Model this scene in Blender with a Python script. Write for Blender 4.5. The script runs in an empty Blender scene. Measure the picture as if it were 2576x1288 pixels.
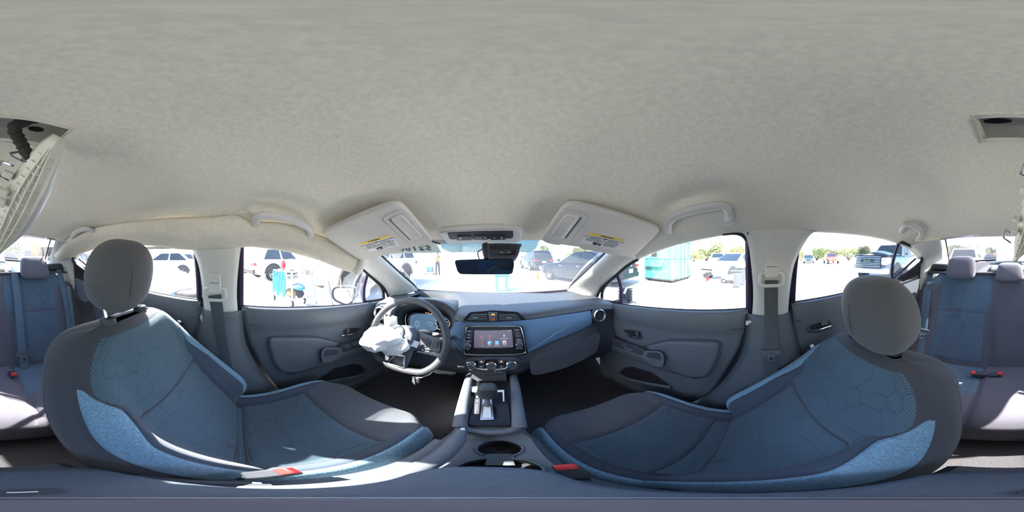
import bpy, bmesh, math, random
from mathutils import Vector as V, Matrix
sin, cos, pi, rad = math.sin, math.cos, math.pi, math.radians
random.seed(7)
SC = bpy.context.scene
COL = SC.collection
# ---------------------------------------------------------------- camera
# panoramic car interior: the camera stands between the front seats, car axis = +Y
cd = bpy.data.cameras.new('camera'); cam = bpy.data.objects.new('camera', cd); COL.objects.link(cam)
cd.type = 'PANO'
try: cd.cycles.panorama_type = 'EQUIRECTANGULAR'
except Exception: cd.panorama_type = 'EQUIRECTANGULAR'
cd.clip_start = 0.01; cd.clip_end = 500
cam.location = (0, 0, 0); cam.rotation_euler = (pi/2, 0, rad(-6))
SC.camera = cam
# ---------------------------------------------------------------- light
SUN_EL = 42
w = bpy.data.worlds.new('world'); SC.world = w; w.use_nodes = True
nt = w.node_tree; nt.nodes.clear()
sky = nt.nodes.new('ShaderNodeTexSky'); sky.sky_type = 'NISHITA'; sky.sun_disc = False
sky.sun_elevation = rad(SUN_EL); sky.sun_rotation = rad(238.2); sky.air_density = 1.0; sky.dust_density = 1.2; sky.ozone_density = 1.0
bg = nt.nodes.new('ShaderNodeBackground'); bg.inputs[1].default_value = 0.46
wo = nt.nodes.new('ShaderNodeOutputWorld')
nt.links.new(sky.outputs[0], bg.inputs[0]); nt.links.new(bg.outputs[0], wo.inputs[0])
sl = bpy.data.lights.new('sun', 'SUN'); sl.energy = 14; sl.angle = rad(0.53); sl.color = (1.0, 0.95, 0.87)
so = bpy.data.objects.new('sun', sl); COL.objects.link(so)
SUN_DIR = V((0.85, 0.527, 0)) * cos(rad(SUN_EL)) + V((0, 0, -sin(rad(SUN_EL))))
so.rotation_euler = SUN_DIR.to_track_quat('-Z', 'Y').to_euler(); so.location = (-3, -4, 8)
vs = SC.view_settings
vs.view_transform = 'Standard'; vs.look = 'None'; vs.gamma = 1; vs.use_curve_mapping = False
vs.exposure = 1.58
SC.cycles.max_bounces = 12; SC.cycles.diffuse_bounces = 6; SC.cycles.transparent_max_bounces = 16
# ---------------------------------------------------------------- rays and points
def D(px, py):
    a = rad((px - 1288) * 360 / 2576 + 6); e = rad((644 - py) * 180 / 1288)
    return V((sin(a) * cos(e), cos(a) * cos(e), sin(e)))
def P(px, py, x=None, y=None, z=None, r=None, h=None):
    d = D(px, py)
    if x is not None: return d * (x / d.x)
    if y is not None: return d * (y / d.y)
    if z is not None: return d * (z / d.z)
    if h is not None: return d * (h / math.hypot(d.x, d.y))
    return d * r
XC = -0.02
def mx(p): return V((2 * XC - p[0], p[1], p[2]))
def ident(p): return V(p)
def lerp(a, b, t): return a + (b - a) * t
def interp(tab, x):
    if x <= tab[0][0]: return tab[0][1]
    for (a, fa), (b, fb) in zip(tab, tab[1:]):
        if x <= b:
            t = (x - a) / (b - a); return fa + (fb - fa) * t
    return tab[-1][1]
def sinterp(tab, x):
    """smooth (Catmull-Rom like) table look-up"""
    n = len(tab)
    if x <= tab[0][0]: return tab[0][1]
    if x >= tab[-1][0]: return tab[-1][1]
    for i in range(n - 1):
        if x <= tab[i+1][0]: break
    x0, y0 = tab[i]; x1, y1 = tab[i+1]
    def sl_(k):
        if k == 0: return (tab[1][1]-tab[0][1])/(tab[1][0]-tab[0][0])
        if k == n-1: return (tab[-1][1]-tab[-2][1])/(tab[-1][0]-tab[-2][0])
        return (tab[k+1][1]-tab[k-1][1])/(tab[k+1][0]-tab[k-1][0])
    h = x1-x0; t = (x-x0)/h; m0 = sl_(i)*h; m1 = sl_(i+1)*h
    return (2*t**3-3*t*t+1)*y0+(t**3-2*t*t+t)*m0+(-2*t**3+3*t*t)*y1+(t**3-t*t)*m1
def spl(pts, n, closed=False):
    """Catmull-Rom through pts, n samples"""
    pts = [V(p) for p in pts]; m = len(pts)
    if m == 1: return pts * n
    out = []
    segs = m if closed else m - 1
    cnt = n if closed else n - 1
    for k in range(n):
        f = k / cnt * segs; i = min(int(f), segs - 1); t = f - i
        g = (lambda j: pts[j % m]) if closed else (lambda j: pts[max(0, min(m-1, j))])
        p0, p1, p2, p3 = g(i-1), g(i), g(i+1), g(i+2)
        out.append(0.5*((2*p1)+(p2-p0)*t+(2*p0-5*p1+4*p2-p3)*t*t+(3*p1-p0-3*p2+p3)*t**3))
    return out
def chk(pts, it=2, closed=True, k=0.25):
    pts = [V(p) for p in pts]
    for _ in range(it):
        o = []
        m = len(pts)
        if not closed: o.append(pts[0])
        for i in range(m if closed else m-1):
            a, b = pts[i], pts[(i+1) % m]
            o += [a.lerp(b, k), a.lerp(b, 1-k)]
        if not closed: o.append(pts[-1])
        pts = o
    return pts
def rnd(pts, r, n=4):
    """round the corners of a closed polygon with fillets of size r"""
    pts = [V(p) for p in pts]; m = len(pts); o = []
    for i in range(m):
        a, b, c = pts[i-1], pts[i], pts[(i+1) % m]
        la, lc = (a-b).length, (c-b).length
        d = min(r, la*.45, lc*.45)
        p, q = b+(a-b)*(d/la), b+(c-b)*(d/lc)
        for k in range(n+1):
            t = k/n; o.append(p*(1-t)**2+b*2*t*(1-t)+q*t*t)
    return o
# ---------------------------------------------------------------- mesh builder
OFF = {}
class MB:
    def __init__(s): s.v = []; s.f = []; s.uv = None
    def add(s, vs, fs):
        b = len(s.v); s.v += [V(p) for p in vs]; s.f += [tuple(i+b for i in f) for f in fs]; return s
    def grid(s, rows, cu=False, cv=False):
        n = len(rows[0]); m = len(rows); fs = []
        for i in range(m if cv else m-1):
            for j in range(n if cu else n-1):
                i2, j2 = (i+1) % m, (j+1) % n
                fs.append((i*n+j, i*n+j2, i2*n+j2, i2*n+j))
        return s.add([p for r in rows for p in r], fs)
    def loft(s, rows, nu, nv, cu=False):
        rr = [spl(r, nu, cu) for r in rows]
        cols = [spl([r[j] for r in rr], nv) for j in range(nu)]
        return s.grid([[cols[j][i] for j in range(nu)] for i in range(nv)], cu)
    def box(s, c, sz, R=None):
        c = V(c); vs = []
        for i in (-.5, .5):
            for j in (-.5, .5):
                for k in (-.5, .5):
                    q = V((i*sz[0], j*sz[1], k*sz[2])); vs.append(c+(R @ q if R else q))
        return s.add(vs, [(0,1,3,2),(4,6,7,5),(0,4,5,1),(2,3,7,6),(0,2,6,4),(1,5,7,3)])
    def tube(s, pts, r, n=8, cap=True, closed=False, flat=1.0, up=None):
        pts = [V(p) for p in pts]; m = len(pts); rows = []
        pr = None
        for i in range(m):
            a = pts[i-1] if (i or closed) else pts[0]
            b = pts[(i+1) % m] if (i < m-1 or closed) else pts[-1]
            t = (b-a).normalized()
            if up is not None: u = (V(up)-t*V(up).dot(t)).normalized()
            elif pr is None:
                u = t.orthogonal().normalized()
            else: u = (pr-t*pr.dot(t)).normalized()
            pr = u; wv = t.cross(u)
            ri = r[i] if isinstance(r, (list, tuple)) else r
            rows.append([pts[i]+u*ri*cos(2*pi*k/n)*flat+wv*ri*sin(2*pi*k/n) for k in range(n)])
        b = len(s.v); s.grid(rows, True, closed)
        if cap and not closed:
            s.f.append(tuple(b+k for k in range(n))[::-1]); s.f.append(tuple(b+(m-1)*n+k for k in range(n)))
        return s
    def strap(s, pts, wv, width, th=.0015):
        """flat band: wv = width direction (vector or list)"""
        pts = [V(p) for p in pts]; m = len(pts); rows = []
        for i in range(m):
            t = (pts[min(i+1, m-1)]-pts[max(i-1, 0)]).normalized()
            d = V(wv[i] if isinstance(wv, list) else wv); d = (d-t*d.dot(t)).normalized(); nn = t.cross(d)
            w_ = width[i] if isinstance(width, list) else width
            rows.append([pts[i]+d*a*w_/2+nn*c*th for a, c in ((-1,-.5),(-.9,-1),(.9,-1),(1,-.5),(1,.5),(.9,1),(-.9,1),(-1,.5))])
        b = len(s.v); s.grid(rows, True)
        s.f.append(tuple(range(b, b+8))); s.f.append(tuple(range(b+(m-1)*8, b+m*8)))
        return s
    def prism(s, poly, d):
        poly = [V(p) for p in poly]; n = len(poly); d = V(d)
        fs = [tuple(range(n))[::-1], tuple(range(n, 2*n))] + [(i, (i+1) % n, n+(i+1) % n, n+i) for i in range(n)]
        return s.add(poly+[p+d for p in poly], fs)
    def pillow(s, poly, d, inset=.2, rings=3, back=True):
        """soft raised pad: outline poly, height vector d, rounded towards its centre"""
        poly = [V(p) for p in poly]; n = len(poly); c = sum(poly, V())/n; d = V(d)
        rows = [poly]
        for k in range(1, rings+1):
            t = k/rings; rows.append([p.lerp(c, inset*(1-cos(t*pi/2)))+d*sin(t*pi/2) for p in poly])
        b = len(s.v); s.grid(rows, True); s.f.append(tuple(b+rings*n+i for i in range(n)))
        if back: s.f.append(tuple(b+i for i in range(n))[::-1])
        return s
    def lathe(s, prof, o, ax, n=24, ref=None):
        o = V(o); ax = V(ax).normalized(); u = ax.orthogonal().normalized() if ref is None else (V(ref)-ax*V(ref).dot(ax)).normalized(); w_ = ax.cross(u)
        rows = [[o+ax*h+(u*cos(2*pi*k/n)+w_*sin(2*pi*k/n))*max(r, 1e-5) for k in range(n)] for r, h in prof]
        return s.grid(rows, True)
    def ell(s, c, rd, R=None, nu=20, nv=12, e=1.0):
        c = V(c); rows = []
        sg = lambda x: math.copysign(abs(x)**e, x)
        for i in range(nv+1):
            a = -pi/2+pi*i/nv
            row = []
            for j in range(nu):
                b = 2*pi*j/nu
                q = V((rd[0]*sg(cos(a))*sg(cos(b)), rd[1]*sg(cos(a))*sg(sin(b)), rd[2]*sg(sin(a))))
                row.append(c+(R @ q if R else q))
            rows.append(row)
        return s.grid(rows, True)
    def mapped(s, fn):
        s.v = [V(fn(p)) for p in s.v]; return s
    def build(s, name, mat, parent=None, smooth=True, ang=40, bevel=0, seg=2, sol=0, subd=0, flip=None, label=None, merge=0):
        me = bpy.data.meshes.new(name)
        if parent is not None: off = OFF.get(parent.name, V())
        else:
            lo = [min(p[k] for p in s.v) for k in range(3)]; hi = [max(p[k] for p in s.v) for k in range(3)]
            off = V(((lo[0]+hi[0])/2, (lo[1]+hi[1])/2, lo[2]))
        me.from_pydata([tuple(p-off) for p in s.v], [], s.f)
        if s.uv is not None:
            ul = me.uv_layers.new(name='UVMap')
            for l in me.loops: ul.data[l.index].uv = s.uv[l.vertex_index]
        bm = bmesh.new(); bm.from_mesh(me)
        if merge: bmesh.ops.remove_doubles(bm, verts=bm.verts, dist=merge)
        if flip is None: bmesh.ops.recalc_face_normals(bm, faces=bm.faces)
        bm.to_mesh(me); bm.free()
        if smooth:
            for p in me.polygons: p.use_smooth = True
            me.set_sharp_from_angle(angle=rad(ang))
        o = bpy.data.objects.new(name, me); COL.objects.link(o)
        if mat is not None: me.materials.append(mat)
        if parent is not None:
            o.parent = parent; OFF[o.name] = off
        else:
            o.location = off; OFF[o.name] = off
        if sol:
            md = o.modifiers.new('solid', 'SOLIDIFY'); md.thickness = abs(sol); md.offset = 1 if sol > 0 else -1
        if bevel:
            md = o.modifiers.new('bevel', 'BEVEL'); md.width = bevel; md.segments = seg; md.limit_method = 'ANGLE'; md.angle_limit = rad(35)
        if subd:
            md = o.modifiers.new('sub', 'SUBSURF'); md.levels = subd; md.render_levels = subd
        if label: o['label'] = label
        return o
def thing(name, label, cat, loc=(0,0,0), rz=0, group=None, local=False):
    o = bpy.data.objects.new(name, None); COL.objects.link(o)
    o.empty_display_size = .1; o.location = loc; o.rotation_euler = (0, 0, rz)
    o['label'] = label; o['category'] = cat
    if group: o['group'] = group
    OFF[o.name] = V() if local else V(loc)
    return o
def tag(o, label, cat, group=None, kind=None):
    o['label'] = label; o['category'] = cat
    if group: o['group'] = group
    if kind: o['kind'] = kind
    return o
def struct(o, label, cat=None):
    o['kind'] = 'structure'; o['label'] = label; o['category'] = cat or 'car interior'; return o
def panel(S, v0, v1, ua, ub, nu=20, nv=24, lift=.004, ew=.12, eps=1e-3, sc=(1, 1)):
    """a padded panel lying on the surface S(u,v); its edges sink into the seam"""
    fa = ua if callable(ua) else (lambda v: ua); fb = ub if callable(ub) else (lambda v: ub)
    rows = []; uv = []
    for i in range(nv+1):
        v = lerp(v0, v1, i/nv); row = []
        for j in range(nu+1):
            u = lerp(fa(v), fb(v), j/nu); p = S(u, v)
            du = S(u+eps, v)-S(u-eps, v); dv = S(u, v+eps)-S(u, v-eps)
            nn = du.cross(dv)
            nn = nn.normalized() if nn.length > 1e-12 else V((0, 0, 1))
            e = min(i/nv, 1-i/nv, j/nu, 1-j/nu)/ew
            k = sin(min(1, e)*pi/2)
            row.append(p+nn*lift*(k-.12)); uv.append((u*sc[0], v*sc[1]))
        rows.append(row)
    b = MB(); b.grid(rows); b.uv = uv
    return b
# ---------------------------------------------------------------- materials
M = {}
def mk(name, col, rough=.6, metal=0.0, var=.08, vs_=40, bump=.0, bs=300, spec=.4, emis=None, es=1, alpha=None, coat=0, sheen=0, stain=None):
    m = bpy.data.materials.new(name); m.use_nodes = True; n = m.node_tree; L = n.links.new
    b = n.nodes['Principled BSDF']
    b.inputs['Roughness'].default_value = rough; b.inputs['Metallic'].default_value = metal
    b.inputs['Specular IOR Level'].default_value = spec
    if coat: b.inputs['Coat Weight'].default_value = coat; b.inputs['Coat Roughness'].default_value = .08
    if sheen: b.inputs['Sheen Weight'].default_value = sheen; b.inputs['Sheen Roughness'].default_value = .5
    tc = n.nodes.new('ShaderNodeTexCoord')
    c4 = (*col, 1)
    if var or stain:
        nz = n.nodes.new('ShaderNodeTexNoise'); nz.inputs['Scale'].default_value = vs_; nz.inputs['Detail'].default_value = 5
        L(tc.outputs['Object'], nz.inputs['Vector'])
        mr = n.nodes.new('ShaderNodeMapRange'); mr.inputs[1].default_value = .3; mr.inputs[2].default_value = .7
        mr.inputs[3].default_value = 1-var; mr.inputs[4].default_value = 1+var
        L(nz.outputs[0], mr.inputs[0])
        vm = n.nodes.new('ShaderNodeVectorMath'); vm.operation = 'SCALE'; vm.inputs[0].default_value = col
        L(mr.outputs[0], vm.inputs['Scale'])
        outc = vm.outputs[0]
        if stain:
            n2 = n.nodes.new('ShaderNodeTexNoise'); n2.inputs['Scale'].default_value = stain[1]; n2.inputs['Detail'].default_value = 4
            L(tc.outputs['Object'], n2.inputs['Vector'])
            r2 = n.nodes.new('ShaderNodeMapRange'); r2.inputs[1].default_value = .52; r2.inputs[2].default_value = .72; r2.inputs[4].default_value = stain[2]
            L(n2.outputs[0], r2.inputs[0])
            mx_ = n.nodes.new('ShaderNodeMix'); mx_.data_type = 'RGBA'
            L(r2.outputs[0], mx_.inputs[0]); L(outc, mx_.inputs[6]); mx_.inputs[7].default_value = (*stain[0], 1)
            outc = mx_.outputs[2]
        L(outc, b.inputs['Base Color'])
    else: b.inputs['Base Color'].default_value = c4
    if bump:
        n3 = n.nodes.new('ShaderNodeTexNoise'); n3.inputs['Scale'].default_value = bs; n3.inputs['Detail'].default_value = 3
        L(tc.outputs['Object'], n3.inputs['Vector'])
        bp = n.nodes.new('ShaderNodeBump'); bp.inputs['Strength'].default_value = bump; bp.inputs['Distance'].default_value = .002
        L(n3.outputs[0], bp.inputs['Height']); L(bp.outputs[0], b.inputs['Normal'])
    if emis: b.inputs['Emission Color'].default_value = (*emis, 1); b.inputs['Emission Strength'].default_value = es
    M[name] = m; return m
def mk_chevron(name, ca, cb, fr=420, cell=16, contrast=1.0):
    """woven insert fabric: patches of fine stripes running in three directions"""
    m = mk(name, ca, rough=.85, var=.10, vs_=400, spec=.2, sheen=.15)
    n = m.node_tree; L = n.links.new; b = n.nodes['Principled BSDF']
    uv = n.nodes.new('ShaderNodeUVMap')
    vo = n.nodes.new('ShaderNodeTexVoronoi'); vo.inputs['Scale'].default_value = cell; vo.inputs['Randomness'].default_value = .8; vo.distance = 'MANHATTAN'
    L(uv.outputs[0], vo.inputs['Vector'])
    sp = n.nodes.new('ShaderNodeSeparateXYZ'); L(uv.outputs[0], sp.inputs[0])
    def math_(op, a, c=None):
        q = n.nodes.new('ShaderNodeMath'); q.operation = op
        for i, t in enumerate((a, c)):
            if t is None: continue
            if isinstance(t, (int, float)): q.inputs[i].default_value = t
            else: L(t, q.inputs[i])
        return q.outputs[0]
    sc_ = n.nodes.new('ShaderNodeSeparateColor'); L(vo.outputs['Color'], sc_.inputs[0])
    k = math_('MULTIPLY', math_('FLOOR', math_('MULTIPLY', sc_.outputs[0], 2.999)), rad(60))
    k = math_('ADD', k, rad(30))
    d = math_('ADD', math_('MULTIPLY', sp.outputs[0], math_('COSINE', k)), math_('MULTIPLY', sp.outputs[1], math_('SINE', k)))
    st = math_('SINE', math_('MULTIPLY', d, fr*2*pi*.5))
    st = math_('MULTIPLY_ADD', st, .5*contrast); n.nodes[-1].inputs[2].default_value = .5
    # dark quilting lines between the patches
    v2 = n.nodes.new('ShaderNodeTexVoronoi'); v2.feature = 'F2'; v2.distance = 'MANHATTAN'; v2.inputs['Scale'].default_value = cell; v2.inputs['Randomness'].default_value = .8; L(uv.outputs[0], v2.inputs['Vector'])
    dd = math_('SUBTRACT', v2.outputs['Distance'], vo.outputs['Distance'])
    ed = n.nodes.new('ShaderNodeMapRange'); ed.inputs[1].default_value = .0; ed.inputs[2].default_value = .05; ed.inputs[3].default_value = .72; ed.inputs[4].default_value = 1
    L(dd, ed.inputs[0])
    mx_ = n.nodes.new('ShaderNodeMix'); mx_.data_type = 'RGBA'; L(st, mx_.inputs[0])
    mx_.inputs[6].default_value = (*cb, 1); mx_.inputs[7].default_value = (*ca, 1)
    vm = n.nodes.new('ShaderNodeVectorMath'); vm.operation = 'SCALE'; L(mx_.outputs[2], vm.inputs[0]); L(ed.outputs[0], vm.inputs['Scale'])
    L(vm.outputs[0], b.inputs['Base Color'])
    bp = n.nodes.new('ShaderNodeBump'); bp.inputs['Strength'].default_value = .35; bp.inputs['Distance'].default_value = .001
    L(st, bp.inputs['Height']); L(bp.outputs[0], b.inputs['Normal'])
    return m
def mk_glass(name, tint=(.97,.985,.98), dust_haze=.03, refl=.05):
    m = bpy.data.materials.new(name); m.use_nodes = True; n = m.node_tree; L = n.links.new
    n.nodes.remove(n.nodes['Principled BSDF']); out = n.nodes['Material Output']
    tr = n.nodes.new('ShaderNodeBsdfTransparent'); tr.inputs[0].default_value = (*tint, 1)
    gl = n.nodes.new('ShaderNodeBsdfGlossy'); gl.inputs['Roughness'].default_value = .02
    df = n.nodes.new('ShaderNodeBsdfDiffuse'); df.inputs[0].default_value = (.9, .9, .9, 1)
    tl = n.nodes.new('ShaderNodeBsdfTranslucent'); tl.inputs[0].default_value = (.9, .9, .9, 1)
    ad = n.nodes.new('ShaderNodeMixShader'); ad.inputs[0].default_value = .6; L(df.outputs[0], ad.inputs[1]); L(tl.outputs[0], ad.inputs[2])
    tc = n.nodes.new('ShaderNodeTexCoord'); nz = n.nodes.new('ShaderNodeTexNoise'); nz.inputs['Scale'].default_value = 9; nz.inputs['Detail'].default_value = 8
    L(tc.outputs['Object'], nz.inputs['Vector'])
    mr = n.nodes.new('ShaderNodeMapRange'); mr.inputs[1].default_value = .3; mr.inputs[2].default_value = .75; mr.inputs[3].default_value = dust_haze*.4; mr.inputs[4].default_value = dust_haze*1.8
    L(nz.outputs[0], mr.inputs[0])
    fr = n.nodes.new('ShaderNodeFresnel'); fr.inputs[0].default_value = 1.45
    f2 = n.nodes.new('ShaderNodeMath'); f2.operation = 'MULTIPLY'; L(fr.outputs[0], f2.inputs[0]); f2.inputs[1].default_value = refl/.04*.5
    m1 = n.nodes.new('ShaderNodeMixShader'); L(f2.outputs[0], m1.inputs[0]); L(tr.outputs[0], m1.inputs[1]); L(gl.outputs[0], m1.inputs[2])
    m2 = n.nodes.new('ShaderNodeMixShader'); L(mr.outputs[0], m2.inputs[0]); L(m1.outputs[0], m2.inputs[1]); L(ad.outputs[0], m2.inputs[2])
    L(m2.outputs[0], out.inputs[0])
    M[name] = m; return m
mk('headliner', (.78,.745,.635), .95, var=.07, vs_=140, bump=.5, bs=260, spec=.1)
mk('visor', (.68,.65,.605), .9, var=.04, vs_=200, bump=.25, bs=500, spec=.15)
mk('trim_light', (.62,.61,.58), .65, var=.03, vs_=60, bump=.15, bs=700, spec=.3)
mk('curtain', (.68,.635,.54), .9, var=.05, vs_=50, bump=.3, bs=500, spec=.1)
mk('plastic', (.098,.113,.133), .5, var=.06, vs_=80, bump=.25, bs=900, spec=.4)
mk('plastic_dark', (.050,.054,.068), .5, var=.08, vs_=80, bump=.2, bs=900, spec=.4)
mk('plastic_soft', (.115,.132,.155), .62, var=.05, vs_=80, bump=.25, bs=700, spec=.35)
mk('dash_top', (.085,.094,.105), .62, var=.07, vs_=60, bump=.3, bs=600, spec=.35, stain=((.22,.22,.23), 160, .25))
mk('fascia', (.095,.165,.26), .5, var=.05, vs_=50, bump=.2, bs=900, spec=.4)
mk('rubber', (.018,.016,.022), .6, var=.1, spec=.3)
mk('rubber_violet', (.03,.022,.06), .5, var=.1, spec=.3)
mk('gloss_black', (.010,.010,.013), .2, var=.0, spec=.2, stain=((.10,.09,.08), 300, .25))
mk('chrome', (.82,.83,.86), .12, metal=1, var=.0)
mk('satin', (.62,.63,.66), .3, metal=1, var=.03)
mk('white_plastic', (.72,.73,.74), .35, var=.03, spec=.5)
mk('dark_cloth', (.062,.064,.076), .9, var=.14, vs_=500, bump=.4, bs=900, spec=.15, sheen=.2)
mk('purple_cloth', (.115,.11,.138), .9, var=.14, vs_=500, bump=.4, bs=900, spec=.15, sheen=.2)
mk('dark_strip', (.062,.080,.112), .9, var=.12, vs_=500, bump=.3, bs=900, spec=.15, sheen=.15)
mk('melange', (.18,.30,.40), .9, var=.30, vs_=260, bump=.5, bs=420, spec=.15, sheen=.2)
mk('mid_cloth', (.090,.100,.118), .9, var=.12, vs_=450, bump=.35, bs=900, spec=.15, sheen=.2)
mk('headrest', (.108,.108,.118), .9, var=.12, vs_=450, bump=.35, bs=900, spec=.15, sheen=.2)
mk_chevron('insert', (.105,.160,.205), (.048,.076,.105), fr=420, cell=11, contrast=.75)
mk_chevron('insert_rear', (.115,.165,.235), (.08,.12,.175), fr=420, cell=11, contrast=.6)
mk('belt', (.07,.078,.09), .75, var=.10, vs_=700, bump=.3, bs=900, spec=.25)
mk('belt_blue', (.10,.15,.21), .7, var=.10, vs_=700, bump=.3, bs=900, spec=.25)
mk('carpet', (.08,.077,.085), 1, var=.35, vs_=500, bump=.8, bs=700, spec=.05, stain=((.09,.085,.08), 90, .35))
mk('red', (.75,.045,.04), .4, var=.03, spec=.5)
mk('orange_lit', (.9,.3,.05), .4, emis=(1,.35,.05), es=.6)
mk('airbag', (.90,.90,.90), .85, var=.05, vs_=60, bump=.4, bs=900, spec=.15)
mk('paper', (.78,.80,.80), .8, var=.05, spec=.2)
mk('print_dark', (.02,.02,.022), .7, var=0)
mk('print_white', (.82,.83,.85), .6, var=0)
mk('label_yellow', (.80,.62,.10), .6, var=.02)
mk('label_white', (.80,.81,.83), .6, var=.03)
mk('wheel_leather', (.05,.053,.06), .5, var=.08, vs_=300, bump=.25, bs=700, spec=.4)
mk('lens_dark', (.02,.03,.05), .12, var=0, spec=.6)
mk('mirror_glass', (.22,.30,.38), .03, metal=1, var=0)
mk('mirror_bright', (.85,.87,.9), .02, metal=1, var=0)
mk('screen', (.05,.048,.06), .18, var=.05, spec=.5, emis=(.10,.085,.12), es=.35)
mk('metal_grey', (.60,.60,.58), .45, var=.06, metal=.3, spec=.5)
mk('harness', (.035,.032,.03), .85, var=.2, vs_=200, bump=.5, bs=400)
mk('ivory', (.66,.65,.55), .55, var=.05, spec=.4)
mk_glass('glass', dust_haze=.006); mk_glass('glass_front', dust_haze=.02)  # front pane: dust plus a stand-in for its veiling reflection
# ================================================================ SHELL: ceiling, pillars, windows, floor
RAIL = [(-1.02,-.02,.60), (-.969,.017,.585), (-.85,.055,.575), (-.732,.080,.57), (-.549,.0986,.57), (-.246,.099,.565), (.055,.084,.562), (.18,.068,.56), (.303,.045,.562), (.42,.015,.575), (.533,-.02,.59)]
def rz(y): return sinterp([(a, b) for a, b, c in RAIL], y)
def rx(y): return sinterp([(a, c) for a, b, c in RAIL], y)
ZC = [(-.97,.115), (-.8,.15), (-.6,.178), (-.3,.2), (0,.2), (.15,.188), (.3,.163), (.42,.130), (.52,.092), (.62,.056)]
def roof(f, y):
    """headliner surface; f in -1..1 across the car"""
    hw = rx(y)-XC; zc = sinterp(ZC, y); zr = rz(y)
    g = abs(f)
    k = 1-(.25*g**2+.75*g**6)
    return V((XC+f*hw, y, zr+(zc-zr)*k))
ceil_b = MB()
fs = sorted(set([round(-1+2*i/40, 4) for i in range(41)]+[-.15, .10]))
fs = [f for f in fs if f not in (-.1+0, )]
N = 64
rows = []
ts = [i/N for i in range(N+1)]
def yrow(t, f):
    yf = lerp(.61, .533, f*f); yr = lerp(-.965, -.93, f*f) if abs(f) < .72 else lerp(-.947, -1.02, (abs(f)-.72)/.28)
    return lerp(yf, yr, t)
for t in ts:
    r = []
    for f in fs:
        p = roof(f, yrow(t, f)); r.append(p)
    # turn the edge outwards so that the rail has thickness
    a, b = r[0], r[-1]
    r = [a+V((-.035, 0, -.004)), a+V((-.012, 0, -.006))]+r+[b+V((.012, 0, -.006)), b+V((.035, 0, -.004))]
    rows.append(r)
# front and rear lips
rows = [[p+V((0, .03, .012)) for p in rows[0]]]+rows+[[p+V((0, -.03, .012)) for p in rows[-1]]]
n = len(rows[0])
HOLE = (-.106, .036, -.238, -.168)
vs_ = [p for r in rows for p in r]; fc = []
for i in range(len(rows)-1):
    for j in range(n-1):
        q = (i*n+j, i*n+j+1, (i+1)*n+j+1, (i+1)*n+j)
        c = sum((vs_[k] for k in q), V())/4
        if HOLE[0] < c.x < HOLE[1] and HOLE[2] < c.y < HOLE[3]: continue
        fc.append(q)
ceil_b.add(vs_, fc)
ceiling = struct(ceil_b.build('ceiling', M['headliner'], ang=60), 'warm grey woven headliner with a torn out lamp opening')
# cavity above the lamp opening: grey sheet metal with stamped holes
b = MB()
b.loft([[(-.16,-.31,.245), (-.035,-.31,.25), (.09,-.31,.245)], [(-.16,-.25,.236), (-.035,-.25,.238), (.09,-.25,.236)], [(-.16,-.2,.238), (-.035,-.2,.232), (.09,-.2,.238)], [(-.16,-.11,.262), (-.035,-.11,.262), (.09,-.11,.262)]], 14, 16)
rf = b.build('roof_panel', M['metal_grey'], ceiling, sol=.002, label='bare grey roof metal seen through the opening')
b = MB()
for x, y, a, c in ((.012,-.212,.019,.006), (-.075,-.222,.012,.007), (-.06,-.182,.011,.005), (.03,-.176,.016,.005), (-.098,-.19,.01,.006)):
    b.prism([(x+a*cos(t*pi/6), y+c*sin(t*pi/6), .2305) for t in range(12)], (0, 0, .002))
b.build('stamped_hole', M['rubber'], rf, ang=20)
b = MB()   # white foam-backed flap edge of the opening
b.tube([(HOLE[0],HOLE[2],.203), (HOLE[0],HOLE[3],.203), (HOLE[1],HOLE[3],.203), (HOLE[1],HOLE[2],.203)], .003, 6, closed=True)
b.build('opening_rim', M['headliner'], ceiling)
b = MB(); b.grid([spl([(.036,-.236,.2), (.036,-.17,.2)], 6), spl([(.05,-.24,.205), (.053,-.17,.206)], 6), spl([(.03,-.242,.212), (.034,-.168,.214)], 6)])
b.build('torn_flap', M['headliner'], ceiling, sol=.003)
# small round clip caps at the rear edge of the headliner
for px, py in ((47, 587), (2462, 583)):
    p = P(px, py, y=-.88); b = MB(); b.lathe([(0,0), (.008,0), (.009,.003), (0,.003)], p+V((0,0,.004)), (0,.25,-1), 14); b.build('clip_cap', M['visor'], ceiling)

def lip(b): return b
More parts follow.
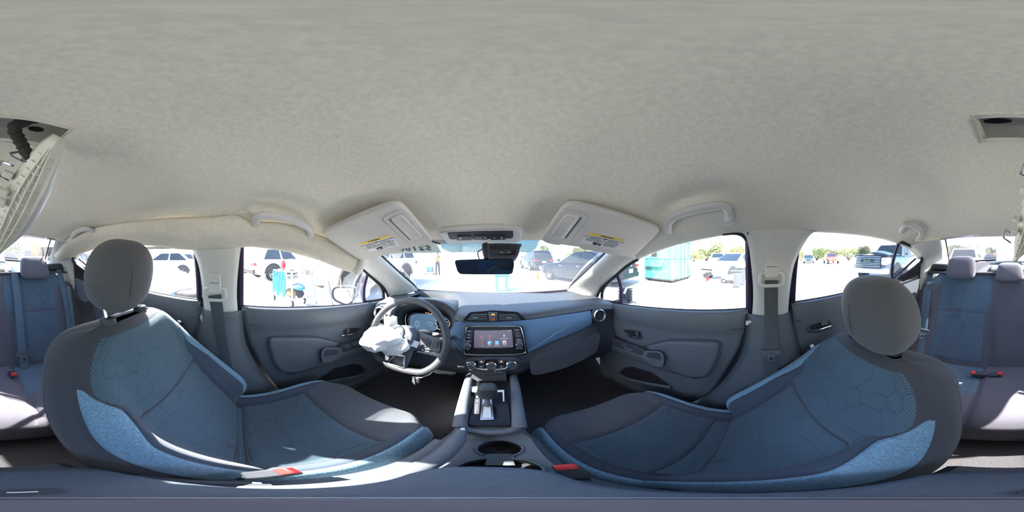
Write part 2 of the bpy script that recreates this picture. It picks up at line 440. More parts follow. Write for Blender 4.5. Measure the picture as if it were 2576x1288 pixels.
# ---------------- A pillars
def strip(e0, e1, bulge, n=24, mid=5):
    """strip between two edge curves, bulging along vector/func"""
    a, c = spl(e0, n), spl(e1, n); rows = []
    for i in range(n):
        r = []
        for k in range(mid+1):
            s = k/mid; bl = bulge(i/(n-1)) if callable(bulge) else V(bulge)
            r.append(a[i].lerp(c[i], s)+bl*sin(s*pi)**.7)
        rows.append(r)
    return rows
WIN_R = [V((.485,.53,.062)), V((.50,.60,.020)), V((.502,.82,-.108)), V((.51,1.0,-.205)), V((.525,1.1,-.262))]
DOOR_A = [V((.588,.50,-.008)), V((.595,.58,-.045)), V((.61,.68,-.1026)), V((.64,.849,-.205)), V((.652,.925,-.30))]
for side, m, lab in (('left', mx, 'light grey front pillar cover beside the steering wheel'), ('right', ident, 'light grey front pillar cover beside the passenger side vent')):
    b = MB(); b.grid(strip([m(p) for p in WIN_R], [m(p) for p in DOOR_A], m(V((XC-.025,-.03,.01)))-m(V((XC,0,0)))))
    o = struct(b.build('trim_1' if side == 'left' else 'trim_2', M['trim_light'], sol=-.006), lab)
    # black seal on the glass side and on the door side
    b = MB(); b.tube([m(p+V((.004,.012,.002))) for p in spl(WIN_R, 24)], .008, 6); b.build('glass_seal', M['rubber'], o)
    b = MB(); b.tube([m(p+V((.012,.0,-.006))) for p in spl(DOOR_A, 24)], .010, 6); b.build('door_seal', M['rubber'], o)
    if side == 'left':   # torn upper end of the cover: clip and foam
        b = MB(); b.box(P(905,660,x=-.56), (.012,.02,.035)); b.box(P(909,648,x=-.555), (.01,.012,.012)); b.build('broken_clip', M['rubber'], o, bevel=.002)
# ---------------- windscreen
def ws(s, t):
    """s 0..1 left-right, t 0 top .. 1 bottom"""
    f = s*2-1
    top = V((XC+f*.515, .545+.075*(1-f*f), .055+.012*(1-f*f))); bot = V((XC+f*.55, 1.10+.10*(1-f*f), -.262-.02*(1-f*f)))
    p = top.lerp(bot, t); p.z += .012*sin(t*pi); return p
b = MB(); b.grid([[ws(j/30, lerp(-.06, 1.03, i/16)) for j in range(31)] for i in range(17)])
W1 = struct(b.build('window_1', M['glass_front']), 'dusty windscreen, its haze also standing in for reflections, with stock number chalked on its top edge', 'window')
b = MB(); b.tube([ws(j/40, 1.0) for j in range(41)], .009, 6); b.build('lower_seal', M['rubber'], W1)
# tinted shade band between the visors, with rounded lower corners and fine slanted print lines
mk_glass('tint_band', tint=(.30,.46,.56), dust_haze=.004)
mk('frit', (.34,.44,.52), .7, var=.05)
b = MB(); rr_ = []
for j in range(9):
    t = lerp(-.03, .148, j/8); c_ = .030*max(0, (t-.09)/.058)**2
    rr_.append([ws(lerp(.305+c_, .685-c_, i/24), t)-V((0,.004,.004)) for i in range(25)])
b.grid(rr_); BND = b.build('shade_band', M['tint_band'], W1, label='pale blue tinted band between the visors')
for i in range(40):
    b = MB(); s0 = .325+.009*i; b.tube([ws(s0-.010, .145)-V((0,.006,.006)), ws(s0+.010, .0)-V((0,.006,.006))], .0003, 4); b.build('print_line', M['frit'], BND)
# reversed chalk number and paper strip on the glass
mk('chalk', (.09,.135,.125), .8, var=.08); mk('chalk_band', (.70,.78,.75), .8, var=.05)
def bar_on_ws(b, s0, t0, s1, t1, wd):
    a, c = ws(s0, t0), ws(s1, t1); d = (c-a).normalized(); nn = (ws(s0+.01,t0)-ws(s0,t0)).cross(ws(s0,t0+.01)-ws(s0,t0)).normalized(); u = d.cross(nn)*wd/2
    off = V((0,-.006,-.005)); e = d*wd*.3
    b.add([a+off-u-e, c+off-u+e, c+off+u+e, a+off+u-e], [(0,1,2,3)])
SEG = {'0': [(0,0,1,0),(1,0,1,1),(1,1,0,1),(0,1,0,0)], '1': [(.5,0,.5,1)], '2': [(0,0,1,0),(1,0,1,.5),(1,.5,0,1),(0,1,1,1)],
       'S': [(1,0,0,0),(0,0,0,.5),(0,.5,1,.5),(1,.5,1,1),(1,1,0,1)], '7': [(0,0,1,0),(1,0,.4,1)], '4': [(.7,0,0,.6),(0,.6,1,.6),(.7,0,.7,1)],
       'C': [(1,.1,.5,0),(.5,0,0,.4),(0,.4,0,.7),(0,.7,.5,1),(.5,1,1,.9)]}
def inv_ws(px, py):
    """(s,t) on the windscreen seen at a pixel"""
    d = D(px, py); best = None
    for i in range(81):
        for j in range(41):
            q = ws(i/80, j/80-.05).normalized(); e = (q-d).length
            if best is None or e < best[0]: best = (e, i/80, j/80-.05)
    return best[1], best[2]
sA, tA = inv_ws(962, 634); sB, tB = inv_ws(1092, 628)
CHALK = (sA, tA, sB, tB)
b = MB(); q = [(sA-.02, tA+.05), (sB+.03, tB+.03), (sB+.03, tB-.12), (sA-.02, tA-.12)]
b.grid([[ws(lerp(sA-.03, sB+.03, i/12), lerp(-.12, lerp(tA, tB, i/12)+.03, j/4))+V((0,-.003,-.002)) for i in range(13)] for j in range(5)])
b.build('chalk_smear', M['chalk_band'], W1)
b = MB(); sS, tS = inv_ws(1105, 617)
b.grid([[ws(sS+lerp(-.028,.018,i/3)+.02*j/3, lerp(-.08,.035,j/3))+V((0,-.008,-.006)) for i in range(4)] for j in range(4)])
st = b.build('windscreen_sticker', M['metal_grey'], W1, sol=.001, label='small grey back of a sticker')
b = MB()
for i in range(4):
    p = ws(sS-.012+.006*i, .0+.01*i)+V((0,-.0095,-.007)); b.box(p, (.010,.002,.006))
b.build('sticker_print', M['plastic_dark'], st)
# ---------------- side windows
BELT = [(-.766,-.157,.655), (-.366,-.19,.66), (-.149,-.2056,.66), (.046,-.228,.66), (.36,-.258,.66), (.683,-.292,.66), (.9,-.312,.655)]
def bz(y): return sinterp([(a, b) for a, b, c in BELT], y) if y > -.766 else lerp(-.157, -.0, (-.766-y)/.25)
def bx(y): return sinterp([(a, c) for a, b, c in BELT], y) if y > -.766 else lerp(.655, .605, (-.766-y)/.25)
def topz(y): return rz(y) if y < .533 else interp([(.533,-.02), (.68,-.1026), (.849,-.205), (.92,-.30)], y)
def topx(y): return rx(y) if y < .533 else interp([(.533,.59), (.68,.61), (.849,.64), (.92,.652)], y)
def side_pt(y, t):
    a = V((bx(y), y, bz(y))); c = V((topx(y), y, topz(y)))
    return a.lerp(c, t)+V((.018*sin(pi*t)+.022, 0, 0))
def side_glass(y0, y1, n=20): return [[side_pt(lerp(y0, y1, i/n), lerp(-.12, 1.06, j/8)) for i in range(n+1)] for j in range(9)]
WLAB = {2: 'front door glass left of the steering wheel', 3: 'front door glass beside the passenger seat', 4: 'rear door glass behind the driver seat', 5: 'rear door glass behind the passenger seat'}
WIN = {}
for k, m, y0, y1 in ((2, mx, .0, .885), (3, ident, .0, .885), (4, mx, -.985, -.165), (5, ident, -.985, -.165)):
    b = MB(); b.grid([[m(p) for p in r] for r in side_glass(y0, y1)])
    o = WIN[k] = struct(b.build('window_%d' % k, M['glass']), 'clear '+WLAB[k], 'window')
    # rubber channel along the belt, frame at both ends, divider bar
    b = MB(); ys = [lerp(y0, y1, i/20) for i in range(21)]
    b.tube([m(side_pt(y, .0)+V((-.014, 0, 0))) for y in ys], .007, 6); b.build('belt_seal', M['rubber'], o)
    if k in (2, 3):
        yd, tw = .672, .010
        b = MB(); b.tube([m(side_pt(yd+.02*(1-t), t)+V((-.006,0,0))) for t in (0,.25,.5,.75,1.02)], .011, 6); b.build('divider_bar', M['rubber_violet'], o)
        b = MB(); b.tube([m(side_pt(.008-.03*sin(pi*t*.5)*0, t)+V((-.010,0,0))) for t in (-.05,.25,.5,.75,1)], .014, 6); b.build('frame_post', M['rubber_violet'], o)
        # rounded upper rear corner of the frame
        b = MB(); pts = [side_pt(.006,.55), side_pt(.008,.80), side_pt(.02,.93), side_pt(.05,.99), side_pt(.10,1.0)]
        b.tube([m(p+V((-.012,0,0))) for p in spl(pts, 12)], .008, 6); b.build('corner_seal', M['rubber'], o)
        b = MB(); b.tube([m(p+V((-.012,0,0))) for p in spl([side_pt(.70,.02), side_pt(.80,.02), side_pt(.865,.06), side_pt(.88,.35), side_pt(.86,.78), side_pt(.80,.94), side_pt(.69,.97)], 26)], .012, 6)
        b.build('quarter_seal', M['rubber'], o)
    else:
        b = MB(); b.tube([m(side_pt(-.178, t)+V((-.012,0,0))) for t in (-.05,.25,.5,.75,1)], .009, 6); b.build('frame_post', M['rubber_violet'], o)
        b = MB(); b.tube([m(side_pt(-.765+.03*(t-.5), t)+V((-.006,0,0))) for t in (-.02,.25,.5,.75,1.02)], .011, 6); b.build('divider_bar', M['rubber_violet'], o)
        b = MB(); b.tube([m(p+V((-.012,0,0))) for p in spl([P(2240,709,x=.662), P(2268,694,x=.645), P(2296,674,x=.62), P(2314,657,x=.602), P(2311,638,x=.588), P(2288,620,x=.58), P(2262,609,x=.575)], 36)], .012, 6)
        b.build('quarter_seal', M['rubber'], o)
# ---------------- B pillars
for side, m in (('left', mx), ('right', ident)):
    e0 = [V((.572,.045,.088)), V((.578,.012,.06)), V((.605,-.005,-.05)), V((.635,-.012,-.16)), V((.647,-.005,-.27))]
    e1 = [V((.572,-.255,.098)), V((.578,-.215,.080)), V((.607,-.165,-.02)), V((.635,-.150,-.14)), V((.647,-.145,-.262))]
    b = MB(); bl = m(V((XC-.022,0,0)))-m(V((XC,0,0)))
    b.grid(strip([m(p) for p in e0], [m(p) for p in e1], lambda t: bl*min(1, .05+t*3.2), 24, 8))
    o = struct(b.build('trim_3' if side == 'left' else 'trim_4', M['trim_light'], sol=-.006), 'light grey centre pillar cover %s' % ('behind the driver door' if side == 'left' else 'behind the passenger door'))
    # stamped recess around the belt guide and small emblem pad
    b = MB(); c = m(V((.592,-.085,-.02)))
    q = [m(V((.590-.03*(a), y, z))) for y, z, a in ((-.12,.02,-.1), (-.06,.02,-.1), (-.055,-.13,-.75), (-.115,-.13,-.75))]
    if side == 'left':
        b.prism(rnd([m(p) for p in (V((.575,-.115,.055)), V((.575,-.065,.055)), V((.610,-.05,-.11)), V((.610,-.11,-.11)))], .02), bl*.12); b.build('guide_recess', M['trim_light'], o, bevel=.002)
    else:
        b.prism(rnd([m(p) for p in (P(1931,601,x=.558), P(1964,601,x=.558), P(1964,615,x=.562), P(1931,615,x=.562))], .01), bl*.1); b.build('emblem_pad', M['trim_light'], o, bevel=.001)
    b = MB(); b.grid([[m(side_pt(y, t)+V((.012,0,0))) for y in (-.195,-.15,-.10,-.05,.014)] for t in (-.12,.1,.3,.5,.7,.9,1.06)]); b.build('outer_post', M['rubber'], o, sol=.004)
    # lower cover, dark
    f0 = [V((.640,.012,-.235)), V((.632,.03,-.40)), V((.64,.10,-.60)), V((.655,.19,-.80)), V((.665,.24,-.92))]
    f1 = [V((.640,-.155,-.235)), V((.632,-.19,-.40)), V((.635,-.22,-.60)), V((.65,-.24,-.80)), V((.665,-.25,-.92))]
    b = MB(); b.grid(strip([m(p) for p in f0], [m(p) for p in f1], lambda t: bl*(1.6+1.2*sin(pi*t)), 24, 8))
    lw = struct(b.build('trim_5' if side == 'left' else 'trim_6', M['plastic'], sol=-.005), 'dark lower pillar cover by the %s seat' % ('driver' if side == 'left' else 'passenger'))
    if side == 'right':
        b = MB(); p = P(1893,809,x=.63)
        b.box(p, (.012,.03,.012)); b.box(p+V((0,.02,-.006)), (.01,.012,.018)); b.box(p+V((0,-.018,-.004)), (.01,.014,.012)); b.build('broken_clip', M['trim_light'], lw, bevel=.002, label='chipped pale clip at the cover joint')
# ---------------- rear window and C pillars
def rw(s, t):
    f = s*2-1
    top = V((XC+f*.41, -.905-.05*(1-f*f), .095+.028*(1-f*f))); bot = V((XC+f*.60, -1.45-.10*(1-f*f), -.085+.05*(1-f*f)))
    p = top.lerp(bot, t); p.z += .01*sin(pi*t); return p
b = MB(); b.grid([[rw(j/24, lerp(-.05, 1.04, i/12)) for j in range(25)] for i in range(13)])
W6 = struct(b.build('window_6', M['glass']), 'rear window above the parcel shelf', 'window')
b = MB(); b.tube([rw(j/24, 1.0) for j in range(25)], .008, 6); b.build('lower_seal', M['rubber'], W6)
for s in (0.035, .965):
    b = MB(); b.tube([rw(s, t) for t in (.0,.3,.6,.9)], .005, 6); b.build('edge_seal', M['rubber'], W6)
for side, m in (('left', mx), ('right', ident)):
    f = 1
    e0 = [rw(1, -.03), rw(1, .3), rw(1, .65), rw(1, 1.05)]
    e1 = [V((.574,-.83,.062)), V((.587,-.985,.0)), V((.605,-1.03,-.06)), V((.635,-1.06,-.26))]
    b = MB(); b.grid(strip([m(p) for p in e0], [m(p) for p in e1], m(V((XC-.02,.015,.006)))-m(V((XC,0,0))), 24, 6))
    struct(b.build('trim_7' if side == 'left' else 'trim_8', M['trim_light'], sol=-.006), 'pale rear roof pillar cover at the %s rear corner' % ('driver side' if side == 'left' else 'passenger side'))
# ---------------- floor and lower body
b = MB()
b.loft([[(-.72,1.15,-.62), (-.02,1.15,-.60), (.68,1.15,-.62)], [(-.72,.95,-.86), (-.02,.95,-.80), (.68,.95,-.86)], [(-.70,.75,-.945), (-.02,.75,-.84), (.66,.75,-.945)], [(-.70,.4,-.955), (-.02,.4,-.84), (.66,.4,-.955)], [(-.70,-.2,-.955), (-.02,-.2,-.84), (.66,-.2,-.955)], [(-.70,-.6,-.95), (-.02,-.6,-.86), (.66,-.6,-.95)], [(-.70,-1.2,-.95), (-.02,-1.2,-.9), (.66,-1.2,-.95)]], 30, 40)
struct(b.build('floor', M['carpet']), 'black dusty cabin carpet strewn with crumbs', 'floor')
# body side behind the trims, closes the cabin below the windows
for side, m in (('left', mx), ('right', ident)):
    b = MB(); rows = []
    for i in range(31):
        y = lerp(1.2, -1.35, i/30)
        rows.append([m(V((.70, y, min(-.02, bz(max(min(y, .9), -.9))-.012)))), m(V((.715, y, -.5))), m(V((.70, y, -.97)))])
    b.grid(rows); struct(b.build('wall_left' if side == 'left' else 'wall_right', M['plastic_dark'], sol=.01), 'painted body side behind the %s doors' % side)
    # door sill step
    b = MB(); b.tube([m(V((.655, y, -.93))) for y in (.75,.5,.25,0,-.3,-.7)], .03, 8); 
    struct(b.build('trim_9' if side == 'left' else 'trim_10', M['plastic_dark']), 'dark door sill strip by the %s front seat' % ('driver' if side == 'left' else 'passenger'))
b = MB(); b.grid([[(x, 1.22, z) for x in (-.8,-.4,0,.4,.76)] for z in (-.28,-.45,-.62,-.95)]); struct(b.build('wall_front', M['plastic_dark'], sol=.01), 'dark bulkhead ahead of the dashboard')
b = MB(); b.grid([[(x, -1.3, z) for x in (-.8,-.4,0,.4,.76)] for z in (-.18,-.45,-.62,-.97)]); struct(b.build('wall_rear', M['plastic_dark'], sol=.01), 'dark bulkhead behind the rear seat')
# parcel shelf
b = MB(); b.loft([[(-.64,-1.10,-.135), (-.02,-1.10,-.125), (.60,-1.10,-.135)], [(-.64,-1.3,-.105), (-.02,-1.33,-.085), (.60,-1.3,-.105)], [(-.64,-1.5,-.10), (-.02,-1.6,-.06), (.60,-1.5,-.10)]], 20, 14)
mk('felt', (.12,.118,.122), 1, var=.35, vs_=260, bump=.9, bs=500, spec=.05)
SHELF = struct(b.build('trim_11', M['felt'], sol=.012), 'fuzzy grey parcel shelf under the rear window', 'shelf')
b = MB(); b.loft([[(-.16,-1.115,-.118), (.12,-1.115,-.118)], [(-.16,-1.14,-.088), (.12,-1.14,-.088)], [(-.16,-1.24,-.078), (.12,-1.24,-.078)], [(-.16,-1.3,-.10), (.12,-1.3,-.10)]], 12, 14)
b.build('shelf_pad', M['felt'], SHELF, sol=-.01)
for m in (mx, ident):
    b = MB(); b.box(m(V((.50,-1.16,-.085))), (.15,.07,.05)); b.build('belt_housing', M['plastic_dark'], SHELF, bevel=.015, seg=3)
# outer roof skin keeps daylight out of the cavity
b = MB(); b.grid([[roof(-1+2*j/20, lerp(.62, -.98, i/20))+V(((-1+2*j/20)*.03, 0, .05)) for j in range(21)] for i in range(21)])
b.build('roof_skin', M['metal_grey'], ceiling, sol=.01)
def text(s, o, xd, yd, size, mat, parent, name='lettering', ext=.0003, align='CENTER', mirror=False, bold=0):
    cu = bpy.data.curves.new(name, 'FONT'); cu.body = s; cu.size = size; cu.align_x = align; cu.align_y = 'CENTER'; cu.extrude = ext; cu.resolution_u = 2; cu.offset = bold
    ob = bpy.data.objects.new(name, cu)
    X = V(xd).normalized(); Z = X.cross(V(yd)).normalized(); Y = Z.cross(X)
    if mirror: X = -X
    Mx = Matrix((X, Y, Z)).transposed().to_4x4()
    COL.objects.link(ob); cu.materials.append(mat)
    # turn into a mesh so that it stays cheap
    dg = bpy.context.evaluated_depsgraph_get(); me = bpy.data.meshes.new_from_object(ob.evaluated_get(dg))
    bpy.data.objects.remove(ob); me.transform(Mx)
    off = OFF.get(parent.name, V()) if parent else V()
    me.transform(Matrix.Translation(V(o)-off))
    ob = bpy.data.objects.new(name, me); COL.objects.link(ob); ob.parent = parent
    OFF[ob.name] = off
    return ob
# stock number written on the outside of the windscreen, seen mirrored from inside
n_ch = 8
for i, ch in enumerate('5210004C'[::-1]):
    sc_ = lerp(CHALK[0], CHALK[2], (i+.5)/n_ch); tc_ = lerp(CHALK[1], CHALK[3], (i+.5)/n_ch)-.035
    du = (ws(sc_+.01, tc_)-ws(sc_-.01, tc_)).normalized(); dv = (ws(sc_, tc_-.02)-ws(sc_, tc_+.02)).normalized()
    text(ch, ws(sc_, tc_)-V((0,.004,.004)), -du, dv, .052, M['chalk'], W1, name='chalk_digit', bold=.0012)
# ================================================================ DASHBOARD
FN = V((0, 1, -.35)); FC = .825; FO = V((0, -1, .35)).normalized()
def F(px, py, out=0.0):
    d = D(px, py); return d*(FC/d.dot(FN))+FO*out
def Fp(pts, out=0.0): return [F(a, b_, out) for a, b_ in pts]
DASH = thing('dashboard', 'dark grey dashboard with blue fascia and centre touch screen', 'dashboard', (XC, .8, -.6))
R4 = [V((-.655,.72,-.33)), V((-.62,.72,-.32))]+Fp([(985,797)])+[P(1003,792,y=.97), P(1060,790,y=1.0), P(1128,790,y=.97)]+Fp([(1158,808), (1240,806), (1320,804), (1400,793), (1481,780)])+[V((.56,.70,-.305)), V((.635,.70,-.32))]
def fx(pt, y, z): return V((pt.x*1.0, y, z))
R2 = [p+V((0,.03,.030)) for p in R4]
xs = [p.x for p in R4]
def base_y(x): u = (x-XC)/.64; return 1.205-.16*u*u
R1 = [V((x, lerp(R2[i].y, base_y(x), .35), -.262-.02*abs((x-XC)/.64)**3)) for i, x in enumerate(xs)]
R0 = [V((x, base_y(x), -.280-.01*abs((x-XC)/.64)**3)) for x in xs]
b = MB(); b.loft([R0, [a.lerp(c, .5)+V((0,0,.006)) for a, c in zip(R0, R1)], R1, R2, [p+V((0,.006,.012)) for p in R4], R4], 60, 30)
TOP = b.build('top_pad', M['dash_top'], DASH, sol=.004, ang=50)
# body behind and below the fascia
Bt = [V((-.655,.73,-.335)), V((-.62,.73,-.325))]+[p+V((0,.012,.004)) for p in Fp([(985,800)])]+[P(1003,838,y=.80), P(1060,846,y=.79), P(1128,842,y=.79)]+[p+V((0,.012,.004)) for p in Fp([(1158,808), (1240,806), (1320,804), (1400,793), (1481,780)])]+[V((.56,.712,-.305)), V((.635,.712,-.32))]
R5 = [V((-.655,.71,-.47)), V((-.61,.71,-.47))]+Fp([(980,858), (1005,864), (1060,875), (1135,878), (1172,890), (1240,897), (1306,894), (1390,858), (1485,818)])+[V((.57,.70,-.43)), V((.635,.70,-.42))]
R5b = [p-FO*.012 for p in R5]
R6 = [V((p.x, p.y-.0, p.z-.12)) for p in R5]; R6[-3:] = [V((p.x, p.y-.0, p.z-.17)) for p in R5[-3:]]
R7 = [V((p.x, .80, -.70)) for p in R5]; R8 = [V((p.x, 1.05, -.72)) for p in R5]
b = MB(); b.loft([Bt, R5b, [a.lerp(c, .5)-V((0,.015,0)) for a, c in zip(R5, R6)], R6, R7, R8], 60, 36)
BODY = b.build('lower_panel', M['plastic_dark'], DASH, ang=60)
# blue fascia
def fas(top, bot, nu, nv, out=.006, bul=.012):
    a, c = spl(Fp(top, out), nu), spl(Fp(bot, out), nu)
    return [[a[j].lerp(c[j], i/nv)+FO*bul*sin(pi*i/nv) for j in range(nu)] for i in range(nv+1)]
b = MB(); b.grid(fas([(1148,809), (1180,809), (1240,807), (1320,805), (1400,794), (1484,781)], [(1128,848), (1172,890), (1240,897), (1306,894), (1392,858), (1487,817)], 50, 12))
b.build('fascia_panel', M['fascia'], DASH, sol=-.006, bevel=.002, label='blue soft fascia panel with stitched seam')
b = MB(); b.tube([F(x, y, .016) for x, y in ((1308,888), (1350,868), (1395,838), (1440,814), (1480,801))], .0022, 5); b.build('seam', M['melange'], DASH)
b = MB(); b.tube([F(x, y, .014) for x, y in ((1132,846), (1150,864), (1168,886))], .0022, 5); b.build('seam', M['melange'], DASH)
b = MB(); b.grid(fas([(968,790), (985,792), (1000,797)], [(975,838), (992,836), (1010,838)], 8, 6)); b.build('side_fascia', M['white_plastic'], DASH, sol=-.006, label='pale fascia piece beside the driver vent')
# centre vents
def plate(pts, out, th, mat, name, parent, r=.004, bev=.0015, rn=4, **k):
    b = MB(); b.prism(rnd(Fp(pts, out), r, rn), FO*th); return b.build(name, mat, parent, bevel=bev, **k)
VH = plate([(1166,806), (1184,785), (1240,780.5), (1300,784), (1321,803), (1240,809)], .018, .012, M['gloss_black'], 'vent_housing', DASH, r=.01, label='black trapezoid centre vent surround')
for pts, name in (([(1180,801), (1192,789), (1226,787), (1227,806), (1180,804)], 0), ([(1254,787), (1294,789), (1309,802), (1254,806)], 1)):
    plate(pts, .0305, .001, M['rubber'], 'vent_opening', VH, r=.003, bev=0)
for k in range(3):
    y = 791+5*k
    for x0, x1 in ((1183-k*3+4, 1227), (1254, 1297+k*4)):
        b = MB(); b.tube([F(x0, y+1, .036), F(x1, y-(.5 if x0 < 1240 else -.5), .036)], .0022, 6); b.build('louvre', M['plastic_soft'], VH)
for x in (1199, 1279):
    plate([(x-8,796), (x+8,796), (x+6,801), (x-6,801)], .036, .006, M['plastic'], 'vent_tab', VH, r=.003)
HZ = plate([(1229,785), (1252,785), (1250,806), (1232,806)], .03, .010, M['plastic'], 'hazard_housing', DASH, r=.003, label='grey switch block between the centre vents')
plate([(1232,787), (1249,787), (1248,795), (1233,795)], .04, .002, M['plastic_dark'], 'airbag_lamp', HZ, r=.001, bev=.0005)
plate([(1234,797), (1248,797), (1247,804), (1235,804)], .04, .003, M['plastic_dark'], 'hazard_button', HZ, r=.001, bev=.0005)
plate([(1236,789.5), (1240,789.5), (1243,788.6), (1246,791.5), (1236,791.5)], .0425, .0004, M['orange_lit'], 'airbag_symbol', HZ, r=.0005, bev=0)
text('PASS AIR BAG OFF', F(1240.5,793.3,.0426), (1,0,0), (0,.35,1), .0026, M['print_white'], HZ)
mk('red_lit', (.6,.03,.03), .4, emis=(.9,.06,.05), es=.4)
b = MB(); tri = Fp([(1241,798), (1244.5,803), (1237.5,803)], .0435); b.tube(tri, .0008, 5, closed=True); b.build('hazard_symbol', M['red_lit'], HZ)
# side vents: right one and the left one behind the wheel
for px, py, rr, nm in ((1506,793,.030,'right'), (958,788,.034,'left')):
    c = P(px, py, y=.69 if nm == 'right' else .70); ax = (V((-.12 if nm == 'right' else .12, -1, .15)) ).normalized()
    b = MB(); b.lathe([(rr*1.30,-.02), (rr*1.34,.004), (rr*1.28,.010), (rr*1.22,.006), (rr*1.2,-.02)], c, ax, 28)
    v_ = b.build('side_vent_collar', M['plastic_dark'], DASH, label='dark round vent collar at the %s end' % ('passenger' if nm == 'right' else 'driver'))
    b = MB(); b.lathe([(rr*1.2,-.01), (rr*1.2,.012), (rr*1.05,.018), (rr*.86,.008), (rr*.84,-.012)], c, ax, 32); b.build('bezel', M['satin'], v_, label='satin silver vent ring')
    b = MB(); b.lathe([(0,-.012), (rr*.86,-.010)], c, ax, 24); b.build('vent_opening', M['rubber'], v_)
    for k in (-2,-1,0,1,2):
        b = MB(); h = math.sqrt(max(.05, .86**2-(k*.28)**2))*rr; u = V((cos(rad(65)),0,sin(rad(65)))); n_ = V((-u.z,0,u.x))
        b.box(c+n_*k*.28*rr-ax*.0, (.0028, .012, 2*h*.97), Matrix.Rotation(rad(25), 3, 'Y')); b.build('louvre', M['plastic_dark'], v_)
# defroster grille on the pad
for k in range(5):
    b = MB(); p = P(1462+k*5.4, 755+k*1.0, z=-.276); b.box(p, (.008,.05-.004*k,.004), Matrix.Rotation(rad(28), 3, 'Z')); b.build('defroster_slot', M['rubber'], TOP)
# glove box
gp = [(1330,905), (1352,890), (1500,836), (1509,842), (1500,885), (1420,925), (1335,945)]
def G(px, py, out=0): return F(px, py, out)
b = MB(); b.prism(rnd([G(x, y, .006) for x, y in gp], .03, 5), FO*.004); GL = b.build('glove_box_door', M['plastic_dark'], DASH, bevel=.003, label='dark glove box lid with recessed latch')
b = MB(); b.prism(rnd([G(x, y, .0095) for x, y in ((1400,893), (1434,881), (1434,886), (1402,897))], .002), FO*.003); b.build('latch', M['plastic_dark'], GL, bevel=.001)
# ---------------- head unit
HU = plate([(1166,889), (1172,823), (1178,818), (1308,818), (1314,823), (1325,884), (1318,889), (1245,891)], .014, .014, M['gloss_black'], 'head_unit', DASH, r=.012, label='gloss black touch screen unit with side buttons')
b = MB(); b.tube(chk(Fp([(1168.5,886), (1174,824), (1181,819.5), (1240,818.7), (1303,819.5), (1310,824), (1321.5,882), (1313,886.5), (1243,888.5), (1176,887.5)], .029), 2), .0022, 6, closed=True); b.build('chrome_rim', M['chrome'], HU, label='thin bright rim')
SCN = plate([(1194,871.5), (1195.5,829), (1286,827.5), (1289.5,870)], .0285, .0015, M['screen'], 'touch_screen', HU, r=.002, bev=0, label='lit touch screen showing menu icons')
mk('icon_blue', (.08,.25,.38), .5, emis=(.10,.30,.45), es=.35); mk('icon_red', (.45,.12,.12), .5, emis=(.5,.15,.13), es=.35); mk('icon_grey', (.25,.25,.3), .5, emis=(.25,.25,.3), es=.3); mk('icon_white', (.7,.7,.75), .5, emis=(.7,.7,.75), es=.3)
XD = (1,0,0); YD = (0,.35,1)
for x, y, mt, lt in ((1214,844,'icon_red','AM'), (1232,843,'icon_red','FM'), (1267,842,None,'Bluetooth Audio'), (1214,859,'icon_red','Info'), (1232,859,'icon_blue','Phone'), (1250,859,'icon_blue','Connections'), (1268,858,'icon_grey','Settings')):
    if y > 850: plate([(x-4.6,y-4.6), (x+4.6,y-4.6), (x+4.8,y+4.6), (x-4.8,y+4.6)], .0301, .0005, M[mt], 'screen_icon', SCN, r=.001, bev=0) if mt != 'icon_red' else None
    text(lt, F(x, y+6.6, .0305), XD, YD, .0042, M['icon_white'], SCN)
    if lt in ('AM', 'FM'):
        b = MB()
        for dx in (-3.4,-1.9,1.9,3.4): b.tube([F(x+dx, y-2, .0306), F(x+dx*1.15, y, .0306), F(x+dx, y+2, .0306)], .0007, 4)
        b.tube([F(x, y-1, .0306), F(x, y+2.5, .0306)], .0008, 4); b.build('screen_icon', M['icon_red'], SCN)
    if lt == 'Bluetooth Audio':
        b = MB(); b.tube([F(x+a, y+c, .0306) for a, c in ((-1.6,-1.6), (1.6,1.5), (0,3.2), (0,-3.4), (1.6,-1.6), (-1.6,1.5))], .0007, 4); b.build('screen_icon', M['icon_white'], SCN)
    if lt == 'Info':
        b = MB(); b.tube([F(x+a, y+c, .0306) for a, c in ((-2,3), (0,0), (2,3))], .0007, 4); b.tube([F(x, y-4, .0306), F(x, y, .0306)], .0009, 4); b.build('screen_icon', M['icon_red'], SCN)
    if lt == 'Phone':
        b = MB(); b.tube([F(x+a, y+c, .031) for a, c in ((-2.5,2.6), (-1.6,0), (.4,-1.8), (2.6,-2.4))], .0011, 5); b.build('screen_icon', M['icon_white'], SCN)
    if lt == 'Connections':
        b = MB(); b.tube([F(x+a, y+c, .031) for a, c in ((-1.8,-2.6), (1.2,-2.6), (1.2,2.4), (-1.8,2.4))], .0007, 4, closed=True); b.build('screen_icon', M['icon_white'], SCN)
    if lt == 'Settings':
        b = MB(); c = F(x, y, .031); b.tube([c+V((cos(t*pi/5),0,sin(t*pi/5)))*.006 for t in range(10)], .0012, 4, closed=True); b.build('screen_icon', M['icon_white'], SCN)
text('2:32', F(1279,831,.0305), XD, YD, .005, M['icon_white'], SCN)
for k, (lt, y) in enumerate((('MENU',832), ('\u260e',840), ('MAP',847), ('AUDIO',856))):
    x = 1183.5-k*.8; plate([(x-8,y-3), (x+8,y-3.2), (x+7.6,y+3), (x-8.3,y+3)], .028, .003, M['plastic_dark'], 'unit_button', HU, r=.001, bev=.0006)
    text(lt if k != 1 else 'TEL', F(x, y, .0313), XD, YD, .0055, M['print_white'], HU)
